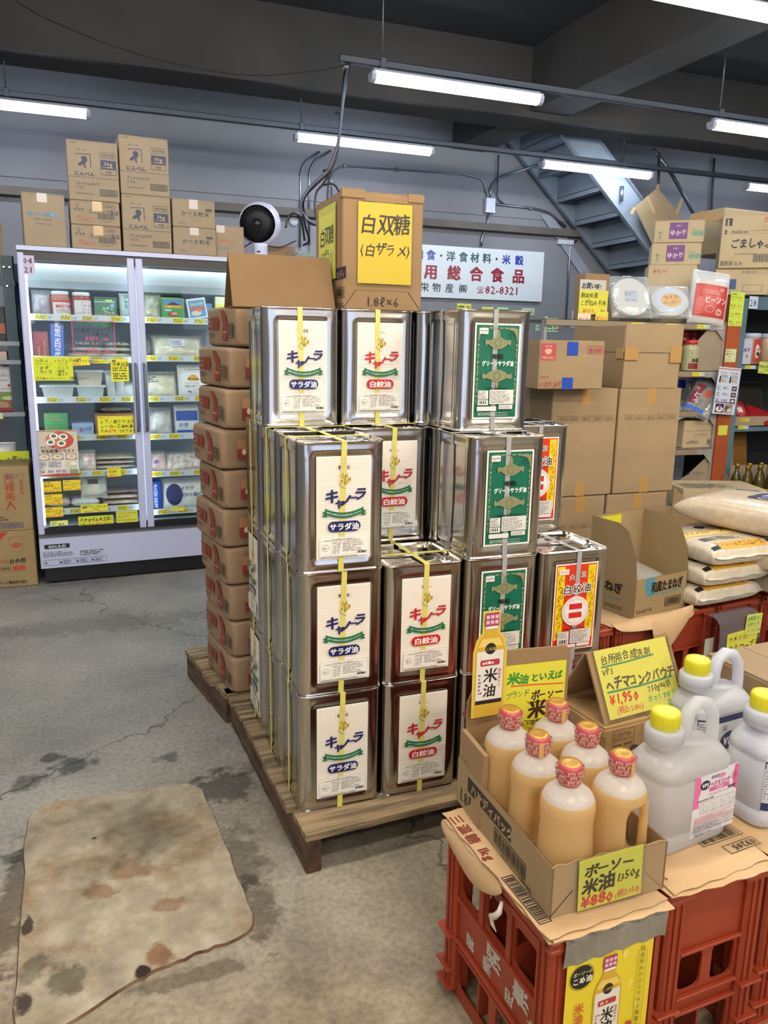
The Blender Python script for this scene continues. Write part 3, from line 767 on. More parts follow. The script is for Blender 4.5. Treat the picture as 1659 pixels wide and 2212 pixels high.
def can_proto(kind):
    t = thing('oil_can', 'can', 'can')
    can_body().build('can_body', t); can_lid().build('lid', t)
    # bail handle lying on the lid, with its ear plate
    b = MB(); z = H_ + .001; b.box(.100, .112, H_ - .004, .150, .126, H_ - .002, TINR, c=.0008)
    b.tube([(.085, .119, z - .001), (.090, .100, z), (.125, .094, z), (.160, .100, z), (.165, .119, z - .001)], .002, CHROME); b.build('handle', t)
    MB().lathe([(.026, H_ - .006), (.026, H_ - .001), (.023, H_ + .0005), (.020, H_ - .002), (.012, H_ - .002), (.011, H_ + .002), (0.001, H_ + .002)], CHROME, 24, T(.195, .045, 0), caps=False).build('spout_cap', t)
    if kind:
        b = MB(); b.box(0, -.0003, 0, .150, 0, .277, P('#efece2', .4)); LAB[kind].put(b, FR(0, -.0003, 0)); b.build('paper_label', t, T(.048, -.0002, .035))
    strap_mb(0, .0, STRW if kind in ('green', 'red') else STRY).build('strap', t)
    return t
PH = .12
# column x, row y, level, kind, label, turn
cans = [
 ('blue', 0, 0, 0, 'bottom can of the front left column, navy pill on its white striped label'),
 ('blue', .002, .001, 1, 'middle can of the front left column, navy pill on its striped label'),
 ('blue', -.001, -.002, 2, 'top can of the front left column, navy pill label, lid bare and open to view'),
 ('red2', .2465, 0, 0, 'lower can of the front column with red pill labels, standing on the pallet edge'),
 ('red2', .2465, .002, 1, 'upper front can with a red pill label, bare lid crossed by yellow strap'),
 ('green', .493, .002, 0, 'bottom green-label can, mostly hidden behind the boxed oil bottles'),
 ('green', .493, .002, 1, 'second green-label can from the bottom, behind the yellow rice oil sign'),
 ('green', .494, .002, 2, 'third green-label can from the bottom, in front of the red label can'),
 ('red', .741, .002, 0, 'bottom can with a red and yellow label, behind the yellow rice oil sign'),
 ('red', .741, 0, 1, 'upper front can with red and yellow label, bare lid beside onion dressing box'),
 ('blue', -.002, .2475, 0, 'bottom can of the second row, only its plain left side in view'),
 ('blue', -.003, .2485, 1, 'second can up in the second row, seen from its plain left side'),
 ('blue', -.002, .2475, 2, 'third can up in the second row, lid edge under the topmost navy label can'),
 ('red2', .2455, .275, 1, 'hidden can under the red pill can of the second row'),
 ('red2', .2455, .275, 2, 'can with a red pill label in the second row, half behind the front left column'),
 ('red2', .2455, .275, 0, 'lowest can of the second row behind the red pill column'),
 ('blue', -.004, .496, 2, 'third can up at the back left corner of the pallet, plain left side'),
 ('blue', -.006, .400, 3, 'topmost navy pill can, under the tent of folded brown cardboard'),
 ('red2', .2415, .405, 3, 'topmost red pill can, under the tall white sugar carton'),
 ('green', .515, .150, 3, 'topmost green-label can, highest of the cans with clear strap'),
 ('green', .493, .2500, 2, 'can behind the third green-label can, carrying the topmost one'),
 ('green', .493, .2500, 1, 'hidden second can behind the green-label column'),
 ('green', .493, .2500, 0, 'hidden bottom can behind the green-label column'),
 ('green', .489, .398, 3, 'plain can corner showing between the topmost red pill can and topmost green one'),
 ('red', .743, .262, 2, 'can with a red and yellow label at the third level, right of the green ones'),
 ('red', .742, .262, 1, 'can under the third level red and yellow one, in its second row'),
 ('red', .742, .262, 0, 'bottom can behind the front red and yellow ones'),
]
protos = {}
GN = {'blue': 'oil cans with navy pill labels', 'red2': 'oil cans with red pill labels', 'green': 'oil cans with green labels', 'red': 'oil cans with red and yellow labels'}
jr = random.Random(11); SV = {}
def place_can(kind, lab, M, group):
    if kind not in protos: o = protos[kind] = can_proto(kind); o.matrix_basis = M; o['label'] = lab; o['group'] = group
    else: o = dup(protos[kind], lab, M, group)
    for c in o.children:
        if c.name.startswith('strap'):
            k_ = ('w' if kind in ('green', 'red') else 'y', jr.randrange(4))
            if k_ not in SV:
                q_ = strap_mb((-.006, .002, .008, .004)[k_[1]], (.004, -.004, 0, .006)[k_[1]], STRW if k_[0] == 'w' else STRY, (.004, -.005, -.002, -.008)[k_[1]]).build('strap'); SV[k_] = q_.data; bpy.data.objects.remove(q_)
            c.data = SV[k_]
    return o
for k, x, y, l, lab in cans: place_can(k, lab, T(x, y, PH + l * (H_ + .0022)), GN[k])
# two cans at the back left corner stand turned, their labels facing the aisle
for l, lab in ((0, 'bottom turned can at the back left, its label facing the aisle'), (1, 'second turned can at the back left, its label facing the aisle')):
    place_can('blue', lab, T(-.005, .4975 + S_, PH + l * (H_ + .0022), -90), GN['blue'])

# ---------------------------------------------------------------- pallets
def wood(name, a, b_, st): return noisy(name, a, b_, 5, .8, bump=.003, bscale=26, stretch=st, detail=8)
WOODX = wood('pallet_wood_deck', '#5e5040', '#a08a66', (1, 9, 9)); WOODY = wood('pallet_wood_stringer', '#3e3026', '#6a5038', (9, 1, 9)); WOODD = wood('pallet_wood_end', '#5e3f2a', '#23201e', (4, 4, 3))
def plank(b, x0, y0, z0, x1, y1, z1, mat, seed, along):
    rr = random.Random(seed); n = 16; v = []; f = []
    for i in range(n + 1):
        t = i / n; e = [rr.uniform(-.0018, .0018) for _ in range(3)]
        if along == 'x':
            x = x0 + (x1 - x0) * t
            v += [(x, y0 + e[0], z0), (x, y1 + e[1], z0), (x, y1 + e[1], z1), (x, y0 + e[0], z1)]
        else:
            y = y0 + (y1 - y0) * t
            v += [(x0 + e[0], y, z0), (x0 + e[0], y, z1), (x1 + e[1], y, z1), (x1 + e[1], y, z0)]
    for i in range(n):
        for k in range(4): f.append((4 * i + k, 4 * i + (k + 1) % 4, 4 * i + 4 + (k + 1) % 4, 4 * i + 4 + k)[::-1])
    f += [(0, 1, 2, 3), (4 * n + 3, 4 * n + 2, 4 * n + 1, 4 * n)]
    return b.add(v, f, mat)
def pallet(label, M, W, D, boards, hz=PH, gap=.02):
    t = thing('wooden_pallet', label, 'pallet', M); th = .02
    bw = (D - gap * (boards - 1)) / boards
    for i in range(boards):
        y = i * (bw + gap); b = MB(); o = rnd.uniform(-.012, .004) if i else 0
        plank(b, o, y, hz - th, W + rnd.uniform(-.005, .01), y + bw, hz, WOODX, i + 1, 'x')
        if i == 0:
            for x in (.02, W / 2, W - .02): b.box(x - .003, -.001, hz - th - .004, x, .002, hz - .004, mk('rust_nail', '#3a2418', .8))
        b.build('deck_board', t)
    for i, x in enumerate((.0, W / 2 - .025, W - .045)):
        b = MB(); plank(b, x + .002, 0.004, .0, x + .045, D - .004, hz - th, WOODY, 30 + i, 'y'); b.box(x + .003, .001, .001, x + .044, .006, hz - th - .001, WOODD)
        b.build('stringer', t)
    return t
pallet('worn wooden pallet carrying the stacks of oil cans', T(-.012, -.105, 0, 3.2), .99, .99, 7)
pallet('second worn pallet behind, carrying the paper sugar sacks', T(-0.062 - .02, 0.813 + .02, 0, 10.5), .62, .50, 4)
# ---------------------------------------------------------------- paper sacks of sugar
KRAFTS = noisy('sack_paper', '#8a7258', '#9c8063', 5, .65, bump=.004, bscale=11)
def sack_proto():
    W, D, H = .34, .35, .142; p_ = 13.0; a, b_, c = W / 2, D / 2, H / 2
    t = thing('sugar_sack', 'sack', 'sack')
    mb = MB(); v = []; f = []; nu, nv = 48, 22
    def sg(q, e): return math.copysign(abs(q) ** e, q)
    for j in range(nv + 1):
        ph = -PI / 2 + PI * j / nv
        for i in range(nu):
            th = 2 * PI * i / nu; e = 2 / p_; e2 = .15
            x = a * sg(math.cos(ph), e2) * sg(math.cos(th), e); y = b_ * sg(math.cos(ph), e2) * sg(math.sin(th), e); z = c * sg(math.sin(ph), e2)
            k = .006 * math.sin(th * 5 + ph * 4) + .004 * math.sin(th * 13 + 2 + ph * 3) - .018 * math.exp(-((th - 3.75) / .10) ** 2) * math.cos(ph)
            v.append((x * (1 + k), y * (1 + k), z + c))
    for j in range(nv):
        for i in range(nu): f.append((j * nu + i, j * nu + (i + 1) % nu, (j + 1) * nu + (i + 1) % nu, (j + 1) * nu + i))
    mb.add(v, f, KRAFTS, None, True)
    M0 = None
    # folded gusset: slanting crease ridges down the near left corner
    pass
    mb.build('paper_sack', t)
    rd = '#8c3628'
    q = Panel(.31, .13)
    q.t(.004, .060, .050, '三温糖', rd, .05, sx=.9); q.poly([(.185, .02), (.235, .02), (.25, .05), (.235, .10), (.20, .125), (.17, .125), (.175, .11), (.20, .08), (.20, .05), (.185, .04)], rd); q.r(.19, .045, .042, .006, '#b08a60')
    q.r(.250, .030, .055, .050, '#8d7a60'); q.bar(.253, .033, .049, .044, '#2c2622'); q.fine(.02, .028, .07, .02, 3, '#4a3c30'); q.frame(.02, .005, .055, .014, '#4a3c30', .001)
    g = Panel(.30, .13); g.r(.12, .035, .062, .072, '#9b5a3c'); g.r(.1215, .070, .059, .0355, '#b18358'); g.r(.12, .035, .062, .036, '#8c3a26')
    g.line([(.172, .100), (.160, .082), (.152, .070)], .003, '#e0c8a8'); g.e(.146, .060, .008, .011, '#e6d2b8'); g.fine(.12, .027, .06, .006, 1, '#8a4a30'); g.frame(.20, .008, .05, .012, '#7a5a40', .0008)
    m2 = MB(); q.put(m2, FR(-a - .003, b_ - .030, .004, -90), lambda x, y: 0.0006); m2.build('side_print', t)
    m2 = MB(); g.put(m2, FR(-a - .058, -b_ - .0035, .004), lambda x, y: .0012); m2.build('end_print', t)
    return t
sp = sack_proto(); xs = [(0, 0, 0), (.006, .004, 1), (-.004, .006, -1), (-.012, 0, 0), (-.02, .004, 1), (-.014, 0, -1), (-.022, .004, 1), (-.010, .008, 0), (-.004, .004, 2), (.012, 0, 0)]
words = ['lowest', 'second', 'third', 'fourth', 'fifth', 'sixth', 'seventh', 'eighth', 'ninth', 'topmost']
for i, (dx, dy, rz) in enumerate(xs):
    lab = 'brown paper sugar sack, %s%s in the stack left of the cans' % (words[i], '' if i in (0, 9) else ' from below')
    M = T(-0.062, 0.813, PH + i * .1425, 8 + rz) @ T(.175 + dx + max(0, i - 6) * .010, .175 + dy, 0)
    if i == 0: sp.matrix_basis = M; sp['label'] = lab; sp['group'] = 'stacked paper sugar sacks'
    else: dup(sp, lab, M, 'stacked paper sugar sacks')
# ---------------------------------------------------------------- on top of the cans
def tent():
    t = thing('cardboard_flap', 'folded brown cardboard standing like a tent on the topmost navy label can', 'cardboard', T(-0.051 - .03, .455, 1.5225, 0))
    W = .315; D = .20; h = .155
    b = MB(); th = .003
    prof = [(0, 0), (.012, 0), (.075, h), (.16, 0), (.163, .002), (.077, h + .004), (.073, h + .004), (0, .003)]
    b.add([(x, y, z) for x in (0, W) for y, z in prof], [tuple(range(8)), tuple(range(8, 16))[::-1]] + [(i, (i + 1) % 8, 8 + (i + 1) % 8, 8 + i) for i in range(8)], noisy('cardboard_tent', '#735838', '#7d6140', 3, .8, bump=.0003, bscale=60))
    b.build('folded_sheet', t)
    MB().box(.0, .012, 0, W, .16, .002, CARDIN).build('base_flap', t)
tent()
f_ = Panel(.262, .33)
f_.t(.131, .012, .040, '1.8ℓ×6', '#2c2218', .03, 'c'); f_.r(.062, .078, .135, .022, '#2e241a'); f_.t(.131, .081, .016, 'ハンディパック', '#a07c4c', .03, 'c')
f_.line([(0.0, 0.0), (.045, .060)], .0022, '#2c2218'); f_.line([(.262, 0.0), (.215, .060)], .0022, '#2c2218'); f_.r(.045, .0595, .17, .0008, '#7a5830')
for x in (.065, .165): f_.frame(x, .288, .036, .030, '#2c2218', .0015)
f_.t(.068, .291, .026, '▲▲', '#2c2218'); f_.t(.170, .291, .026, '☂', '#2c2218')
l_ = Panel(.36, .33); l_.r(.22, .09, .12, .035, '#232040'); l_.t(.23, .095, .024, 'ハンディ', '#b8996a', .03); l_.frame(.24, .035, .09, .032, '#2c2218', .002); l_.bar(.245, .04, .08, .022); l_.fine(.24, .008, .09, .02, 3, '#4a3a28')
sugar = carton('tall brown carton marked 1.8L with yellow white-sugar signs, standing on the cans', T(0.246, .425, 1.5225, 0), .262, .30, .345, f_, l_, mat=CARD3)
MB().box(-.002, -.003, .325, .07, .02, .350, CARD3).build('torn_flap', sugar)
MB().box(.21, -.003, .325, .262, .015, .348, CARD3).build('torn_flap', sugar)
yp = Panel(.175, .235, '#d8bc1e', .35)
def hw(p, items):
    for it in items:
        x, y, s_, tx, col = it[:5]; kw = it[5] if len(it) > 5 else {}
        p.t(x, y, s_, tx, col, kw.get('b', .03), kw.get('al', 'l'), kw.get('sx', 1), kw.get('rot', 0), hand=kw.get('hand', 1), vert=kw.get('vert', False))
    return p
hw(yp, [(.004, .150, .062, '白双糖', '#1c1408', {'sx': .88}), (.006, .085, .040, '(白ザラメ)', '#1c1408', {'sx': .86})])
def note(label, M, pn, th=.0006, cat='sign', name='price_note', group=None, sleeve=0, base='#d8d040'):
    """a sheet of card: the thing itself, with printing on its face"""
    b = MB(); b.box(0, 0, -th, pn.w, pn.h, 0, P(base)); pn.put(b, T(0, 0, 0))
    if sleeve: b.box(-sleeve, -sleeve, -th - .0004, pn.w + sleeve, pn.h + sleeve, -th - .0002, SLEEVE); b.box(-sleeve, -sleeve, .004, pn.w + sleeve, pn.h + sleeve, .0042, SLEEVE)
    o = b.build(name, None, M); return tag(o, label, cat, group)
SM = sugar.matrix_basis
note('large yellow handwritten sign taped on the front of the tall sugar carton', SM @ FR(.048, -.004, .080), yp, sleeve=.004)
yq = Panel(.19, .225, '#c3c43a', .4); yq.r(.01, .06, .16, .14, '#d3d64a')
hw(yq, [(.015, .110, .058, '白双糖', '#1c1408', {'sx': .9}), (.022, .062, .034, '(白ザラメ)', '#1c1408', {'sx': .9})])
note('yellow handwritten sign on the left side of the tall sugar carton', SM @ FR(-.004, .25, .095, -90), yq)
# ---------------------------------------------------------------- glass door freezer and what it shows
FM = T(-.829, 2.851, 0, 3.1)
FW, FD, FH = 1.83, .68, 1.91
ICE = emit('case_light', (.86, .95, 1.0), 2.2)
INNER = mk('case_liner', '#b9c4cc', .4)
def freezer():
    t = thing('display_freezer', 'white glass-door display freezer with yellow notes behind the cans', 'freezer', FM)
    b = MB()
    b.box(0, .04, .10, .025, FD, 1.88, FRW); b.box(FW - .025, .04, .10, FW, FD, 1.88, FRW); b.box(0, FD - .03, .10, FW, FD, 1.88, FRW)
    b.box(.0, .0, 1.885, FW, FD, 1.91, FRW, c=.002); b.box(.004, .012, 1.835, FW - .004, FD, 1.885, BLACK)
    b.box(0, .01, .105, FW, .03, .285, FRW, c=.002); b.box(.01, .03, .10, FW - .01, FD, .34, FRW); b.box(.004, .014, .312, FW - .004, .03, .35, BLACK); b.box(.0, .02, .285, FW, .035, .312, mk('case_grey_strip', '#6d7078', .4))
    b.build('cabinet', t)
    b = MB(); b.box(.02, .045, .015, FW - .02, .06, .10, BLACK)
    b.build('kick_grille', t)
    b = MB()
    for i in range(70): b.box(.40 + i * .0195, .041, .03, .408 + i * .0195, .046, .085, BLACK)
    o = b.build('grille_slots', t); o['kind'] = 'stuff'
    for x in (.04, FW - .08):
        MB().lathe([(.018, 0), (.018, .02), (.01, .02)], BLACK, 12, T(x + .02, .10, 0)).build('foot', t)
    b = MB(); b.box(.025, FD - .035, .34, FW - .025, FD - .03, 1.835, INNER); b.box(.025, .05, .34, .028, FD - .03, 1.835, INNER); b.box(.025, .06, .34, FW - .025, FD - .03, .345, INNER); b.box(.025, .05, 1.825, FW - .025, FD - .03, 1.835, INNER)
    b.build('inner_liner', t)
    b = MB(); pr = [(.10, 1.825), (.10, 1.74), (.12, 1.70), (.22, 1.685), (.24, 1.825)]
    b.add([(x, y, z) for x in (.03, FW - .03) for y, z in pr], [(i, i + 1, 6 + i, 5 + i) for i in range(4)] + [(0, 1, 2, 3, 4), (5, 6, 7, 8, 9)], mk('case_white', '#aab8c0', .35))
    b.build('air_duct', t)
    b = MB()
    for i in range(44): b.box(.05 + i * .0395, .119, 1.712, .073 + i * .0395, .1215, 1.716, mk('duct_slot', '#7d8c98', .5)); b.box(.06 + i * .0395, .131, 1.698, .083 + i * .0395, .134, 1.701, mk('duct_slot', '#7d8c98', .5))
    o = b.build('duct_slots', t); o['kind'] = 'stuff'
    MB().box(.04, .075, 1.815, FW - .04, .095, 1.824, ICE).build('top_light', t)
    dv = [(0, .605, 1), (.605, 1.215, 0), (1.215, FW, 1)]
    for x0, x1, hr in dv:
        b = MB(); s0 = .030; s1 = .038
        b.box(x0 + .004, -.012, .315, x0 + .004 + (s0 if hr else s1), .012, 1.872, FRW, c=.003); b.box(x1 - .004 - (s1 if hr else s0), -.012, .315, x1 - .004, .012, 1.872, FRW, c=.003)
        b.box(x0 + .03, -.008, 1.835, x1 - .03, .010, 1.872, BLACK); b.box(x0 + .03, -.008, .315, x1 - .03, .010, .352, BLACK)
        d = b.build('door', t)
        MB().box(x0 + .032, .0, .352, x1 - .032, .004, 1.835, GLASS).build('glass', d)
        hx = x1 - .024 if hr else x0 + .024
        b = MB(); b.tube([(hx, -.012, 1.29), (hx, -.035, 1.285), (hx, -.048, 1.25), (hx + (.012 if hr else -.012) * 0, -.052, 1.10), (hx, -.048, .94), (hx, -.035, .905), (hx, -.012, .90)], [.007, .008, .009, .010, .010, .009, .008], mk('handle_grey', '#5d6270', .4)); b.build('handle', d)
    for x in (.036, .594, .64, 1.19, 1.245):
        b = MB(); b.box(x - .008, .030, .36, x + .008, .042, 1.82, ICE); b.build('light_strip', t)
    MB().box(.6, .03, .35, .622, .06, 1.83, INNER).build('mullion', t)
    MB().box(1.21, .03, .35, 1.228, .06, 1.83, INNER).build('mullion', t)
    rr = random.Random(4)
    for x0, x1, zs in ((.04, .60, (1.545, 1.315, 1.087, .868, .655, .435)), (.622, 1.21, (1.545, 1.325, 1.087, .86, .632, .395))):
        for z in zs:
            b = MB(); b.box(x0, .07, z - .012, x1, FD - .04, z - .006, mk('case_shelf', '#c9d2d8', .3)); b.box(x0, .060, z - .024, x1, .070, z + .012, mk('shelf_front_white', '#d8dee4', .3))
            s_ = b.build('shelf', t)
            x = x0 + rr.uniform(.02, .06)
            while x < x1 - .09:
                p = Panel(.062, .026, rr.choice(('#e6d83a', '#dfd24a', '#e8dc30'))); p.fine(.003, .003, .056, .02, 2, rr.choice(('#7d6a20', '#a05a20', '#6a6a30'))); p.r(.062, .0, .028, .024, '#cdd8e6'); p.fine(.064, .005, .024, .014, 2, '#5d7fae')
                m_ = MB(); p.put(m_, FR(x, .0597, z - .018)); m_.build('price_tag', s_); x += rr.uniform(.11, .16)
    return t
freezer()
# plate of small print and badge on the lower panel, and the badge itself
p = Panel(.36, .15); p.pill(.008, .118, .137, .026, '#16181e', .004); p.z += 1; p.t(.076, .1235, .0205, 'GALILEI', '#c9ccd6', .05, 'c', 1.25)
p.fine(.0, .068, .19, .034, 4, '#44464e'); p.fine(.20, .062, .15, .034, 3, '#44464e'); p.frame(.20, .065, .04, .022, '#3a3c44', .0012); p.frame(.27, .07, .05, .022, '#3a3c44', .0012)
p.frame(.0, .018, .345, .034, '#2a2c34', .0013); p.r(.08, .018, .0012, .034, '#2a2c34'); p.r(.17, .018, .0012, .034, '#2a2c34'); p.r(.255, .018, .0012, .034, '#2a2c34'); p.e(.012, .035, .005, .005, '#1a1c24', 12)
for x in (.085, .175, .26): p.poly([(x, .028), (x + .016, .028), (x + .008, .043)], '#2a2c34'); p.fine(x + .02, .022, .05, .024, 4, '#44464e')
m_ = MB(); p.put(m_, FR(.018, .0098, .105)); o = m_.build('maker_plate', bpy.data.objects['display_freezer'])

def FP(x, z, y=-.0005, tilt=0, rot=0): return FM @ FR(x, y, z, 0, tilt) @ Matrix.Rotation(R(rot), 4, 'Z')
YE = '#d6d62a'
def fnote(label, x, z, w, h, items, rot=0, bg=YE, y=-.0008, extra=None, sheet=True, fines=None):
    p = Panel(w, h, bg) if sheet else Panel(w, h)
    if extra: extra(p)
    hw(p, items)
    for q in fines or []: p.fine(*q)
    if sheet: return note(label, FP(x, z, y, 0, rot), p, base=bg)
    m_ = MB(); m_.box(0, 0, -.0004, w, h, 0, SLEEVE); p.put(m_, T()); o = m_.build('price_note', None, FP(x, z, y, 0, rot)); return tag(o, label, 'sign')
K_ = '#1d1c10'; RD = '#d0501c'; GR = '#1f8a4c'
fnote('small lilac card with 04 and 21 in the top left freezer glass', 0.021, 1.76, .064, .098, [(.008, .055, .042, '04', '#1c1a26', {'hand': .3}), (.010, .008, .042, '21', '#1c1a26', {'hand': .3})], bg='#b9a5c2', y=-.0095)
fnote('broad yellow sorbet and gelato flavour note on the left freezer door', 0.04, 1.193, .205, .130, [(.008, .100, .024, 'ソルベ', K_), (.012, .086, .013, '(シャーベット)', K_), (.008, .060, .024, '・ゆず', K_), (.006, .038, .022, '・カシス', K_), (.105, .102, .019, 'イルジェラート', K_), (.128, .086, .013, '(アイス)', K_), (.105, .064, .019, '・バニラ', K_), (.105, .045, .018, '・抹茶', K_), (.105, .027, .018, '・黒ゴマ', K_), (.010, .006, .0165, 'その他のフレーバー、ご相談ください', K_)], bg='#c9d420')
fnote('clear card with a pink frame and handwritten bargain offer on the freezer glass', 0.251, 1.347, .228, .178, [(.012, .148, .029, 'ワケアリ特価品', '#1d7a40'), (.006, .116, .026, '*広島産カキフライ', K_), (.10, .098, .020, '20個 500g', K_), (.070, .070, .030, '¥500', '#d8506a'), (.158, .072, .017, '(540)', '#d8506a'), (.004, .045, .023, '*ミラノ風半生超クラスト', K_), (.14, .029, .018, '5枚入', K_), (.076, .003, .030, '¥500', '#d8506a'), (.162, .005, .017, '(540)', '#d8506a')], sheet=False, extra=lambda p: p.frame(0, 0, .228, .178, '#c8506c', .004))
fnote('small orange-edged oyster note hanging at the centre of the left freezer door', 0.244, 1.273, .095, .052, [(.006, .030, .014, '広島産', K_), (.006, .017, .015, 'カキフライ 500g', K_), (.006, .002, .016, '¥500', RD)], rot=4, extra=lambda p: p.frame(0, 0, .095, .052, '#e0802a', .002))
fnote('thin pale yellow note above the white food boxes in the freezer', 0.35, 1.289, .090, .022, [(.004, .008, .010, '広島産カキフライ', K_), (.01, 0, .008, '¥1500(¥1620)', RD)])
fnote('tall yellow note about frozen rice dumplings beside the left door handle', 0.447, 1.187, .098, .128, [(.006, .112, .012, '業務', K_), (.008, .090, .022, '冷凍白玉', K_)], fines=[(.01, .058, .08, .026, 2, K_), (.01, .012, .085, .04, 3, K_)], extra=lambda p: (p.frame(.004, .086, .088, .024, '#d8701c', .0012), p.frame(.008, .066, .03, .012, K_, .0008), p.frame(.008, .044, .03, .012, K_, .0008)))
fnote('yellow note with an orange border about pizza crust supply on the freezer glass', 0.359, 0.88, .196, .108, [(.008, .094, .012, 'デルソーレ', K_), (.010, .068, .024, 'ミラノ風クラスト', K_), (.010, .040, .023, 'メーカー工場火事の', K_), (.012, .014, .022, 'ため', K_), (.052, .014, .023, '休売', '#d8501c'), (.088, .014, .020, 'しております。', K_)], extra=lambda p: p.frame(-.003, -.003, .202, .114, '#e08a2a', .004))
fnote('orange-edged pizza crust price note at the lower centre of the freezer', 0.394, 0.631, .080, .055, [(.006, .040, .011, 'アウトレット', K_), (.008, .026, .011, '半生超薄', K_), (.010, .004, .018, '¥500', RD)], rot=2, extra=lambda p: p.frame(0, 0, .08, .055, '#e0802a', .002))
for (lab, a, b_, nw, w_, h_, l1, l2, l3) in (
  ('yellow price card for 375g summer ice, upper left of the four ice cards', 0.044, 0.56, .096, .062, '夏目氷', '375g×3', '¥1,494', '#e2c81c'),
  ('yellow price card for 1kg rock ice, right of the summer ice card', 0.15, 0.565, .094, .060, 'ロックアイス', '1kg', '¥173', '#e2c81c'),
  ('yellow price card for flap ice, second from below in the left column', 0.046, 0.487, .096, .060, 'フラッペアイス', '2kg×5', '¥1,690', '#e2c81c'),
  ('yellow price card for 2kg rock ice bags, lowest of its column', 0.046, 0.413, .094, .058, 'ロックアイス', '2kg×5', '¥1,695', '#e2c81c')):
    fnote(lab, a, b_, nw, w_, [(.004, w_ - .013, .011, '小久保', K_), (.004, w_ - .031, .0165 if len(h_) < 7 else .0145, h_, K_), (.050, .018, .012, l1, K_), (.006, .001, .017, l2, RD), (.064, .003, .010, '(税込)', RD)], bg=l3)
fnote('pale yellow card for plate ice at the bottom left of the freezer glass', 0.067, 0.36, .095, .030, [(.006, .018, .010, '小久保', '#3a5a30'), (.006, .001, .018, 'ザ・板氷', '#3a5a30')], bg='#dfe47a')
fnote('yellow prawn note reading 350 yen digits in the lower middle of the door', 0.237, 0.427, .150, .048, [(.006, .026, .020, '無頭ブラックタイガー', K_, {'sx': .72}), (.066, .014, .014, '1.8kg', K_), (.018, -.001, .017, '¥4350', RD), (.09, .001, .011, '(税込4698)', RD)], bg='#d0d23a')
fnote('wide yellow shrimp note priced 3,400 at the foot of the left freezer door', 0.219, 0.348, .195, .056, [(.008, .026, .027, 'バナメイムキエビ', K_, {'sx': .78, 'b': .05}), (.160, .028, .016, '31/50', K_, {'sx': .8}), (.008, .002, .018, '1.8kg', K_), (.055, .000, .024, '¥3,400', RD), (.14, .003, .013, '(税込)', RD)], bg='#c8d02a')
fnote('double yellow shrimp note at the lower right corner of the left freezer door', 0.431, 0.34, .122, .082, [(.004, .064, .013, 'バナメイムキエビ26/30', K_, {'sx': .8}), (.006, .046, .014, '1kg', K_), (.032, .046, .017, '¥1850', RD), (.004, .036, .008, 'シーキング', K_), (.004, .022, .013, 'バナメイムキエビ31/40', K_, {'sx': .8}), (.004, .003, .014, '1.2kg', K_), (.038, .002, .017, '¥2950', RD)], bg='#c8d040')
fnote('yellow shrimp price strip under the right freezer door shelf', 0.746, 0.403, .085, .024, [(.003, .012, .010, 'バナメイムキエビ 16/20', K_, {'sx': .8}), (.004, .001, .010, '¥2500', RD)], bg='#d8d84a')
# pizza poster
p = Panel(.222, .262, '#d9d6d2', .3); p.r(.0, .132, .222, .128, '#c9bca8'); p.r(.0, .255, .222, .004, '#a03028')
p.e(.128, .204, .074, .050, '#b8503c', 26); p.e(.11, .200, .055, .040, '#c8705a', 20)
for x, y in ((.098, .228), (.148, .224), (.080, .194), (.136, .186)):
    p.e(x, y, .024, .018, '#efe9dc', 18); p.z += 1; p.e(x, y + .001, .013, .010, '#2c5a44', 12); p.e(x + .002, y + .002, .006, .004, '#6f9a78', 8)
p.z += 1; p.t(.026, .158, .021, '9インチ', '#121212', .03); p.t(.026, .135, .0225, '半生超薄クラスト', '#121212', .03)
for i, c in enumerate(('#b8a684', '#c2a272', '#c89a62')):
    p.r(.008 + i * .072, .092, .062, .038, '#a89a8c'); p.e(.039 + i * .072, .110, .026, .014, '#e2d4b8', 16); p.e(.041 + i * .072, .112, .012, .006, c, 10)
p.fine(.010, .046, .04, .040, 8, '#55555a'); p.fine(.060, .050, .075, .036, 7, '#66666a'); p.r(.15, .052, .062, .034, '#cfc6b4'); p.e(.165, .068, .011, .011, '#e0c878', 12); p.e(.193, .070, .017, .010, '#e8e0d0', 12)
for x in (.012, .056, .098, .132): p.fine(x, .018, .034, .020, 4, '#8a5a50')
p.r(.172, .012, .045, .022, '#7a9a5a'); p.t(.168, .036, .012, 'DEL SOLE', '#5a7ab0', .03, sx=.7); p.poly([(0, 0), (.222, .0), (.222, .010), (.11, .014), (0, .006)], '#b83a2c')
note('pizza crust poster with four mozzarella rounds on the left freezer door', FP(0.021, 0.653, -.0008), p, cat='poster', name='pizza_poster', base='#d9d6d2')
b = MB(); b.tube([(0, 0, 0), (.03, -.008, -.004), (.008, -.01, -.022)], .0015, WHITE)
o = b.build('wire_hook', None, FM @ T(.035, .03, 1.515)); tag(o, 'white wire hook under the top shelf at the freezer edge', 'hook')
o = dup(o, 'white wire hook beside the green horseradish boxes', FM @ T(.037, .03, .845))

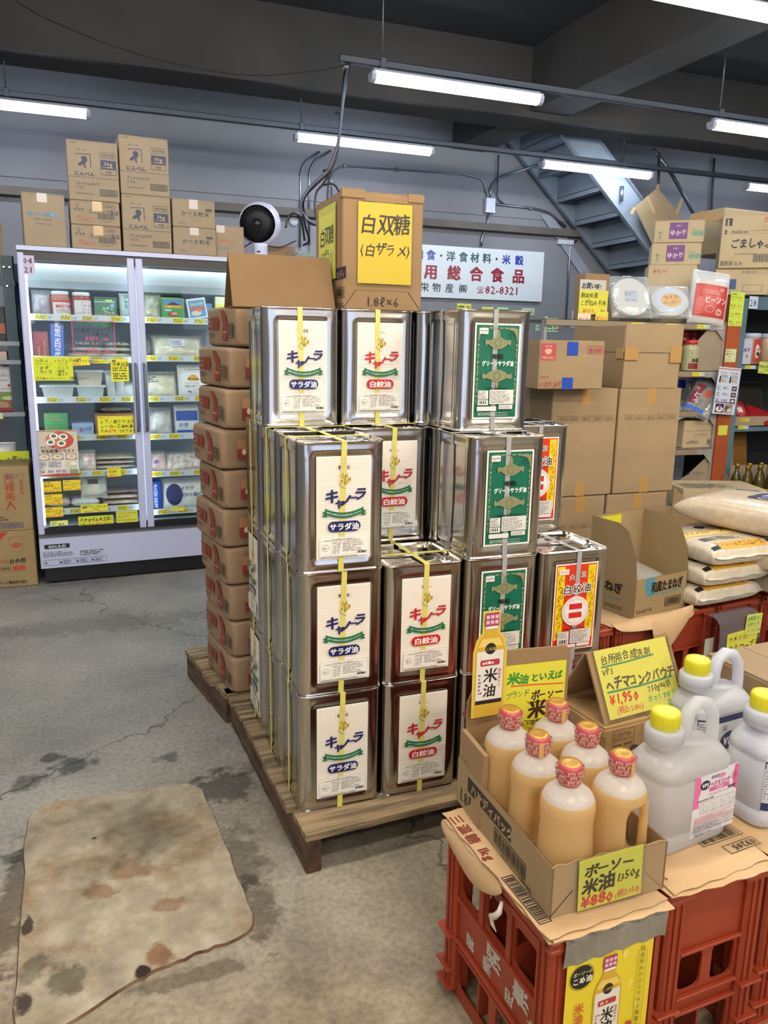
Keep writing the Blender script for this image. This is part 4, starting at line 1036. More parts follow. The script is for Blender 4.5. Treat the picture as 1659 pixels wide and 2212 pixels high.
# --- contents
def jar(label, M, r, h, body, lid, pn=None, a0=-125, group=None, name='jar', lidr=1.04, neck=.12, ribs=0):
    t = thing(name, label, 'jar', M, group)
    pr = [(r * .9, 0), (r, .004), (r, h * .72)]
    if ribs:
        pr = [(r * .9, 0), (r, .004)]
        for i in range(ribs): z = .01 + (h * .62) * i / ribs; pr += [(r, z), (r * .955, z + h * .3 / ribs), (r, z + h * .6 / ribs)]
    pr += [(r, h * .74), (r * .86, h * .84), (r * .84, h * .86)]
    MB().lathe(pr, body, 28).build('jar_body', t)
    MB().lathe([(r * .88, h * .85), (r * .88 * lidr, h * .86), (r * .88 * lidr, h * .985), (r * .84, h)], lid, 28).build('lid', t)
    if pn:
        b = MB(); put3(pn, b, CYL(r, h * .06, R(a0))); b.build('jar_label', t)
    return t
def pack(label, M, w, h, t_, mat, pn=None, off=(0, 0), name='food_bag', cat='bag', seam=.008, p=4, e=.5, amp=.03, seed=1, inner=None, group=None, seammat=None, nu=22, nv=16):
    """pillow bag standing or lying; M maps local XY face outwards along +Z"""
    t = thing(name, label, cat, M, group)
    MB().cushion(w, h, t_, mat, None, nu, nv, p, e, amp, seed, seam, seammat).build('bag_film', t)
    if inner:
        MB().cushion(w * .93, h * .86, t_ * .88, inner, T(w * .035, .004, 0), nu, nv, p, e * .9, amp * 2.2, seed + 3).build('contents', t)
    if pn:
        fn = cush(w, h, t_, p, e, amp, seed); b = MB(); pn.put(b, T(off[0], off[1], 0), lambda x, y: fn(x + off[0], y + off[1]) + .0006); b.build('bag_print', t)
    return t
def sbox(label, M, w, d, h, col, front=None, left=None, right=None, top=None, name='food_box', group=None, cat='box'):
    b = MB(); b.box(0, 0, 0, w, d, h, col if not isinstance(col, str) else P(col, .4), c=.0012)
    if front: front.put(b, FR(0, 0, 0))
    if left: left.put(b, FR(0, d, 0, -90))
    if right: right.put(b, FR(w, 0, 0, 90))
    if top: top.put(b, T(0, 0, h))
    o = b.build(name, None, M); return tag(o, label, cat, group)
def UP(x, y, z, rz=0, tilt=12, rot=0): return FM @ T(x, y, z, rz) @ Matrix.Rotation(R(90 - tilt), 4, 'X') @ Matrix.Rotation(R(rot), 4, 'Z')
pale = food('pale_food', ('#d8cfae', '#efe8cc')); white_f = food('white_food', ('#d4d6d2', '#eef0ee')); purp = food('purple_food', ('#8a7f92', '#b0a6b4'), 30); brownf = food('brown_food', ('#8a8272', '#5c5648'), 30)
pinkf = food('pink_food', ('#d8a49c', '#efe0da'), 26); leaf = food('leafy_food', ('#6d7a4c', '#a8a888'), 30); dark = food('dark_food', ('#5a4e50', '#7d6e70'), 14)
PET = clear('clear_pet', '#f0f4f4', .10, .05)
z1 = 1.545
pack('clear bag of purple frozen food at the left of the top freezer shelf', UP(.055, .12, z1, 0, 4), .10, .135, .07, FILM, inner=purp, p=2.6)
q = Panel(.13, .085, '#e4dcdc'); q.r(0, .070, .13, .014, '#d83a2c'); q.r(.018, .040, .095, .016, '#d8504a'); q.t(.065, .042, .013, '7大胡麻辛', '#f4ecec', .03, 'c'); q.fine(.02, .012, .09, .022, 4, '#8a5a5a')
jar('white-capped jar of orange paste with a red banded label on the top shelf', FM @ T(.205, .13, z1), .052, .140, mk('jar_orange', '#c07a5c', .25), mk('jar_cap_white', '#e6e8ec', .35), q, -140)
q = Panel(.13, .085, '#e4e0e0'); q.frame(.050, .020, .044, .055, '#c8404a', .0015); q.t(.054, .048, .020, 'チャン', '#c83a3a', .03); q.t(.054, .026, .018, 'ジャ', '#c83a3a', .03); q.fine(.01, .008, .1, .012, 2, '#8a8a8a')
jar('white-capped jar of red paste beside the orange one on the top shelf', FM @ T(.316, .13, z1), .052, .138, mk('jar_red', '#a8482c', .25), mk('jar_cap_white'), q, -140)
q = Panel(.115, .105, '#3f7a54', .3); q.r(0, .088, .115, .004, '#cfe0c8'); q.pill(.06, .094, .04, .009, '#cfe04a'); q.t(.040, .045, .022, 'みかん', '#e8ece4', .03, hand=1); q.t(.046, .022, .022, 'ワカメ', '#e8ece4', .03, hand=1); q.e(.098, .070, .013, .013, '#7aa8e0', 14)
sbox('green seaweed packs in a low tray on the top freezer shelf', FM @ T(.385, .12, z1), .125, .12, .118, '#2f5e40', q)
MBx = MB().box(0, 0, 0, .13, .002, .022, CARD); o = MBx.build('cardboard_strip', None, FM @ T(.383, .112, z1 + .0005)); tag(o, 'low cardboard strip holding the green seaweed packs', 'cardboard')
q = Panel(.07, .10); q.t(.02, .05, .026, 'シャ', '#3f6a5c', .04, vert=True)
q = Panel(.07, .11); [q.t(.022, .105 - i * .027, .028, c, '#3f6a5c', .04, rot=-6) for i, c in enumerate('ジャモ')]
pack('grey-green stand-up pouch at the right end of the top left shelf', UP(.522, .12, z1, 0, 6), .075, .135, .04, mk('pouch_grey_green', '#9fb5ac', .3), q, (.0, .006), name='pouch', cat='pouch')
z2 = 1.315
q = Panel(.075, .14, '#8a2c34', .15); q.t(.060, .012, .013, 'FANCY CAKE', '#c8a050', .02, rot=90); q.t(.03, .012, .013, 'FRANCE', '#c8a050', .02, rot=90)
sbox('dark red foil packet leaning at the left of the second shelf', FM @ T(.050, .10, z2, 0, -6), .078, .03, .148, '#7a2630', q)
q = Panel(.068, .19, '#1c5ad0', .2); q.t(.050, .006, .041, 'FROZEN SHRIMP', '#eef2fa', .04, rot=90, sh=.15, sx=.62)
sbox('bright blue upright box of frozen shrimp on the left door second shelf', FM @ T(.136, .095, z2, 0, -5, 2.5), .068, .05, .192, '#1c50c0', q)
for i, (x, y, zz, w_, rz) in enumerate(((.215, .15, .0, .24, 2), (.235, .17, .034, .22, -3), (.26, .18, .067, .20, 3), (.40, .14, .0, .18, 1), (.41, .16, .034, .17, -2), (.40, .18, .066, .18, 2))):
    pack(('flat clear pack of naan bread on the left door second shelf, %s' % ('lowest left', 'middle left', 'top left', 'lowest right', 'middle right', 'top right')[i]), FM @ T(x, y, z2 + .017 + zz, rz), w_, .26, .034, FILM, inner=pale, p=3, seed=i, group='flat bread packs in the freezer')
z3 = 1.087
def tray(label, M, w, d, h, mat, lidm):
    t = thing('food_container', label, 'container', M)
    b = MB(); k = .12; v = [(w * k * .5, d * k * .5, 0), (w - w * k * .5, d * k * .5, 0), (w - w * k * .5, d - d * k * .5, 0), (w * k * .5, d - d * k * .5, 0), (0, 0, h), (w, 0, h), (w, d, h), (0, d, h)]
    b.add(v, [(3, 2, 1, 0), (0, 1, 5, 4), (1, 2, 6, 5), (2, 3, 7, 6), (3, 0, 4, 7)], mat); b.build('tub', t)
    b = MB(); b.box(-.012, -.008, h, w + .012, d + .008, h + .014, lidm, c=.004); b.build('lid', t); return t
TUB = mk('milky_tub', '#cfd6d8', .3); LIDW = mk('milky_lid', '#eaf0f2', .3)
tray('low white lidded food tub at the left of the third freezer shelf', FM @ T(.075, .12, z3), .17, .22, .062, TUB, LIDW)
tray('lower of two stacked milky food tubs on the third freezer shelf', FM @ T(.262, .12, z3), .15, .22, .060, mk('milky_tub_blue', '#c2d6da', .3), LIDW)
tray('upper of two stacked milky food tubs, cream ice cream inside', FM @ T(.268, .13, z3 + .0745), .14, .20, .072, mk('milky_tub_cream', '#d6cdbb', .3), LIDW)
for i in range(2): pack('upright piping bag of white cream, %s of the pair' % ('left', 'right')[i], UP(.430 + i * .042, .13, z3, 0, 3, 4 - 8 * i), .05, .15, .035, FILM2, inner=white_f, p=2.5, seed=i)
pack('crumpled white bag at the right of the third freezer shelf', UP(.500, .13, z3, 0, 30), .10, .09, .06, FILM2, inner=white_f, p=2.3, seed=5)
z4 = .868
for i in range(2):
    q = Panel(.125, .066, '#3f9c55', .35); q.e(.018, .052, .008, .008, '#c8603c', 10); q.t(.062, .040, .016, '金印', '#d85a34', .03, 'c'); q.t(.062, .022, .014, 'おろしわさび', '#d8703c', .02, 'c'); q.fine(.04, .01, .05, .006, 1, '#2a5a38')
    sbox('green horseradish box on the fourth shelf, %s of the two' % ('lower', 'upper')[i], FM @ T(.075, .11, z4 + i * .068), .127, .20, .067, '#2f8846', q)
q = Panel(.12, .065, '#9dbadc', .3); q.t(.045, .022, .026, '生わさび', '#1c1c20', .03, rot=6, sx=.6); q.t(.040, .022, .026, '生', '#d02a2a', .05, rot=6, sx=.6)
sbox('pale blue box of fresh wasabi behind the pizza poster corner', FM @ T(.222, .13, z4, 0), .12, .12, .072, '#8fb0d6', q)
q = Panel(.20, .10)
carton('open cardboard box under the orange-bordered freezer note', FM @ T(.352, .12, z4), .22, .25, .125, mat=CARD)
pack('clear bag with red print on top of the open cardboard box in the freezer', FM @ T(.385, .16, z4 + .145, 0), .18, .18, .04, FILM, Panel(.08, .04).t(.0, .0, .02, '冷凍パイ', '#b03a2a', .02, hand=1), (.06, .05), inner=brownf)
z5 = .655
pack('pale pink bag at the left of the fifth freezer shelf', UP(.245, .12, z5, 0, 20), .10, .12, .05, FILM, inner=pinkf, seed=4)
for i in range(3): pack('flat clear pack of pizza crusts on the fifth freezer shelf, %s' % ('lowest', 'middle', 'topmost')[i], FM @ T(.335, .13, z5 + .014 + i * .028, 1 - i * 2), .235, .28, .028, FILM, inner=(white_f, pinkf, pale)[i], p=3, seed=i + 2)
z6 = .435
pack('upright clear bag with a grey label on the bottom freezer shelf', UP(.248, .14, z6 + .06, 0, 22), .15, .13, .06, FILM2, Panel(.06, .03, '#5c5f66'), (.04, .07), inner=pale, seed=7)
pack('white and red ice cube bag at the bottom of the left freezer door', FM @ T(.190, .12, z6 + .028), .16, .16, .055, FILM2, Panel(.07, .03).t(0, 0, .026, '氷', '#d02a2a', .04), (.03, .03), inner=white_f, seed=8)
pack('dark pink frozen bag behind the ice price cards', FM @ T(.06, .14, z6 + .03), .13, .18, .06, FILM, inner=pinkf, seed=9)
for i in range(3): pack('flat pack of peach coloured fillets at the lower right of the left door, %s' % ('lowest', 'middle', 'topmost')[i], FM @ T(.365, .12, z6 + .016 + i * .033, i * 2 - 2), .215, .22, .031, FILM, inner=(food('peach_food', ('#e0b48c', '#f0dcc4'), 12), _mc['peach_food'], dark)[i] if i else food('peach_food', ('#e0b48c', '#f0dcc4'), 12), p=3, seed=i + 12)
# right door
pack('clear bag of dried leaves leaning at the left of the right door top shelf', UP(.640, .12, z1, 0, 16, -6), .11, .17, .05, FILM, inner=leaf, p=2.3)
q = Panel(.125, .118, '#4f9a5c', .25); q.r(0, 0, .125, .016, '#58b84a'); q.r(.008, .085, .109, .03, '#5a8ec8'); q.poly([(.02, .085), (.062, .104), (.105, .085)], '#2c3a5c'); q.r(.008, .068, .109, .017, '#d8903a'); q.t(.062, .070, .014, '信州みそ漬', '#e8d860', .03, 'c'); q.e(.060, .032, .032, .014, '#a84a3c', 14); q.e(.068, .036, .020, .008, '#d8a49a', 10); q.pill(.012, .05, .04, .010, '#a8d0e8')
for i in range(4):
    sbox('green pickle pack with a blue mountain picture, %s of the row on the top shelf' % ('front', 'second', 'third', 'rearmost')[i], FM @ T(.765 - i * .006, .11 + i * .022, z1, 0), .127, .018, .124 + i * .003, '#6fae78', q if i == 0 else None)
q = Panel(.115, .115, '#5a9ad0', .25); q.frame(0, 0, .115, .115, '#dfe8ee', .008); q.t(.058, .078, .017, 'きみよわさび', '#e8e84a', .04, 'c', .8); q.t(.058, .095, .012, '丸', '#d83a3a', .04, 'c'); q.r(.01, .048, .095, .020, '#b86a50'); q.e(.05, .032, .032, .016, '#d8d0b8', 14); q.e(.07, .050, .02, .012, '#e0703a', 12)
sbox('tilted blue and white wasabi pickle pack on the right door top shelf', FM @ T(.920, .105, z1 + .004, 6, 0, -9), .115, .018, .118, '#dfe6ea', q)
sbox('second blue wasabi pickle pack half behind the tilted one', FM @ T(.985, .15, z1, 0, 0, -3), .085, .018, .10, '#dfe6ea', Panel(.085, .1, '#5a9ad0'))
q = Panel(.10, .10, '#e2dc4a', .3); q.t(.02, .03, .022, '笹かま', '#3a5a40', .03); q.t(.055, .06, .02, 'ラ', '#d84a3a', .04)
sbox('yellow pickle pack at the right end of the top shelf', FM @ T(1.08, .12, z1), .11, .03, .145, '#dfe2c8', q)
q = Panel(.09, .05, '#dfe4ee', .4); q.fine(.006, .006, .078, .036, 4, '#3a4a8a')
pack('big clear bag of pale potato wedges on the right door second shelf', UP(.70, .12, 1.325, 0, 35), .30, .15, .09, FILM, q, (.10, .05), inner=pale, p=2.4, seed=21)
pack('dim bag of frozen food behind the big potato bag', UP(.64, .24, 1.325, 0, 30), .20, .15, .08, FILM, inner=brownf, p=2.4, seed=22)
pack('clear bag with white print at the left of the right door third shelf', UP(.645, .13, z3, 0, 18), .19, .15, .08, FILM, Panel(.06, .05).fine(0, 0, .06, .04, 3, '#4a4a50'), (.02, .08), inner=pale, p=2.6, seed=24)
q = Panel(.15, .165, '#e6e8ea', .3); q.fine(.02, .148, .11, .010, 1, '#3a5a40'); q.ring(.068, .088, 0, .032, '#e0a030', 20, 0, 180, 1.0); q.r(.036, .080, .064, .012, '#e0a030'); q.t(.068, .086, .021, 'McCain', '#14100c', .05, 'c'); q.t(.06, .062, .011, 'フレンチフライポテト', '#20242c', .02, 'c', .8); q.fine(.015, .040, .10, .016, 2, '#20242c'); q.t(.03, .012, .016, '1kg', '#20242c', .04); q.frame(.068, .010, .03, .018, '#20242c', .001)
pack('white potato bag with a yellow sun logo on the right door third shelf', UP(.84, .11, z3, 0, 14), .19, .19, .07, mk('white_pp', '#dfe1e0', .3), q, (.022, .012), seed=25, p=3)
pack('bag of grey-white frozen pieces at the left of the fourth shelf', UP(.655, .12, .86, 0, 15), .14, .16, .09, FILM, inner=food('gyoza', ('#a8a49c', '#e4e0d8'), 16), p=2.4, seed=26)
q = Panel(.13, .13); q.r(0, .07, .13, .06, '#2a50a8'); q.t(.01, .035, .026, 'かき', '#5a7ac0', .05, sx=1.2); q.r(0, .0, .13, .012, '#2a62c8')
pack('blue and clear oyster bag on the right door fourth shelf', UP(.81, .12, .86, 0, 10), .15, .17, .07, FILM2, q, (.01, .01), inner=white_f, p=3, seed=27)
q = Panel(.08, .06); q.t(0, .01, .034, 'の', '#7a4a9a', .08)
pack('pink frozen bag at the left of the right door fifth shelf', UP(.655, .12, .632, 0, 30), .10, .13, .07, FILM, q, (.02, .03), inner=pinkf, p=2.4, seed=28)
pack('clear bag of mixed seafood pieces on the right door fifth shelf', UP(.745, .12, .632, 0, 45), .24, .14, .08, FILM, inner=food('seafood', ('#c8a08c', '#f2ece6'), 34), p=2.6, seed=29)
q = Panel(.055, .165, '#2a50b8', .25); q.t(.012, .160, .030, 'FROZEN SHRIMP', '#dfe6f4', .04, rot=-90, sx=.62)
sbox('blue box of frozen shrimp standing at the lower left of the right freezer door', FM @ T(.655, .11, .395), .055, .08, .178, '#2446a4', q)
q = Panel(.24, .15); q.e(.04, .07, .05, .068, '#232c64', 20); q.t(.05, .095, .028, 'ハイカラ', '#2a3a7a', .03); q.t(.05, .055, .026, '下足から揚げ', '#2a3a7a', .03)
pack('large milky bag with navy print at the foot of the right door', UP(.72, .12, .395, 0, 12), .28, .18, .07, FILM2, q, (.03, .015), inner=white_f, p=3, seed=30)
# --- cartons and fan standing on the freezer
CB = '#2a3048'
def on_top(lab, x, z, w_, h_, d_, front, y=0.01, rz=0, tape=None, tmat=None, mat=None, group=None): return carton(lab, FM @ T(x, y, z, rz), w_, d_, h_, front, tape=tape, tmat=tmat, mat=mat or CARD2, group=group)
TW = mk('white_tape', '#b5aca2', .3)
q = Panel(.212, .27); q.pill(.022, .190, .040, .016, '#8a7a60', .003); q.z += 1; q.t(.042, .193, .011, '7333', '#b3a284', .03, 'c'); q.t(.022, .158, .020, '焼のり10枚', '#3a7aa0', .04, sx=1.15); q.r(.130, .158, .042, .017, '#3a86b0'); q.t(.134, .160, .014, '全形', '#a89a80', .03); q.t(.052, .132, .017, '10マイ/10×3', '#2f3440', .02, sx=1.0); q.fine(.06, .112, .09, .009, 1, '#3a5a80')
on_top('grey-brown nori carton with blue print at the left end of the freezer top', .045, 1.911, .213, .272, .28, q, rz=2, tape=(.10, .045), tmat=TW)
def ninben():
    q = Panel(.265, .305); q.fine(.02, .288, .035, .008, 1, '#4a4438'); q.fine(.085, .288, .04, .008, 1, '#8a7c68'); q.r(.0, .118, .265, .0022, CB)
    q.line([(.045, .235), (.120, .238)], .004, CB); q.line([(.118, .238), (.120, .172)], .004, CB); q.poly([(.06, .19), (.052, .178), (.066, .176), (.082, .185), (.086, .168), (.094, .166), (.092, .19), (.104, .206), (.100, .224), (.082, .228), (.070, .216), (.078, .204)], CB)
    for i, x in enumerate((.05, .065, .08, .095)): q.fine(x, .254, .012, .008, 1, '#4a4438')
    q.t(.034, .127, .026, 'にんべん', CB, .035); q.frame(.168, .225, .080, .030, CB, .0016); q.t(.208, .231, .021, '0F798', CB, .02, 'c', 1.1)
    q.r(.170, .170, .080, .045, CB); q.t(.210, .188, .024, '36g', '#a8977a', .03, 'c', 1.2); q.fine(.176, .174, .068, .010, 1, '#a8977a'); q.frame(.170, .140, .080, .030, CB, .0016); q.t(.210, .146, .021, '×10', CB, .02, 'c')
    q.t(.034, .080, .0195, 'フレッシュパック', '#33343c', .03, sx=.8); q.t(.034, .058, .0195, 'ソフト', '#33343c', .03, sx=.8); q.fine(.036, .032, .10, .010, 1, '#6a6050'); q.frame(.160, .030, .092, .034, '#4a463c', .002); q.bar(.163, .033, .086, .028, '#5a5448')
    return q
def soy():
    q = Panel(.257, .125); q.line([(.024, .100), (.037, .110), (.050, .100)], .0025, '#33343c'); q.t(.037, .088, .011, '㈱', '#33343c', .03, 'c'); q.t(.018, .070, .019, 'ヤマサ', '#33343c', .035, sx=.95); q.t(.092, .062, .0275, 'ミニパック醤油', '#33343c', .03, sx=.82); q.frame(.172, .095, .060, .020, '#4a463c', .0013); q.t(.202, .098, .0155, '016810', '#3a362e', .02, 'c', .95)
    q.t(.036, .040, .014, '5ml', '#b04a40', .04); q.frame(.036, .020, .088, .018, '#b04a40', .0013); q.t(.08, .023, .0135, '188×18入', '#b04a40', .02, 'c'); q.frame(.140, .036, .090, .028, '#3a362e', .0016); q.bar(.143, .039, .084, .022, '#4a463c'); q.fine(.15, .022, .07, .008, 1, '#6a6050')
    return q
def katsuo():
    q = Panel(.245, .152); q.t(.050, .064, .029, 'かつお粉末', '#2f3036', .03, sp=.12); q.fine(.03, .018, .07, .009, 1, '#5a5448'); q.frame(.188, .110, .038, .024, '#5a5448', .001); q.r(.188, .095, .038, .012, '#33343c'); q.fine(.190, .08, .03, .014, 2, '#5a5448'); return q
s0_ = soy(); n0 = ninben(); k0 = katsuo()
on_top('lower soy sauce sachet carton, bottom of the second column on the freezer', .283, 1.911, .257, .125, .30, s0_, tape=(.14, .05), tmat=TAPE)
on_top('upper soy sauce sachet carton, under the left bonito flake carton', .283, 2.0375, .257, .125, .30, s0_, rz=-.6, tape=(.14, .05), tmat=TAPE)
on_top('left tall bonito flake carton with a black bird-like mark, on the soy cartons', .283, 2.164, .262, .305, .30, n0, rz=-1.5)
on_top('lower bonito flake carton standing directly on the freezer', .553, 1.911, .265, .305, .30, n0)
on_top('topmost bonito flake carton, highest of everything on the freezer', .553, 2.2175, .265, .305, .30, n0, rz=1.0)
on_top('lower bonito powder carton right of the flake cartons', .828, 1.911, .245, .152, .30, k0, tape=(.12, .04), tmat=TW)
on_top('upper bonito powder carton right of the flake cartons', .828, 2.0645, .243, .152, .30, k0, rz=1, tape=(.12, .05), tmat=TW)
q = Panel(.17, .18); q.t(.01, .09, .017, '・鰹削り 200g', '#b8503c', .04, sh=.2); q.t(.014, .050, .017, '200G/10', '#4a6a8c', .04, sh=.2)
on_top('pale carton with red and blue print behind the fan, half hidden', 1.078, 1.911, .17, .182, .25, q, y=.05, tape=(.03, .04), tmat=TW)
q = Panel(.17, .10); q.t(.07, .03, .016, '200g', '#7a5a70', .03, sh=.2)
on_top('small brown carton right behind the white fan', 1.42, 1.911, .19, .105, .2, q, y=.18, mat=CARD3)
def fan():
    t = thing('air_circulator', 'round white desktop fan with black grille facing left on the freezer top', 'fan', FM @ T(1.36, .10, 1.911, -28))
    W_ = mk('fan_white', '#c9cbe2', .25)
    MB().lathe([(.118, 0), (.12, .006), (.116, .012), (.05, .02), (.048, .024)], W_, 36).build('base_plate', t)
    MB().lathe([(.046, .02), (.044, .085), (.050, .10)], W_, 24).build('stem', t)
    h = MB(); n = 14; Mh = T(0, 0, .215, 0) @ Matrix.Rotation(R(98), 4, 'X')
    pr = [(.125 * math.sin(R(a)), -.125 * math.cos(R(a)) * -1 * .0 - .118 * math.cos(R(a))) for a in range(0, 125, 8)]
    pr = [(max(.002, .128 * math.sin(R(a))), -.120 * math.cos(R(a))) for a in range(2, 128, 6)]
    h.lathe(pr, W_, 40, Mh, caps=False); o1 = h.build('shell', t)
    zf = pr[-1][1]; rf = pr[-1][0]
    g = MB(); g.lathe([(rf - .001, zf - .015), (rf * .6, zf + .0), (.03, zf + .012)], mk('fan_dark', '#0a0a12', .5), 36, Mh, caps=True); g.build('grille_back', t)
    for k in range(30):
        b = MB(); a = 2 * PI * k / 30; pts = []
        for j in range(7):
            q_ = j / 6; r_ = rf * (1 - .78 * q_); aa = a + .9 * q_; pts.append((r_ * math.cos(aa), r_ * math.sin(aa), zf + .004 + .020 * math.sin(q_ * 1.5)))
        b.tube(pts, .0016, BLACK, 5, Mh); b.build('grille_blade', t)
    MB().lathe([(rf * .24, zf + .018), (rf * .22, zf + .030), (.004, zf + .034)], BLACK, 24, Mh).build('hub', t)
    MB().box(-.010, -.048, .045, .010, -.044, .054, BLACK).build('switch', t)
fan()
# ---------------------------------------------------------------- on the back wall
def pipe(label, pts, r=.011, name='conduit', mat=None, cat='pipe', clips=()):
    t = thing(name, label, cat, T())
    q = [Vector(p) for p in pts]; out = [q[0]]
    for i in range(1, len(q) - 1):   # rounded bends
        a, c, d = q[i - 1], q[i], q[i + 1]; k = min(.06, (a - c).length / 2.2, (d - c).length / 2.2)
        p0 = c + (a - c).normalized() * k; p1 = c + (d - c).normalized() * k
        for s_ in (0, .25, .5, .75, 1): out.append((p0 * (1 - s_) + c * s_) * (1 - s_) + (c * (1 - s_) + p1 * s_) * s_)
    out.append(q[-1]); MB().tube(out, r, mat or PIPE, 8).build('tube', t)
    for c in clips: MB().box(c[0] - .014, c[1] - r * 1.3, c[2] - .02, c[0] + .014, c[1] + r * 1.6, c[2] + .02, PIPE, c=.003).build('clip', t)
    return t
WY = 5.875
SX = 4.238 - 1.9; SZ = 1.918
p = Panel(1.9, .525, '#cfd8dc', .25)
def sc(px, z, s_, ch, col, b=.045): p.t(px - SX, z, s_, ch, col, b, 'c')
for x, ch, col in ((2.886, '食', '#2a3a9c'), (3.002, '・', '#20242c'), (3.114, '洋', '#1c4a44'), (3.259, '食', '#1c4a44'), (3.395, '材', '#1c4a44'), (3.538, '料', '#1c4a44'), (3.654, '・', '#20242c'), (3.772, '米', '#2a3a9c'), (3.931, '穀', '#2a3a9c'), (2.751, '和', '#2a3a9c')): sc(x, .385, .105, ch, col)
for x, ch in ((2.652, '務'), (2.892, '用'), (3.158, '総'), (3.419, '合'), (3.67, '食'), (3.931, '品')): sc(x, .200, .155, ch, '#8c1c30', .05)
for x, ch in ((2.824, '栄'), (2.961, '物'), (3.111, '産'), (3.268, '㈱')): sc(x, .065, .100, ch, '#2c2f38', .03)
p.t(3.428 - SX, .070, .075, '☎', '#8c1c30', .01); p.t(3.533 - SX, .062, .118, '82-8321', '#8c1c30', .03, sx=.98)
b = MB(); b.box(0, 0, 0, 1.9, .02, .525, mk('sign_white', '#cfd8dc', .25), c=.004); p.put(b, FR(0, 0, 0), eps=.0004)
o = b.build('shop_sign', None, T(SX, 5.86, SZ)); tag(o, 'long white sign board with red and blue Japanese lettering on the back wall', 'sign')
jb = MB().box(-.055, -.05, -.075, .055, 0, .075, mk('junction_white', '#b9c2d4', .4), c=.006)
for x in (-.042, .042):
    for z in (-.062, .062): jb.lathe([(.006, 0), (.006, .004)], CHROME, 8, T(x, -.05, z, 0, 90))
o = jb.build('junction_box', None, T(3.545, 5.883, 2.875)); tag(o, 'small square white junction box where the wall conduits meet', 'box')
pipe('left of two conduits dropping behind the white fan', [(1.693, 5.88, 3.234), (1.545, 5.88, 3.129), (1.504, 5.88, 3.021), (1.494, 5.88, 2.231)])
pipe('right of two conduits dropping behind the white fan', [(1.809, 5.88, 3.257), (1.637, 5.88, 3.145), (1.591, 5.88, 3.041), (1.588, 5.88, 2.236)])
pipe('long thin conduit running right to the white junction box', [(1.815, 5.88, 2.77), (1.814, 5.88, 3.06), (1.927, 5.88, 3.129), (3.23, 5.88, 3.164), (3.478, 5.88, 3.13), (3.521, 5.88, 2.919)], .008, clips=[(2.5, 5.88, 3.145), (1.951, 5.88, 3.131)])
pipe('conduit rising right from the junction box to the lamp rail', [(3.553, 5.88, 2.926), (3.556, 5.88, 3.082), (3.65, 5.88, 3.163), (4.052, 5.6, 3.299)], .012)
pipe('conduit dropping from the junction box to the sign', [(3.542, 5.88, 2.815), (3.539, 5.88, 2.666), (3.473, 5.88, 2.559), (3.477, 5.88, 2.465)], .012)
pipe('black cable and conduit pair curving right under the stairs', [(3.604, 5.87, 2.896), (4.064, 5.87, 2.888), (4.268, 5.87, 2.864), (4.482, 5.85, 2.723)], .013, clips=[(4.042, 5.87, 2.886)])
pipe('dark vertical conduit left of the stairs', [(3.623, 5.86, 3.379), (3.629, 5.86, 2.956), (3.72, 5.86, 2.898)], .008, mat=mk('dark_conduit', '#3c4048', .5))
pipe('thin bright conduit dropping below the white cable duct beside the stairs', [(4.656, 5.88, 2.591), (4.586, 5.88, 2.563), (4.575, 5.88, 2.39), (4.583, 5.88, 1.662)], .011)
o = MB().box(0, -.05, 0, .20, 0, .05, mk('duct_white', '#c3cbdc', .4), c=.004).build('cable_duct', None, T(4.404, 5.9, 2.54)); tag(o, 'short white cable duct on the wall under the stairs', 'duct')
# pale diagonal strip on the back wall, alongside the stairs
b = MB(); A_ = (4.242, 5.89, 2.832); B_ = (5.049, 5.89, 1.968)
b.prism([(A_[0] - .07, A_[2]), (B_[0] - .07, B_[2]), (B_[0] + .08, B_[2]), (A_[0] + .08, A_[2])], 5.872, 5.90, noisy('pale_wall_strip', '#8a8f9c', '#9a9fae', 4, .8)); struct(b, 'trim_7')
o = MB().lathe([(.05, 0), (.048, .02), (.03, .03), (.005, .03)], mk('rosette_white', '#a8adba', .5), 20, T(0, 0, 0, 0, 90)).build('wall_cap', None, T(1.437, 5.9, 2.584)); tag(o, 'round pale cap on the wall between fan and cables', 'cap')
gn = '#b4dca4'
def wn(lab, x, z, w_, h_, seed, bg=gn, rows=4, y=5.893, col='#38503a'):
    p = Panel(w_, h_, bg); p.fine(.01, .01, w_ * .62, h_ - .02, rows, col); p.fine(w_ * .68, .01, w_ * .28, h_ - .02, rows, '#b04a5c'); return note(lab, FR(x, y, z), p, base=bg)
wn('pale green price list of four rows on the wall, nearest the big brown cartons', 4.304, 1.594, .19, .155, 1)
wn('pale green price strip on the wall right below the end of the shop sign', 4.014, 1.773, .16, .072, 2, rows=2)
wn('small green price strip above the topmost green-label can', 3.705, 1.823, .14, .022, 3, rows=1)
wn('small yellow-green price strip left of the similar green one', 3.519, 1.818, .14, .026, 4, rows=1, bg='#d2dc70')
wn('yellow card in three fields just under the shop sign', 3.22, 1.808, .17, .062, 5, rows=1, bg='#d2d64a')
wn('small green note low on the wall right of the topmost green-label can', 4.202, 1.602, .05, .065, 6, rows=2)
p = Panel(.10, .19, '#bcc6dc'); p.fine(.02, .14, .07, .03, 2, '#4a5060'); p.fine(.015, .03, .07, .08, 4, '#b08a94')
note('white printed sheet on the wall left of the glutinous rice signs', FR(4.664, 5.893, 1.649), p, cat='paper', name='notice', base='#bcc6dc')
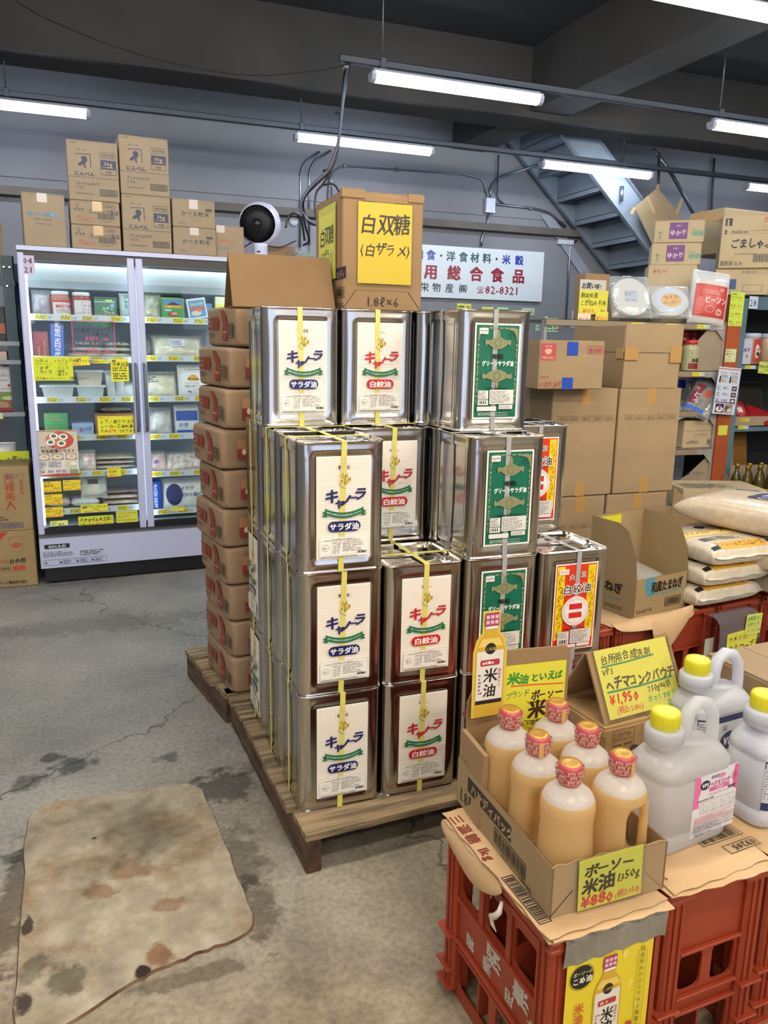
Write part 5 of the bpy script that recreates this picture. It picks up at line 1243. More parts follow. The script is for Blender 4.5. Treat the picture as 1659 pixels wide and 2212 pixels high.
# ---------------------------------------------------------------- hanging cables
CAB = mk('cable_black', '#15161a', .35); CABG = mk('cable_grey', '#5c6070', .4)
def cable(lab, pts, r, mat, name='cable'):
    q = [Vector(p) for p in pts]; out = []
    for i in range(len(q) - 1):
        p0, p1, p2, p3 = q[max(i - 1, 0)], q[i], q[i + 1], q[min(i + 2, len(q) - 1)]
        for k in range(6):
            t = k / 6; out.append(.5 * (2 * p1 + (p2 - p0) * t + (2 * p0 - 5 * p1 + 4 * p2 - p3) * t * t + (3 * p1 - p0 - 3 * p2 + p3) * t ** 3))
    out.append(q[-1]); b = MB(); b.tube(out, r, mat, 7)
    o = b.build(name); return tag(o, lab, 'cable')
cable('thick black cable of the hanging bundle, looping right into the tall carton', [(1.13, 3.14, 3.139), (1.1, 3.14, 3.088), (1.077, 3.13, 2.925), (1.057, 3.12, 2.733), (1.033, 3.1, 2.592), (0.985, 3.1, 2.485), (0.895, 3.12, 2.394), (0.836, 3.15, 2.326), (0.84, 3.2, 2.264), (0.879, 3.2, 2.183), (0.953, 3.2, 2.168)], .0095, CAB)
cable('grey cable running down beside the thick black one', [(1.109, 3.12, 3.109), (1.077, 3.11, 2.946), (1.048, 3.1, 2.701), (1.018, 3.09, 2.589), (0.97, 3.09, 2.482), (0.865, 3.1, 2.382), (0.811, 3.12, 2.3), (0.812, 3.14, 2.24), (0.854, 3.15, 2.191), (0.915, 3.15, 2.167)], .009, CABG)
cable('black cable dropping straight behind the tall sugar carton', [(1.134, 3.17, 3.133), (1.102, 3.17, 2.951), (1.066, 3.17, 2.691), (1.03, 3.17, 2.551), (1.003, 3.17, 2.453), (0.994, 3.17, 2.369), (0.988, 3.17, 2.27)], .007, CAB)
cable('black loop of cable between the bundle and the tall carton', [(1.006, 3.13, 2.498), (0.958, 3.13, 2.414), (0.909, 3.13, 2.355), (0.897, 3.13, 2.272), (0.909, 3.13, 2.203), (0.94, 3.13, 2.178)], .007, CAB)
cable('black cable arching over from the loop to the right', [(0.966, 3.16, 2.406), (1.003, 3.16, 2.42), (1.046, 3.16, 2.407), (1.084, 3.16, 2.338)], .0075, CAB)
cable('black cable arching from the bundle over to the white fan', [(0.701, 3.1, 2.125), (0.716, 3.1, 2.186), (0.752, 3.1, 2.213), (0.798, 3.12, 2.2), (0.821, 3.14, 2.143), (0.838, 3.16, 2.063)], .0075, CAB)
cable('black cable hanging down to the clear plastic box', [(0.824, 3.14, 2.221), (0.844, 3.16, 2.147), (0.879, 3.2, 2.07), (0.852, 3.25, 2.045)], .007, CAB)
cable('black fan lead lying on the freezer top', [(0.354, 2.98, 1.953), (0.426, 2.99, 1.987), (0.496, 3.03, 2.02), (0.64, 3.06, 1.999), (0.768, 3.1, 2.052)], .004, CAB)
cable('thin dark wire sagging along the ceiling from the left', [(-0.788, 2.6, 3.037), (-0.6, 2.8, 3.013), (-0.19, 3, 2.975), (0.224, 3.1, 2.967), (0.553, 3.12, 2.981), (0.928, 3.13, 3.059), (1.115, 3.14, 3.116)], .003, CAB)
for i, (x, y_, z) in enumerate(((1.094, 3.12, 3.092), (1.047, 3.12, 2.831), (0.961, 3.1, 2.483))):
    o = MB().box(x - .014, y_ - .022, z - .005, x + .014, y_ + .03, z + .005, BLACK if i else mk('tie_white', '#b8b8b8', .5), c=.002).build('cable_tie'); tag(o, ('pale tie holding the cables at the rail end', 'black tie half way down the cable bundle', 'black tie where the cable bundle splits')[i], 'tie')
def clearbox():
    t = thing('plastic_case', 'clear plastic case with switches tilted on the freezer top beside the cables', 'case', T(0.748, 3.02, 1.925, 15, 0, -14))
    MB().box(0, 0, 0, .16, .14, .07, clear('case_clear', '#e4ecf0', .12, .05), c=.006).build('case_shell', t)
    MB().box(.02, .02, .006, .12, .11, .03, mk('board_green', '#6d8a70', .5)).build('circuit_board', t); MB().box(.03, .01, .03, .07, .05, .05, mk('breaker_grey', '#8a8d94', .4), c=.002).build('switch_block', t)
clearbox()
# ---------------------------------------------------------------- handrail posts and the cardboard tied to them
pipe('slim grey post of the stair rail behind the square of cardboard', [(4.918, 4.93, 3.331), (4.982, 4.93, 2.392)], .014)
pipe('short bracket pipe welded low on the near stair string', [(4.941, 4.95, 2.594), (4.947, 4.95, 2.437)], .014)
pipe('sloping stair handrail descending to the right above the cartons', [(4.886, 4.98, 3.373), (5.139, 4.98, 3.153), (5.521, 4.98, 2.725)], .018)
pipe('short grey stub pipe on the near stair string under the lamp', [(4.539, 4.97, 2.997), (4.542, 4.97, 2.855)], .018)
pipe('dark vertical hanger pipe above the stairs', [(4.763, 5.3, 3.473), (4.775, 5.3, 3.296)], .012, mat=mk('dark_conduit'))
pipe('dark vertical conduit on the wall far right of the stairs', [(6.421, 5.85, 3.601), (6.466, 5.85, 2.902)], .013, mat=mk('dark_conduit'))
t = thing('cardboard_sheet', 'square of brown cardboard taped cornerwise to the stair handrail', 'cardboard', T())
b = MB(); q = [(4.911, 3.003), (5.304, 2.692), (5.009, 2.323), (4.653, 2.797)]; b.prism(q, 4.900, 4.904, CARD); b.build('sheet', t)
for a, c_ in (((4.657, 2.796), (4.619, 2.732)), ((5.169, 2.771), (5.221, 2.925)), ((4.79, 2.905), (4.896, 2.76)), ((4.905, 2.988), (4.922, 3.033))):
    dx, dz = c_[0] - a[0], c_[1] - a[1]; L_ = math.hypot(dx, dz); nx, nz = -dz / L_ * .018, dx / L_ * .018
    MB().prism([(a[0] - nx, a[1] - nz), (c_[0] - nx, c_[1] - nz), (c_[0] + nx, c_[1] + nz), (a[0] + nx, a[1] + nz)], 4.8975, 4.899, mk('masking_tape', '#b09468', .5)).build('tape', t)
# ---------------------------------------------------------------- left shelving
def left_shelf():
    t = thing('storage_rack', 'dark teal steel rack left of the freezer', 'shelf', T(-2.20, 3.20, 0))
    for x in (0, 1.26):
        for y in (0, .52):
            b = MB(); b.box(x, y, 0, x + .065, y + .004, 1.884, TEAL); b.box(x + .061, y, 0, x + .065, y + .05, 1.884, TEAL); b.build('upright', t)
    for z in (1.752, 1.400, 1.293, .988, .66):
        b = MB(); b.box(.0, -.003, z - (.035 if z > 1.5 else .022), 1.325, 0, z + (.0 if z > 1.7 else .003), TEAL if z > 1.7 else mk('rack_front_white', '#8f979c', .4)); b.box(.0, 0, z - .006, 1.325, .52, z, TEAL); b.build('shelf', t)
    for x, z in ((1.275, 1.82), (1.305, 1.82), (1.285, 1.715)): MB().lathe([(.009, 0), (.009, .006), (.006, .008)], CHROME, 6, T(x, -.003, z, 0, 90)).build('bolt', t)
left_shelf()
q = Panel(.22, .115, '#15151a', .3); q.r(0, .030, .22, .055, '#a8541c'); q.r(0, .030, .22, .003, '#d08a4a'); q.t(.10, .066, .030, 'み', '#f0e8e0', .05); q.t(.10, .040, .026, 'ロ', '#f0e8e0', .05)
sbox('black tub with an orange band at the left edge on the teal rack', T(-1.20, 3.26, 1.402), .25, .2, .20, '#131318', Panel(.01, .01)); q.L and None
m_ = MB(); q.put(m_, FR(-1.17, 3.2585, 1.42)); tag(m_.build('tub_band', None), 'orange and black printed band across the black tub', 'label')
o = sbox('flat pale packets on the white-fronted rack shelf at the left edge', T(-1.20, 3.22, 1.295), .25, .2, .05, '#b8a890')
q = Panel(.17, .30, '#c8c6c8', .3); q.r(0, .275, .17, .025, '#8a2434'); q.e(.095, .283, .03, .02, '#8a2434', 14); q.t(.008, .206, .034, 'P select', '#5a4a50', .0, sh=.1); q.t(.05, .180, .026, 'wine', '#5a4a50', .0, sh=.1); q.e(.105, .155, .009, .009, '#9a1c30', 12); q.fine(.06, .13, .09, .012, 2, '#8a5a60')
q.r(0, .0, .17, .118, '#6d8a3c'); q.e(.11, .055, .06, .028, '#8a4a34', 16); q.e(.06, .04, .04, .02, '#a8865a', 14); q.e(.10, .08, .04, .012, '#b8c88a', 12); q.r(0, 0, .17, .024, '#8c1c2c')
sbox('wine carton with a red top and green food picture on the left rack', T(-1.06, 3.26, .990), .16, .12, .285, '#b4b2b4', q)
pack('clear bag of packets on the lower shelf of the left rack', T(-1.12, 3.27, .67) @ Matrix.Rotation(R(70), 4, 'X'), .18, .13, .07, FILM2, inner=purp, seed=40)
fnote_ = Panel(.20, .115, '#c9d420'); hw(fnote_, [(.065, .055, .034, 'の素', K_), (.135, .058, .030, '1kg', K_), (.07, .012, .026, '5', RD), (.09, .014, .018, '(税込410)', RD)])
note('yellow handwritten note for a 1kg mix hanging on the left rack', FR(-1.07, 3.192, 0.644), fnote_, base='#c9d420')
p = Panel(.07, .035, '#c9d488'); p.t(.03, .01, .02, 'ら', K_, .03); note('small green price tag at the very left edge of the rack', FR(-1.065, 3.19, 0.953), p, base='#c9d488')
q = Panel(.33, .37); q.r(.05, .315, .09, .02, '#3a5a86'); q.t(.06, .318, .014, '361401', '#b09468', .03); q.frame(.19, .305, .10, .028, '#3a4a70', .0015); q.t(.20, .311, .017, '紙パック', '#3a4a70', .03)
[q.t(.185, .285 - i * .052, .056, c, '#a03c28', .03) for i, c in enumerate('元禄美人')]; [q.t(.265, .28 - i * .022, .02, c, '#a03c28', .02) for i, c in enumerate('清酒美酒')]; q.fine(.09, .06, .18, .03, 2, '#4a3c30'); q.frame(.10, .015, .17, .035, '#3a4a70', .002); q.bar(.105, .02, .16, .025, '#5a5a70')
GB = noisy('carton_olive', '#8f7a52', '#9c865c', 3, .8)
carton('upper sake carton with red vertical lettering on the floor left of the freezer', T(-1.045 - .132, 2.90, .335, 1), .32, .30, .375, q, mat=GB)
q = Panel(.33, .34); q.poly([(.10, .33), (.19, .33), (.10, .24)], '#a8382c'); q.t(.105, .30, .016, '50509', '#c8a888', .03, rot=-42); q.frame(.19, .215, .075, .085, '#a8503c', .0025); q.e(.228, .25, .028, .016, '#a8503c', 14); q.t(.135, .150, .022, '味醂', '#b0503c', .0); q.t(.18, .145, .030, '日の出', '#1c1814', .05, hand=1)
q.frame(.135, .105, .05, .02, '#4a3c30', .001); q.t(.14, .109, .014, '業務用', '#4a3c30', .02); q.r(.20, .10, .03, .028, '#b8402c'); q.r(.235, .10, .03, .028, '#b8402c'); q.t(.14, .070, .018, '1.8L×6本', '#a89a6c', .02); q.t(.125, .022, .0205, 'キング醸造株式会社', '#1c1814', .03, sx=.78)
carton('lower mirin carton with a red corner triangle on the floor by the freezer', T(-1.045 - .135, 2.895, 0.001, 0), .325, .30, .334, q, mat=GB)
q = Panel(.32, .26); q.frame(.04, .11, .22, .13, '#3c3a38', .0015); [q.r(.04, .11 + i * .026, .22, .0012, '#3c3a38') for i in range(1, 5)]; q.r(.14, .11, .0012, .13, '#3c3a38'); q.fine(.05, .12, .18, .115, 5, '#4a4844')
carton('pale carton with a printed table above the rack at the left edge, upper one', T(-1.33, 3.24, 2.022, 0), .36, .3, .265, q, tape=(.24, .03), tmat=TW, mat=noisy('carton_pale', '#b39e78', '#bea983', 3, .8))
carton('pale carton below the one with the printed table at the left edge', T(-1.33, 3.24, 1.753, 0), .355, .3, .267, q, tape=(.24, .03), tmat=TW, mat=_mc['carton_pale'])
o = MB().prism([(0, 0), (.07, .0), (.055, .34), (.04, .36), (0, .36)], 0, .004, CARDIN).build('cardboard_flap', None, T(-1.185, 3.228, 1.753)); tag(o, 'dark brown cardboard flap standing up at the left edge', 'cardboard')
o = MB().prism([(0, 0), (.035, .12), (.045, .30), (.02, .34), (.028, .18)], 0, .004, CARDIN).build('cardboard_flap', None, T(-.965, 3.228, 1.753)); tag(o, 'narrow curled cardboard strip between the pale cartons and the nori carton', 'cardboard')
# ---------------------------------------------------------------- tall brown cartons behind the cans
KG = ['1kg×30', '2kg×15', '3kg×10', '5kg×6', '10kg×3']
def kgp(H, z):
    q = Panel(.345, H)
    for i, s_ in enumerate(KG): q.frame(.035 + i * .060, z, .046, .021, '#3c2c18', .0009); q.t(.058 + i * .060, z + .0055, .0125, s_, '#3c2c18', .0, 'c', .78)
    return q
BY = 1.05; RX = 1.761
k1 = kgp(.49, .345); k2 = kgp(.60, .455)
carton('upper right of the four tall kilo-marked cartons', T(RX, BY, .757), .345, .345, .488, k1, tape=(.175, .075, .07))
carton('upper left of the four tall kilo-marked cartons', T(RX - .352, BY - .0, .757, 0), .342, .345, .488, k1, tape=(.17, .075, .07))
carton('lower right of the four tall kilo-marked cartons', T(RX - .028, BY + .0, .15, 0), .345, .345, .604, k2, tape=(.175, .075))
carton('lower left of the four tall kilo-marked cartons, behind the red and yellow cans', T(RX - .380, BY, .15, 0), .342, .345, .604, k2, tape=(.21, .075))
pallet('wooden pallet hidden under the tall kilo-marked cartons', T(RX - .40, BY - .02, 0.03), .76, .40, 3)
q = Panel(.33, .205); q.r(.005, .120, .072, .070, '#a84450'); q.ring(.041, .162, .011, .017, '#c8a07c', 14, 180, 360); q.e(.041, .160, .017, .009, '#c8a07c', 12); [q.e(x, .178, .004, .004, '#c8a07c', 8) for x in (.029, .041, .053)]; q.t(.041, .126, .0155, 'MISUZU', '#c8a07c', .04, 'c'); q.frame(.226, .150, .080, .033, '#a84450', .0015); q.t(.266, .156, .022, '要冷蔵', '#a84450', .03, 'c')
q.t(.006, .044, .016, 'みすず', '#a04a4a', .03, hand=1); q.t(.004, .010, .030, 'いなりあげ', '#a04a4a', .03, hand=1, sx=.72); q.poly([(.118, .034), (.128, .022), (.138, .034), (.128, .046)], '#a04a4a')
ms = carton('brown carton with a red square mark and two blue tapes on the tall cartons', T(1.271, .955, 1.247, -1.5), .315, .30, .204, q, mat=CARD)
BT = mk('blue_tape', '#1d45a8', .4)
for x, z in ((.130, .140), (.115, .0)):
    b = MB(); n = 12; b.box(x, -.0022, z + (.004 if z else 0), x + .052, -.0012, z + .058 if z else .047, BT)
    for i in range(n): b.box(x + i * .052 / n, -.0022, z + .002 if z else .046, x + i * .052 / n + .0025, -.0012, z + .006 if z else .050, BT)
    b.build('blue_tape', ms)
def openbox(label, M, w, d, h, mat, flap=0, th=.004, front=None, left=None, cuts=None, inner=None, group=None, name='open_carton', back=None):
    """open topped box; cuts = list of (x,z) profile heights for the left/right walls from back to front"""
    t = thing(name, label, 'box', M, group); im = inner or CARDIN
    MB().box(th, th, 0, w - th, d - th, th, mat).build('bottom', t)
    side = cuts or [(0, h), (d, h)]          # (y from front, z)
    for x in (0, w - th):
        pts = [(0, 0)] + side + [(d, 0)]
        b = MB(); M2 = T(x + th, 0, 0, 90)
        b.prism(pts, 0, th, mat, M2, FLUTE)
        if x == 0 and left: left.put(b, FR(0, d, 0, -90))
        b.build('side_wall', t)
    hf = side[0][1]; hb = side[-1][1] if back is None else back
    b = MB(); b.box(th, 0, 0, w - th, th, hf - .0005, mat); b.box(th, 0, hf - .0005, w - th, th, hf, FLUTE)
    if front: front.put(b, FR(0, 0, 0))
    b.build('front_wall', t)
    b = MB(); b.box(th, d - th, 0, w - th, d, hb, mat); b.box(th, d - th, hb, w - th, d, hb + .0004, FLUTE); b.build('back_wall', t)
    return t
ob = openbox('tall open brown carton with taped flaps up, right of the red-marked carton', T(1.764, 1.05, 1.2465, 0), .315, .40, .165, CARD)
for nm, a in (('flap', (0, -.004, .160, .315, 0, .285)), ('flap', (-.004, .0, .160, 0, .40, .275)), ('flap', (.315, 0, .16, .319, .40, .28))):
    MB().box(*a, CARD).build(nm, ob)
MB().box(-.0, -.0065, .125, .075, -.0042, .182, TAPE).build('tape', ob); MB().box(.25, -.0065, .115, .315, -.0042, .190, TAPE).build('tape', ob); MB().box(-.0065, .0, .13, -.0045, .05, .18, TAPE).build('tape', ob)
# ---------------------------------------------------------------- right-hand shelving
SY = 2.6
def grey_shelf():
    t = thing('grey_shelving', 'grey steel shelving with wire grid behind the tall cartons', 'shelf', T(2.30, SY, 0)); W = 3.799 - 2.30
    for x in (0, W - .018):
        for y in (.01, .72): MB().box(x, y, 0, x + .02, y + .03, 1.62, STEEL).build('upright', t)
    for z in (1.605, 1.275, .992, .715, .40):
        b = MB(); b.box(0, 0, z - .045, W - .02, .003, z, STEEL); b.box(0, 0, z - .003, W - .02, .75, z, STEEL); b.box(0, -.012, z - .04, W - .16, 0, z - .004, mk('tag_strip', '#8f7d64', .4)); s_ = b.build('shelf_board', t)
        if z > 1.2:
            for x, c in ((.66, '#dcd23a'), (.95, '#dcd23a'), (1.22, '#dcd23a')):
                p = Panel(.075, .026, c); p.fine(.004, .004, .066, .018, 2, '#8a6a20'); p.r(.075, 0, .035, .026, '#b8c8dc'); p.fine(.079, .006, .026, .014, 2, '#4a6a9a'); m_ = MB(); p.put(m_, FR(x, -.0125, z - .034)); m_.build('price_tag', s_)
        MB().prism([(0, 0), (.07, 0), (.0, -.07)], 0, .003, STEEL, T(W - .02, .003, z - .045, 180)).build('bracket', t)
    gm = mk('wire_dark', '#1c2430', .5)
    for i in range(9): MB().tube([(W - .46 + i * .05, .745, .3), (W - .46 + i * .05, .745, 1.75)], .002, gm, 5).build('grid_wire', t)
    for i in range(22): MB().tube([(W - .48, .742, .35 + i * .065), (W - .02, .742, .35 + i * .065)], .002, gm, 5).build('grid_wire', t)
grey_shelf()
PX = 3.799
t = thing('orange_post', 'rust-orange steel post with a blue edge between the two shelvings', 'post', T(PX, SY - .01, 0))
MB().box(0, 0, 0, .120, .05, 1.80, ORANGE, c=.002).build('orange_face', t); MB().box(.121, .004, 0, .170, .09, 1.79, BLUES, c=.002).build('blue_face', t)
MB().box(.122, .09, 1.79, .17, .14, 1.90, BLUES).build('blue_tongue', t)
t = thing('blue_shelving', 'blue-grey steel shelving at the right edge', 'shelf', T(PX + .175, SY, 0))
for z, h_ in ((1.815, .10), (1.325, .035), (.872, .04), (.42, .04)):
    b = MB(); b.box(0, 0, z - h_, 1.6, .004, z, BLUES); b.box(0, 0, z - .006, 1.6, .5, z, mk('shelf_dark_board', '#4a3f36', .7)); b.build('shelf_beam', t)
b = MB(); b.box(1.56, 0, 0, 1.6, .05, 1.83, BLUES); b.build('upright', t); MB().box(0, .49, .3, 1.6, .5, 1.8, mk('dark_back', '#20242a', .7)).build('back_panel', t)
p = Panel(.08, .085, '#b8bfd0'); p.t(.005, .015, .068, '28', '#2a2e38', .0, sx=.9); note('white card reading 28 on the blue shelf beam', FR(PX + .165, SY - .0125, 1.72), p, base='#b8bfd0')
q = Panel(.125, .235, '#bcd04a')
for i, (a_, b_, c_) in enumerate((('うすくち', '¥936', '2L×6'), ('寒一味', '¥990', '2L×6本'), ('ミキシャン濃厚', '¥1050', '2L×6本'), ('豆薬', '¥2112', '500ml×20本'))):
    z = .180 - i * .056; q.t(.006, z + .012, .018 if i != 2 else .012, a_, '#1c2c1c', .03, sx=.8, hand=1); q.t(.072, z + .008, .020, b_, '#c03c2c', .03, sx=.8, hand=1); q.t(.010, z - .004, .012, c_, '#1c2c1c', .03, sx=.8); q.t(.074, z - .006, .010, '(税込)', '#c03c2c', .0)
q.t(.01, .215, .014, '伊勢屋', '#1c2c1c', .03)
note('long yellow-green price list of four vinegars on the orange post', FR(3.792, SY - .0125, 1.594, 0, 0), q, base='#bcd04a')
q = Panel(.098, .092, '#c3cf96'); hw(q, [(.006, .072, .013, '味の素', K_), (.005, .050, .017, '5種の豆ビーン', K_, {'sx': .75}), (.02, .034, .011, '200g×1', K_), (.01, .008, .018, '¥590', '#b83c2c')]); note('small pale green price note on the orange post', FR(3.798, SY - .0125, 1.341), q, base='#c3cf96')
q = Panel(.085, .072, '#c4ca4a'); note('blank yellow card low on the orange post', FR(3.807, SY - .0125, 0.811), q, base='#c4ca4a')
q = Panel(.205, .335, '#c3c9d8', .3); q.r(0, .318, .205, .008, '#b87a5c'); q.t(.02, .290, .014, '純ごま油', '#b03c3c', .03); q.t(.11, .290, .014, '純ごま油黒', '#b03c3c', .03)
for x in (.018, .11): q.poly([(x, .225), (x + .014, .225), (x + .014, .262), (x + .009, .275), (x + .005, .275), (x, .262)], '#1c2620'); q.r(x + .020, .228, .020, .022, '#c88a4a'); q.fine(x + .018, .255, .06, .03, 4, '#4a5060'); q.fine(x + .045, .226, .032, .024, 4, '#6a7080')
for i in range(3): q.r(.145, .170 - i * .045, .045, .034, '#3c3a48'); q.e(.167, .187 - i * .045, .015, .010, ('#9a8a94', '#a8926c', '#cfc8b8')[i], 12); q.fine(.01, .172 - i * .045, .035, .03, 4, '#6a7080'); q.fine(.065, .180 - i * .045, .06, .02, 3, '#6a7080')
q.r(.01, .082, .185, .005, '#5a2a44'); q.r(.02, .012, .075, .062, '#2c3450'); q.e(.057, .035, .034, .02, '#cfd0d4', 14); q.r(.047, .03, .022, .036, '#a85a50'); q.r(.105, .012, .07, .062, '#8a8478'); q.e(.125, .045, .02, .016, '#5a4a44', 12); q.e(.15, .03, .022, .016, '#c8c09a', 12)
b = note('printed sesame oil leaflet with food pictures taped across the orange post', FR(3.697, SY - .05, 0.976, 0, 0) @ Matrix.Rotation(R(-4), 4, 'Z'), q, cat='poster', name='leaflet', base='#c3c9d8')
# goods on the grey shelving, top board z=1.605
TZ = 1.606
q = Panel(.20, .26); 
rb = carton('narrow box wearing handwritten glutinous rice signs at the left of the top shelf', T(2.611, 2.64, TZ, 0), .19, .12, .30, mat=CARD3)
q = Panel(.205, .075, '#b9b4a8'); q.t(.01, .018, .040, 'お買い得!', '#16140f', .04, hand=1, sx=.92); note('white bargain label on the glutinous rice box', FR(2.566, 2.632, 1.79), q, base='#b9b4a8')
q = Panel(.225, .155, '#cfc63c'); hw(q, [(.008, .108, .036, '新潟県産', K_, {'sx': .95}), (.010, .058, .040, 'こがねもち米', K_, {'sx': .85}), (.03, .010, .040, '¥450', '#c8502c'), (.17, .02, .024, '1kg', K_)]); note('yellow handwritten glutinous rice sign with a crossed price', FR(2.56, 2.622, 1.642), q, base='#cfc63c')
q = Panel(.10, .075, '#d8c8b4'); q.t(.006, .012, .052, '¥601', '#b83a34', .02, hand=1, sx=.8); note('pale card with a red 601 price, bottom left of the rice box', FR(2.552, 2.612, 1.57), q, base='#d8c8b4')
q = Panel(.10, .088, '#d8c83c'); q.t(.004, .030, .045, '¥500', '#c8442c', .02, hand=1, sx=.9); q.t(.03, .008, .018, '(540)', '#c8442c', .0, hand=1); note('yellow card with a red 500 price, bottom right of the rice box', FR(2.682, 2.602, 1.573), q, base='#d8c83c')
def disc_pack(label, M, r, pn=None, n=5, col='#c9c6bc'):
    t = thing('rice_paper_pack', label, 'bag', M)
    for i in range(n): MB().lathe([(r * (.98 if i % 2 else 1), 0), (r * (.98 if i % 2 else 1), .006)], mk('rice_paper', col, .5), 36, T(.003 * math.sin(i * 2), .004 * math.cos(i), i * .007)).build('rice_paper_disc', t)
    MB().cushion(r * 2.25, r * 2.25, .07, FILM, T(-r * 1.12, -r * 1.12, n * .0035), p=3, e=.4, amp=.05).build('film', t)
    if pn:
        b = MB(); pn.put(b, T(-pn.w / 2, -pn.h / 2, n * .007)); b.build('paper_insert', t)
    return t
def LEAN(x, y, z, rz, tilt): return T(x, y, z, rz) @ Matrix.Rotation(R(90 - tilt), 4, 'X')
q = Panel(.10, .085, '#aeb4bc'); q.fine(.01, .045, .07, .03, 3, '#5a6470'); q.fine(.01, .01, .08, .012, 1, '#5a6470')
disc_pack('clear bag of plain round rice paper, left one on the top shelf', LEAN(3.008, 2.70, TZ + .155, -8, 22), .135, q)
q = Panel(.20, .20); q.e(.10, .10, .100, .100, '#c4ccd8', 32); q.z += 1; q.e(.11, .10, .070, .062, '#d8a82a', 28); q.t(.062, .102, .040, 'ライス', '#a83420', .05, sx=.85, rot=10); q.t(.055, .055, .040, 'ペーパー', '#a83420', .05, sx=.7, rot=10)
disc_pack('round rice paper pack with a yellow centre and red lettering', LEAN(3.315, 2.66, TZ + .125, -26, 38), .125, q, 6)
q = Panel(.235, .23, '#b83c38', .35); q.t(.07, .105, .052, 'ビーフン', '#d8c8c4', .04, sx=.8); q.e(.045, .10, .028, .036, '#c05a50', 14); q.ring(.115, .060, .03, .034, '#d8a8a0', 18, asp=.7); q.e(.185, .045, .024, .024, '#c89a90', 14); q.t(.172, .04, .014, '国産', '#a03028', .04); q.fine(.05, .165, .15, .03, 2, '#d89a90'); q.e(.19, .20, .02, .014, '#c87a70', 12); q.r(0, .0, .235, .004, '#d8c8c0'); q.line([(.02, .02), (.06, .03), (.04, .05)], .003, '#d8a8a0')
pack('tall clear bag of rice vermicelli with a red panel on the top shelf', LEAN(3.484, 2.66, TZ + .006, -14, 9) @ Matrix.Rotation(R(-7), 4, 'Z'), .28, .37, .10, FILM2, q, (.020, .045), inner=food('noodle', ('#b8a88c', '#d8ccb4'), 20), p=3.2, seed=50)
# cartons behind and above
CP = noisy('carton_pale2', '#b09c78', '#bba885', 3, .8)
q = Panel(.30, .20); q.ring(.09, .09, .028, .031, '#3c7a4a', 16, asp=1.5); q.poly([(.06, .04), (.09, .02), (.12, .05), (.09, .06)], '#2c7a4a'); [q.t(.17, .11 - i * .05, .04, c, '#2c7a4a', .03) for i, c in enumerate('黒糖')]
carton('brown carton with green pea print behind the rice papers', T(3.183 - .04, 2.97, TZ, -14), .20, .22, .22, q, mat=CARD3)
q = Panel(.26, .22); [q.frame(.04, .15 - i * .035, .03, .03, '#3c3a38', .0012) for i in range(3)]; q.t(.11, .06, .06, '黄', '#a83c44', .02, hand=1); q.t(.17, .15, .035, '7/6', '#2c2c4a', .02, hand=1)
carton('pale carton dated 7/6 in pen behind the round rice paper', T(3.359 + .02, 2.80, TZ, -2), .22, .12, .235, q, mat=CP)
def yukari():
    q = Panel(.37, .155); q.r(.105, .025, .125, .115, '#6d3a72'); q.t(.168, .112, .014, '三島の', '#c8b4c4', .02, 'c'); q.t(.168, .052, .044, 'ゆかり', '#d8c8cc', .03, 'c', .88, hand=.5)
    q.poly([(.035, .03), (.042, .06), (.05, .03), (.046, .03), (.042, .045), (.039, .03)], '#2c7a5a'); q.poly([(.03, .055), (.036, .085), (.044, .06), (.050, .088), (.056, .055), (.048, .07), (.042, .055), (.036, .07)], '#2c7a5a'); q.fine(.022, .016, .04, .006, 1, '#2c7a5a')
    q.frame(.262, .045, .088, .034, '#4a9a80', .002); q.bar(.266, .049, .080, .026, '#4a9a80'); q.fine(.262, .085, .088, .012, 1, '#5a8a78'); return q
yk = yukari(); yr = Panel(.30, .155); yr.r(.10, .03, .09, .10, '#6d3a72'); yr.t(.105, .06, .038, 'ゆか', '#d8c8cc', .03); yr.r(.03, .12, .05, .018, '#7a3a5c'); yr.fine(.02, .015, .07, .012, 1, '#4a4438')
Y1 = (3.733, 2.86, 2.032)
NC = (3.739, 2.95, 1.938)
q = Panel(.30, .17); q.r(.022, .115, .018, .018, '#a83c3c'); q.t(.045, .112, .030, 'タマノイ', '#a83434', .04, sh=.2, sx=.75)
q2 = Panel(.3, .17); q2.r(.03, .1, .09, .03, '#a85a50')
carton('pale carton with red maker lettering under the purple-labelled pair', T(Y1[0] - .37 * math.cos(R(33)), 2.84 + .37 * math.sin(R(33)), TZ + .001, -33), .34, .28, Y1[2] - TZ - .003, Panel(.33, Y1[2] - TZ - .003).t(.03, Y1[2] - TZ - .06, .032, 'タマノイ', '#a83434', .04, sh=.2, sx=.8), mat=CP)
carton('lower purple-labelled shiso seasoning carton above the shelves', T(Y1[0] - .345 * math.cos(R(35)), 2.86 + .345 * math.sin(R(35)), Y1[2], -35), .345, .30, .155, yk, right=yr, mat=CP)
carton('upper purple-labelled shiso seasoning carton, its flaps open', T(Y1[0] - .345 * math.cos(R(35)) + .01, 2.86 + .345 * math.sin(R(35)), Y1[2] + .158, -36), .345, .30, .155, yk, right=yr, mat=CP)
o = MB().prism([(0, 0), (.26, 0), (.28, .05), (.10, .075)], 0, .004, CARDIN).build('cardboard_flap', None, T(Y1[0] - .04, 3.0, Y1[2] + .317, -25)); tag(o, 'raised dark flap on top of the upper purple-labelled carton', 'cardboard')
G1 = (3.801, 2.75, 2.001)
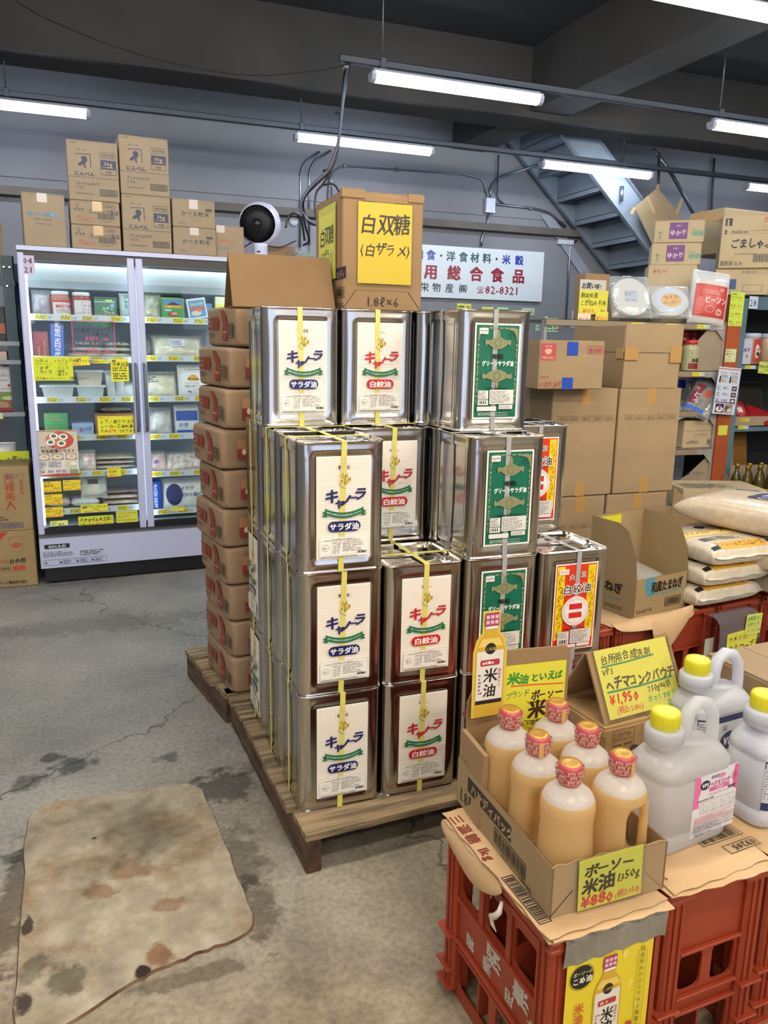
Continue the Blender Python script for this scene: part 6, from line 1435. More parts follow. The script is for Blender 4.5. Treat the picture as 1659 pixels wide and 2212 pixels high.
q = Panel(.37, .365); q.r(.02, .29, .045, .05, '#23242c'); q.t(.03, .297, .036, '‖', '#b8a888', .04); q.t(.02, .235, .036, 'ʬ', '#23242c', .05); q.t(.065, .238, .036, 'mizkan', '#23242c', .02, sx=1.0); q.r(.06, .232, .29, .0012, '#23242c'); q.fine(.19, .250, .16, .009, 1, '#4a4844'); q.r(.275, .315, .085, .025, '#b0443c'); q.t(.28, .318, .02, '56112', '#d8b8a0', .04); q.frame(.275, .275, .085, .04, '#b0443c', .001)
q.t(.065, .140, .072, 'ごましゃぶ', '#1c1c30', .035, sx=.78, hand=.4); q.fine(.10, .092, .16, .010, 1, '#3a3834'); q.t(.008, .018, .040, '業務用 1L/8', '#23242c', .0, sx=.72); q.frame(.225, .040, .125, .055, '#23242c', .003); q.bar(.231, .046, .113, .043, '#4a4844')
carton('large carton of sesame sauce with bold brush lettering, top right', T(G1[0], 2.75, G1[2], -38), .385, .30, .362, q, mat=CP)
q = Panel(.60, .26); q.t(.18, .15, .042, 'Mitake', '#3a2c7a', .05, sx=1.1, sh=.2); q.t(.33, .05, .07, 'ビー', '#2a2460', .03); q.frame(.12, .14, .03, .05, '#3a3834', .001); q.r(.02, .16, .022, .03, '#2c2c34'); q.r(.15, .0, .0015, .26, '#8a7a5c')
M1 = (4.092, 3.02, 2.205)
carton('pale carton with blue maker lettering behind the sesame sauce carton', T(M1[0], 3.06, M1[2] - .05, 3), .62, .35, .33, q, mat=CP)
q = Panel(.36, .19); q.frame(.17, .148, .17, .024, '#4a4844', .0015); q.fine(.18, .152, .15, .014, 1, '#4a4844'); q.r(.06, .04, .085, .07, '#2c4a7a'); q.frame(.19, .02, .13, .05, '#3c4a6a', .002)
q2 = Panel(.30, .19); q2.t(.05, .1, .04, '仝', '#b03c34', .04); q2.fine(.04, .04, .09, .04, 2, '#4a4844')
carton('pale carton with a blue square under the sesame sauce carton', T(G1[0], 2.77, 1.817, -38), .36, .30, G1[2] - 1.820, q, right=q2, mat=CP)
carton('pale carton with a red arrow mark at the right edge above the blue shelf', T(PX + .50, 2.62, 1.817, -4), .40, .30, .22, q2, mat=CP, tape=(.18, .05))
carton('pale carton at the right edge beside the sesame sauce carton', T(G1[0] + .50, 2.66, 2.04, -4), .40, .30, .34, Panel(.40, .34).fine(.03, .08, .1, .03, 3, '#4a4844'), mat=CP)
# second board: red jars and the cut-down box
rj = mk('kimchi_red', '#7c2420', .25); rl = mk('red_cap', '#a82c28', .35)
for i, x in enumerate((1428, 1455, 1478, 1500)):
    x_ = (3.383, 3.49, 3.586, 3.684)[i]
    jar('red-capped dark jar in the back row of the second shelf, %s from the left' % ('first', 'second', 'third', 'fourth')[i], T(x_, 2.80, 1.276), .058, .285, rj, rl, ribs=4, group='red-capped jars on the second shelf')
q = Panel(.10, .12); q.r(0, 0, .10, .04, '#7a1c1c'); q.t(.02, .05, .03, '本造', '#14140c', .05)
jar('clear ribbed jar with a red cap in front on the second shelf', T(3.554, 2.67, 1.276), .062, .215, mk('jar_pale', '#a8a880', .15), rl, q, -135, ribs=4)
q = Panel(.09, .14); [q.t(.01, .10 - i * .034, .034, c, '#5a78b8', .05) for i, c in enumerate('本格派')]
jar('jar with white and blue vertical lettering beside the tall cartons', T(3.389, 2.66, 1.276), .060, .18, mk('jar_orange2', '#8a4428', .25), rl, q, -130)
b = MB(); b.prism([(0, 0), (.26, 0), (.26, .29), (.12, .29), (0, .17)], 0, .004, CARD2); o = b.build('cardboard_shield', None, T(3.524, 2.615, 1.277, 0)); tag(o, 'plain cardboard side with a cut-off corner on the second shelf', 'cardboard')
o = sbox('blue plastic basket pieces at the back of the third shelf', T(3.69, 2.9, 1.14), .14, .1, .06, '#1c30c0')
# third board: noodle bag; fourth: white sacks and crystal box; fifth: gram carton
q = Panel(.16, .24); q.poly([(.0, .05), (.05, .05), (.09, .22), (.03, .22)], '#7a2434'); [q.t(.010 + i * .012, .16 - i * .045, .045, c, '#c8b8b4', .05, rot=-15) for i, c in enumerate('うどん')]; q.e(.12, .16, .025, .035, '#b04a3c', 12); q.r(0, 0, .14, .03, '#1c5ab0')
pack('shiny bag with red lettering leaning on the third shelf', LEAN(3.519, 2.66, .996, -24, 30) @ Matrix.Rotation(R(-26), 4, 'Z'), .20, .30, .07, clear('tint_film', '#ffffff', .45, .1, .005, 16, body='#8c9098'), q, (.0, .02), inner=food('noodle2', ('#8a7c60', '#b8a88c'), 20), seed=60)
pack('dim brown food bag at the back of the third shelf', LEAN(3.674, 2.78, .996, 0, 12), .24, .22, .08, FILM, inner=food('dimfood', ('#4a3c28', '#6a5636'), 14), seed=61)
q = Panel(.32, .13); q.t(.10, .085, .026, 'クリスタル', '#4a4a44', .0, sx=.9); q.fine(.03, .03, .13, .026, 2, '#3a3834'); q.frame(.22, .02, .10, .045, '#2c2a28', .002); q.bar(.225, .025, .09, .035, '#4a4844'); q.r(.0, .125, .34, .002, '#4a4844')
carton('pale carton of crystal seasoning on the fourth shelf', T(3.531, 2.63, .717, 0), .33, .3, .20, q, mat=CP)
q = Panel(.26, .2); q.ring(.09, .11, .030, .034, '#20242c', 18); q.line([(.02, .16), (.05, .19), (.09, .17)], .004, '#20242c'); q.line([(.15, .12), (.19, .10), (.18, .06)], .004, '#20242c')
pack('white sack with black drawing drooping over the crystal carton', T(3.412, 2.585, .935, -8) @ Matrix.Rotation(R(22), 4, 'X') @ Matrix.Rotation(R(24), 4, 'Z'), .34, .20, .035, mk('white_sack', '#a8b0be', .3), q, (.03, .0), seed=62, seam=.012)
q = Panel(.30, .12); q.t(.02, .03, .05, '↗', '#2c2c4a', .03); q.t(.08, .035, .028, '100gP-10', '#2c2c4a', .0)
b = MB(); b.prism([(0, 0), (.36, 0), (.36, .27), (.30, .25), (.15, .13), (.03, .06)], 0, .004, CARD2); q.put(b, FR(.10, 0, .08)); o = b.build('cut_carton_side', None, T(3.461, 2.62, .402)); tag(o, 'torn-edged carton front marked 100g on the lowest shelf', 'cardboard')
o_ = openbox('open brown carton right of the tall kilo-marked ones, one slanting flap raised', T(2.351, 1.32, 0), .30, .28, 0.546, CARD); MB().prism([(0, 0), (.16, 0), (.10, .09), (0, .17)], 0, .004, CARD, T(0, .002, 0.546)).build('flap', o_)
q = Panel(.50, .25); [q.r(.03, .03 + i * .03, .42, .0015, '#5a5448') for i in range(7)]; q.fine(.04, .04, .38, .18, 6, '#4a4844')
carton('flat pale carton with printed lines behind the big rice bags', T(3.018, 2.0, .42, -18), .55, .35, .13, top=q, mat=CP)
# goods on the blue shelving
BX = PX + .18
q = Panel(.14, .17, '#a83c30', .35); q.pill(.02, .03, .10, .10, '#c8c0b4', .02); q.z += 1; q.t(.03, .085, .020, '味付', '#2c2420', .03); q.t(.028, .050, .030, '鶏がら', '#2c2420', .05, sx=.9); 
jn = mk('jar_tan', '#b09a80', .3); cw = mk('cap_grey_white', '#a8b0be', .35)
for i, lab in enumerate(('white-capped jar with a red chicken stock label on the blue shelf', 'second white-capped tan jar at the right edge of the blue shelf', 'third white-capped tan jar behind the right edge')):
    jar(lab, T(BX + .155 + i * .165 - (i == 2) * .27, 2.70 + (i == 2) * .17, 1.326), .072, .225, jn, cw, q, -120)
q = Panel(.09, .17, '#b4b8c4', .3); [q.t(.015 + i * .03, .09 - i * .0, .034, c, '#5a3a6a', .04) for i, c in enumerate('めす')]; q.t(.04, .05, .02, '徳', '#b0343c', .04)
sbox('white packet with purple lettering beside the blue post', T(BX + .01, 2.63, 1.326), .085, .06, .185, '#a8acb8', q)
q = Panel(.115, .085, '#b4c45a'); hw(q, [(.004, .042, .020, '農家鶏ポン酢', K_, {'sx': .7}), (.06, .022, .016, '500g', K_), (.012, .004, .018, '¥1090', '#b83c2c')]); note('yellow-green price note hanging from the blue shelf at the right', FR(4.115, 2.585, 1.264) @ Matrix.Rotation(R(-4), 4, 'Z'), q, base='#b4c45a')
for i, (x, z) in enumerate(((.03, 1.293), (.03, .850))):
    p = Panel(.10, .026, '#c4c23a'); p.fine(.004, .004, .055, .018, 2, '#5a5a20'); p.r(.065, 0, .034, .026, '#a8b8cc'); note('yellow and white shelf tag on the %s blue beam' % ('upper', 'lower')[i], FR(BX + x - .01, 2.596, z), p, base='#c4c23a')
q = Panel(.15, .13); q.e(.07, .06, .05, .05, '#a03434', 16); q.t(.045, .045, .05, '鶏', '#d8c8c0', .04)
rf = mk('red_foil', '#8c1c20', .15)
pack('shiny red packet with white lettering on the third blue shelf', LEAN(BX + .0, 2.64, .90, 0, 35), .17, .17, .07, rf, q, (.01, .02), seed=70)
pack('red foil packet sloping right on the third blue shelf', LEAN(BX + .16, 2.66, .92, 0, 45) @ Matrix.Rotation(R(-28), 4, 'Z'), .34, .16, .06, rf, seed=71)
pack('dark packet behind the red foil ones', LEAN(BX + .12, 2.82, .93, 0, 10), .35, .25, .06, mk('dark_foil', '#24231c', .2), seed=72)
openbox('low brown carton tray holding the red packets', T(BX - .02, 2.61, .873), .55, .30, .07, CARD2)
p = Panel(.09, .026, '#c4b83a'); p.fine(.004, .004, .05, .018, 2, '#5a4a20'); note('yellow tag on the low tray of red packets', FR(BX + .04, 2.608, .905), p, base='#c4b83a')
q = Panel(.13, .17, '#8f9088'); q.poly([(.02, .03), (.06, .11), (.11, .03)], '#3c5080'); q.t(.085, .09, .035, '5', '#3c4a8a', .03); q.t(.03, .13, .014, 'Agro', '#3c4a8a', .0)
pack('grey and blue packet on the lowest blue shelf', LEAN(BX - .02, 2.72, .424, 0, 8), .16, .40, .06, mk('grey_pack', '#8f9088', .3), q, (.01, .20), seed=73)
pack('amber brown packet on the lowest blue shelf', LEAN(BX + .15, 2.76, .424, 0, 8), .17, .40, .06, mk('amber_foil', '#7a5420', .2), seed=74)
gold = mk('gold_cap', '#a8842c', .3, .7); oil = mk('olive_oil', '#4a4210', .08)
ot = openbox('cut-down brown carton of small oil bottles on the mizkan style carton', T(BX - .10, 2.38, .335, -6), .42, .26, .12, CARD2, cuts=[(0, .10), (.09, .12), (.24, .24), (.26, .24)], back=.24)
for i in range(6):
    t = thing('oil_bottle', 'small gold-capped oil bottle in the cut-down carton, %s' % ('front left', 'front centre', 'front right', 'back left', 'back centre', 'back right')[i], 'bottle', T(BX - .03 + (i % 3) * .115, 2.41 + (i // 3) * .10, .342), 'gold-capped oil bottles on the right')
    MB().lathe([(.034, 0), (.036, .01), (.036, .14), (.028, .18), (.014, .21), (.014, .235)], oil, 18).build('bottle_glass', t); MB().lathe([(.0165, .232), (.0165, .262), (.014, .266)], gold, 14).build('cap', t)
q = Panel(.55, .17); q.r(.035, .115, .035, .035, '#2c2a30'); q.t(.04, .055, .034, 'ʬ', '#23242c', .05); q.t(.085, .055, .036, 'mizkan', '#23242c', .02, sx=1.0); q.r(.33, .10, .09, .022, '#b0443c'); q.t(.335, .102, .018, '56113', '#c8a080', .04); q.frame(.33, .06, .09, .04, '#b0443c', .001); q.r(.03, .04, .45, .001, '#4a4844'); q.fine(.25, .045, .16, .01, 1, '#4a4844')
carton('long carton with black round maker mark under the small oil bottles', T(3.462, 2.30, .165, -6), .56, .38, .168, q, mat=CP)
t = thing('low_platform', 'low dark platform under the cartons at the right', 'platform', T(PX - .12, 2.2, 0)); MB().box(0, 0, .12, 1.2, .45, .16, CARDIN).build('board', t); MB().box(.02, .02, 0, .10, .43, .12, CARDIN).build('leg', t); MB().box(1.1, .02, 0, 1.18, .43, .12, CARDIN).build('leg', t)
# ---------------------------------------------------------------- red bottle crates
def holed(mb, W, H, holes, th, mat, M, r=.014):
    """wall in local x,z (thickness along +y) with rectangular openings, corners softened"""
    xs = sorted({0, W, *[h[0] for h in holes], *[h[2] for h in holes]}); zs = sorted({0, H, *[h[1] for h in holes], *[h[3] for h in holes]})
    solid = lambda i, j: 0 <= i < len(xs) - 1 and 0 <= j < len(zs) - 1 and not any(h[0] <= (xs[i] + xs[i + 1]) / 2 <= h[2] and h[1] <= (zs[j] + zs[j + 1]) / 2 <= h[3] for h in holes)
    nx, nz = len(xs), len(zs); v = [(x, y, z) for y in (0, th) for z in zs for x in xs]; K = nx * nz; f = []
    for j in range(nz - 1):
        for i in range(nx - 1):
            if not solid(i, j): continue
            a, b, c, d = j * nx + i, j * nx + i + 1, (j + 1) * nx + i + 1, (j + 1) * nx + i
            f += [(a, b, c, d), (K + d, K + c, K + b, K + a)]
            if not solid(i, j - 1): f.append((a, K + a, K + b, b))
            if not solid(i, j + 1): f.append((d, c, K + c, K + d))
            if not solid(i - 1, j): f.append((a, d, K + d, K + a))
            if not solid(i + 1, j): f.append((b, K + b, K + c, c))
    mb.add(v, f, mat, M)
    for (x0, z0, x1, z1) in holes:
        for (cx, cz, sx, sz) in ((x0, z0, 1, 1), (x1, z0, -1, 1), (x1, z1, -1, -1), (x0, z1, 1, -1)):
            if cz <= 0: continue
            q = [(cx, cz)] + [(cx + sx * (r - r * math.sin(R(a))), cz + sz * (r - r * math.cos(R(a)))) for a in (0, 30, 60, 90)]
            mb.prism(q, 0, th, mat, M)
CW, CD, CH = .250, .388, .42
def crate_proto():
    t = thing('bottle_crate', 'crate', 'crate'); th = .006
    LH = [(.052, .265, .128, .352), (.156, .265, .232, .352), (.260, .265, .336, .352), (.050, .03, .180, .125), (.208, .03, .338, .125)]
    SH = [(.054, .172, .112, .262), (.138, .172, .196, .262), (.054, .03, .196, .120)]
    for k in (0, 1):
        b = MB(); M = T(.012 if k == 0 else CW - .012 + 0, CD if k == 0 else 0, 0, -90 if k == 0 else 90)
        holed(b, CD, CH - .01, LH, th, RED, M)
        for z0, z1, d in ((.372, .384, .008), (.252, .258, .010), (.148, .154, .010), (.128, .134, .006)): b.box(.046, -d, z0, CD - .046, 0, z1, RED, M, c=.0015)
        for u in (.128, .232): b.box(u + .006, -.006, .258, u + .022, 0, .372, RED, M, c=.001)
        for i in range(23): b.box(.06 + i * .0115, -.003, .384, .064 + i * .0115, 0, .405, RED, M)
        b.build('long_side', t)
    for k in (0, 1):
        b = MB(); M = T(0 if k == 0 else CW, .012 if k == 0 else CD - .012, 0, 0 if k == 0 else 180)
        holed(b, CW, CH - .01, SH, th, RED, M, .018)
        for z0, z1, d in ((.264, .271, .010), (.160, .167, .010), (.124, .131, .010)): b.box(.046, -d, z0, CW - .046, 0, z1, RED, M, c=.0015)
        b.build('short_side', t)
    for (x, y) in ((0, 0), (CW, 0), (CW, CD), (0, CD)):
        sx = 1 if x == 0 else -1; sy = 1 if y == 0 else -1; b = MB()
        b.box(min(x, x + sx * .046), min(y, y + sy * .046), .012, max(x, x + sx * .046), max(y, y + sy * .046), .41, RED, c=.006)
        for o in (.014, .030):
            b.box(min(x + sx * o, x + sx * (o + .006)), min(y, y - sy * .0035), .03, max(x + sx * o, x + sx * (o + .006)), max(y, y - sy * .0035) + .0001, .40, RED); b.box(min(x, x - sx * .0035), min(y + sy * o, y + sy * (o + .006)), .03, max(x, x - sx * .0035) + .0001, max(y + sy * o, y + sy * (o + .006)), .40, RED)
        for z in (.150, .065, .018):
            b.box(min(x - sx * .012, x + sx * .046), min(y - sy * .012, y + sy * .046), z, max(x - sx * .012, x + sx * .046), max(y - sy * .012, y + sy * .046), z + .006, RED, c=.002)
        b.build('corner_post', t)
    b = MB()
    for (x0, y0, x1, y1) in ((-.006, -.006, CW + .006, .016), (-.006, CD - .016, CW + .006, CD + .006), (-.006, -.006, .016, CD + .006), (CW - .016, -.006, CW + .006, CD + .006)): b.box(x0, y0, .402, x1, y1, .42, RED, c=.004)
    for (x0, x1) in ((-.006, .060), (CW - .060, CW + .006)): b.box(x0, -.0065, .393, x1, .012, .406, RED, c=.003)
    b.build('top_rim', t)
    b = MB(); b.box(.016, .016, .396, CW - .016, CD - .016, .404, RED)
    for i in range(1, 2): b.box(CW / 2 - .003, .018, .02, CW / 2 + .003, CD - .018, .30, RED)
    for i in range(1, 3): b.box(.018, CD * i / 3 - .003, .02, CW - .018, CD * i / 3 + .003, .30, RED)
    b.build('bottle_grid', t)
    q = Panel(.32, .10); wc = '#b9b0a6'
    for x, y, s_, c in ((.300, .088, .058, '清'), (.200, .088, .058, '酒'), (.330, .038, .034, '専'), (.250, .036, .034, '用'), (.165, .036, .034, '通'), (.095, .036, .034, '箱')):
        q.t(x, y, s_, c, wc, .045, rot=180)
    b = MB(); q.put(b, FR(.012 - .0004, CD - .02, .157, -90)); b.build('stencil', t)
    return t
crates = [
 ('nearest red bottle crate with upside-down white lettering on its left side', 0.205, -0.949, 2.5),
 ('red bottle crate under the detergent jugs, second from the left in front', .481, -.920, 2.5),
 ('red bottle crate at the right edge of the front row', .757, -.895, 2),
 ('red bottle crate hidden behind the detergent jugs', .463, -.505, 2.5),
 ('red bottle crate behind the right edge crate of the front row', .742, -.480, 2),
 ('red bottle crate left of the onion dressing box, its front partly in shadow', 1.000, .275, 8),
 ('red bottle crate under the onion dressing box, kraft paper hanging over it', 1.2725, .313, 8),
 ('red bottle crate under the small rice bags, behind the hanging rice price sign', 1.545, .352, 8),
 ('red bottle crate right of the hanging rice price sign', 1.8175, .390, 8),
 ('red bottle crate carrying the right end of the rice bags', 2.090, .428, 8),
 ('red bottle crate under the big rice bags', 2.105, .850, 8),
 ('rear red bottle crate under the big rice bags', 2.378, .889, 8),
]
crates.append(('red bottle crate at the end of the row under the rice bags', 2.3625, .466, 8))
cp = None
for lab, x, y, rz in crates:
    if cp is None: cp = crate_proto(); cp.matrix_basis = T(x, y, 0, rz); cp['label'] = lab; cp['group'] = 'red bottle crates carrying the goods'
    else: dup(cp, lab, T(x, y, 0, rz), 'red bottle crates carrying the goods')
# the same display goes on past the photographer: seen only as a dark red reflection in the cans
for i in range(12):
    dup(cp, 'red bottle crate in the stacks behind the photographer, out of the frame', T(.25 + (i % 6) * .31, -3.9 - (i % 2) * .02, (i // 6) * .432, 1), 'red bottle crates behind the camera')
# ---------------------------------------------------------------- kraft sheets, cut box with oil bottles
C0 = T(0.205, -0.949, 0, 2.5)
def sheet(label, M, w, d, z, mat=None, n=14, amp=.002, hang=0, pn=None, seed=0, group=None, droop=.02, name='kraft_sheet', cat='paper'):
    """creased paper lying flat, its rim allowed to curl down over the crate edge"""
    rr = random.Random(seed); ph = [rr.uniform(0, 6) for _ in range(4)]; v = []; f = []
    def hz(x, y):
        e = max(0, .02 - min(x, y, w - x, d - y)) / .02
        return z + amp * (math.sin(x * 31 + ph[0]) * math.sin(y * 27 + ph[1]) + 1) - 0 * e
    for s_ in (0, 1):
        for j in range(n + 1):
            for i in range(n + 1):
                x, y = w * i / n, d * j / n; jx = .0025 * math.sin(j * 1.9 + ph[2]) if i in (0, n) else 0; jy = .0025 * math.sin(i * 1.7 + ph[3]) if j in (0, n) else 0
                v.append((x + jx, y + jy, hz(x, y) + s_ * .0012))
    K = (n + 1) ** 2
    for j in range(n):
        for i in range(n):
            a = j * (n + 1) + i; f += [(a + n + 1, a + n + 2, a + 1, a), (K + a, K + a + 1, K + a + n + 2, K + a + n + 1)]
    for i in range(n): f += [(i, i + 1, K + i + 1, K + i), (n * (n + 1) + i + 1, n * (n + 1) + i, K + n * (n + 1) + i, K + n * (n + 1) + i + 1), ((i + 1) * (n + 1), i * (n + 1), K + i * (n + 1), K + (i + 1) * (n + 1)), (i * (n + 1) + n, (i + 1) * (n + 1) + n, K + (i + 1) * (n + 1) + n, K + i * (n + 1) + n)]
    t = thing(name, label, cat, M, group); b = MB(); b.add(v, f, mat or KRAFT, None, False); b.build('paper', t)
    if pn: b = MB(); pn.put(b, T(0, 0, 0), lambda x, y: hz(x, y) + .0014); b.build('paper_print', t)
    return t
KR = '#7c3626'
q = Panel(.30, .45); [q.t(.006, .375 - i * .034, .030, c, KR, .045, rot=-88) for i, c in enumerate('三温糖')]; q.t(.008, .262, .030, '1kg', KR, .05, rot=-90); q.frame(.006, .035, .026, .130, '#2c2420', .002); q.bar(.009, .040, .020, .120, '#2c2420', True); q.t(.040, .14, .010, 'ITF', '#2c2420', .0, rot=-90)
sheet('bottom folded sugar sack paper on the nearest crate', C0 @ T(-.008, -.008, 0, 1), .262, .385, .4215, amp=.0012, seed=1)
sheet('middle folded sugar sack paper on the nearest crate', C0 @ T(-.004, -.012, 0, -1.5), .255, .40, .4252, amp=.0012, seed=2)
sheet('top flattened sugar sack with red lettering under the cut box of bottles', C0 @ T(-.010, -.004, 0, .5), .262, .395, .4290, amp=.0012, seed=3, pn=q)
def crumple(label, M, pts, mat=None, name='kraft_paper', th=.004):
    """a hanging crumpled tongue: rows of points"""
    n = len(pts[0]); v = [p for r_ in pts for p in r_]; f = []
    for j in range(len(pts) - 1):
        for i in range(n - 1): f.append((j * n + i, j * n + i + 1, (j + 1) * n + i + 1, (j + 1) * n + i))
    b = MB(); b.add(v, f, mat or KRAFT, None, False); o = b.build(name, None, M)
    s_ = o.modifiers.new('thickness', 'SOLIDIFY'); s_.thickness = th; u = o.modifiers.new('smooth', 'SUBSURF'); u.levels = u.render_levels = 2
    return tag(o, label, 'paper')
crumple('crumpled flap of sugar sack paper hanging over the left rim of the nearest crate', C0, [[(-.006, .40, .424), (-.008, .30, .425), (-.008, .20, .424), (-.008, .13, .423)], [(-.018, .39, .408), (-.022, .31, .398), (-.020, .22, .392), (-.014, .15, .404)], [(-.012, .38, .392), (-.016, .30, .372), (-.022, .23, .365), (-.012, .17, .388)]])
q = Panel(.30, .14); q.bar(.165, .085, .105, .034, '#2c2420'); q.frame(.160, .080, .115, .044, '#2c2420', .0016); q.frame(.195, .040, .085, .026, '#2c2420', .0016); q.t(.275, .060, .022, '03205', '#2c2420', .03, rot=180, sx=1.05); q.t(.02, .05, .02, '1.0kg', KR, .03, rot=190)
C1 = T(.481, -.920, 0, 2.5)
sheet('flattened kraft sack with an upside-down 03205 mark under the pink-labelled jug', C1 @ T(-.010, -.014, 0, -2), .272, .40, .4215, amp=.0014, seed=4)
sheet('upper kraft sack under the pink-labelled jug', C1 @ T(.0, -.010, 0, 3), .255, .37, .4252, amp=.0012, seed=5, pn=q)
sheet('kraft paper under the navy-labelled jug at the right edge', T(.757, -.895, 0, 2) @ T(-.01, -.010, 0, 1), .27, .40, .4215, amp=.0014, seed=6)
BXM = T(0.222, -0.915 + .004, .4335, -.5)
q = Panel(.37, .10); q.r(.05, .052, .190, .034, '#2b2620'); q.t(.066, .058, .026, 'ハンディパック', '#a8906a', .045, sx=1.0); q.t(.012, .012, .044, '1.8ℓ×6', '#2b2620', .03, sx=.80); q.frame(.175, .012, .125, .034, '#2b2620', .0024); q.bar(.180, .017, .115, .024, '#3a342c'); q.t(.205, .0015, .0105, 'ブルドックソース株式会社', '#2b2620', .02, sx=.95)
q2 = Panel(.245, .10); q2.line([(.0, .0), (.045, .045)], .002, '#2b2620'); q2.line([(.245, .0), (.200, .045)], .002, '#8a7450')
bx = openbox('cut-down brown carton holding six bottles of rice oil on the nearest crate', BXM, .245, .385, .100, noisy('carton_tan', '#937c5a', '#9f8865', 3, .8), cuts=[(0, .098), (.33, .098), (.345, .105), (.385, .105)], left=q, front=q2, back=.13)
rr = random.Random(8); b = MB()
for i in range(60):
    u = rr.random()
    if u < .6: b.box(.0005, rr.uniform(0, .37), .097, .0038, 0, .098, FLUTE) if False else None
b = MB(); b.prism([(0, .098), (.012, .103), (.03, .099), (.05, .104), (.08, .1), (.10, .105), (.13, .1), (.16, .104), (.2, .1), (.23, .103), (.245, .098)], 0, .0035, CARDIN); b.build('torn_edge', bx)
# bottle
def pe(name, col, tr=.4, rough=.32, see=0):
    if name in _mc: return _mc[name]
    m = mk(name, col, rough); out = m.node_tree.nodes['Material Output']; t_ = nd(m, 'BsdfTranslucent'); t_.inputs[0].default_value = lin(col)
    mx = nd(m, 'MixShader'); mx.inputs[0].default_value = tr; ln(m, bsdf(m), 0, mx, 1); ln(m, t_, 0, mx, 2); tp = nd(m, 'BsdfTransparent'); m3 = nd(m, 'MixShader'); m3.inputs[0].default_value = see; ln(m, mx, 0, m3, 1); ln(m, tp, 0, m3, 2); ln(m, m3, 0, out, 0); return m
PEW = pe('bottle_shoulder', '#e4e2e0', .5, .25, .15); PEO = pe('bottle_oil', '#e4c288', .5, .22, .08)
def bottle_proto():
    t = thing('oil_bottle', 'bottle', 'bottle'); n = 40
    prof = [(.044, .0), (.050, .006), (.0515, .02), (.0515, .06), (.0495, .10), (.0478, .130), (.0492, .155), (.0505, .168), (.049, .180), (.043, .192), (.030, .203), (.019, .209), (.0165, .214)]
    zs = []; 
    for i in range(len(prof) - 1):
        for k in range(3): q = k / 3; zs.append((prof[i][0] * (1 - q) + prof[i + 1][0] * q, prof[i][1] * (1 - q) + prof[i + 1][1] * q))
    zs.append(prof[-1]); v = []; f1 = []; f2 = []
    for r_, z in zs:
        hz = max(0, min(1, (z - .035) / .03)) * max(0, min(1, (.166 - z) / .03))
        for i in range(n):
            a = 2 * PI * i / n; d = math.cos(a); g = max(0, (d - .35) / .65)
            rr_ = r_ * (1 - .64 * hz * min(1, g * 2.2)); v.append((rr_ * math.cos(a), rr_ * math.sin(a), z))
    for j in range(len(zs) - 1):
        for i in range(n): (f1 if zs[j][1] < .184 else f2).append((j * n + i, j * n + (i + 1) % n, (j + 1) * n + (i + 1) % n, (j + 1) * n + i))
    b = MB(); b.add(v, f1, PEO, None, True); b.add(v[:n], [tuple(range(n))[::-1]], PEO); b.add(v, f2, PEW, None, True); b.build('bottle_body', t)
    b = MB(); pts = [(.034, 0, .170), (.044, 0, .160), (.0465, 0, .140), (.0465, 0, .10), (.0475, 0, .06), (.040, 0, .040)]; b.tube(pts, [.012, .010, .0085, .0085, .010, .012], PEO, 10); b.build('handle', t)
    cr = mk('cap_wrap_red', '#b04a4e', .3); b = MB(); b.lathe([(.0165, .208), (.0215, .214), (.0232, .222), (.0230, .242), (.0205, .2495), (.019, .2505)], cr, 32)
    q = Panel(.146, .030)
    for j in range(3):
        q.r(0, .002 + j * .0095, .146, .0012, '#c8a070')
        for i in range(9): q.r(.003 + i * .0158 + (j % 2) * .004, .0045 + j * .0095, .011, .0052, '#d8c0b8'); q.t(.0042 + i * .0158 + (j % 2) * .004, .0046 + j * .0095, .0052, '国産', '#a8343a', .03, sx=.9)
    q.r(.060, .0, .008, .030, '#c89858'); put3(q, b, CYL(.0232, .215, R(-200))); b.build('cap', t)
    b = MB(); b.lathe([(.0188, .2502), (.0184, .2520), (.012, .2512), (.001, .2510)], mk('cap_gold', '#c8963c', .28, .6), 28, caps=False); b.build('cap_top', t)
    q = Panel(.09, .05, '#c8b8a4'); q.fine(.006, .006, .05, .036, 6, '#8a6a5a'); [q.t(.062, .030 - i * .013, .013, c, '#b03a34', .03) for i, c in enumerate('国産')]; b = MB(); put3(q, b, CYL(.0518, .006, R(-150))); b.build('bottle_label', t)
    return t
bp = bottle_proto(); k = 0
BN = {(0, 0): 'front left', (1, 0): 'front right', (0, 1): 'middle left', (1, 1): 'middle right', (0, 2): 'rear left', (1, 2): 'rear right'}
for (i, j), nm in BN.items():
    M = BXM @ T(.066 + i * .112, .064 + j * .111, .0045, (62, -38, -65, 120, 100, -50)[k]); lab = 'amber rice oil bottle with a red wrapped cap, %s in the cut carton' % nm; k += 1
    if k == 1: bp.matrix_basis = M; bp['label'] = lab; bp['group'] = 'rice oil bottles in the cut carton'
    else: dup(bp, lab, M, 'rice oil bottles in the cut carton')
q = Panel(.135, .102, '#cccb52'); hw(q, [(.010, .068, .026, 'ボーソー', '#3c3a2c', {'b': .05}), (.006, .034, .034, '米油', '#35342c', {'b': .05}), (.078, .040, .023, '1350g', '#35342c', {'b': .03, 'sx': .92}), (.006, .003, .030, '¥880', '#c04438', {'b': .04}), (.078, .006, .017, '(税込950)', '#c04438', {'sx': .72})])
note('yellow rice oil price card taped on the front of the cut carton', BXM @ FR(.055, -.0045, .002, 0, 0) @ Matrix.Rotation(R(2), 4, 'Z'), q, sleeve=.005, base='#cccb52')
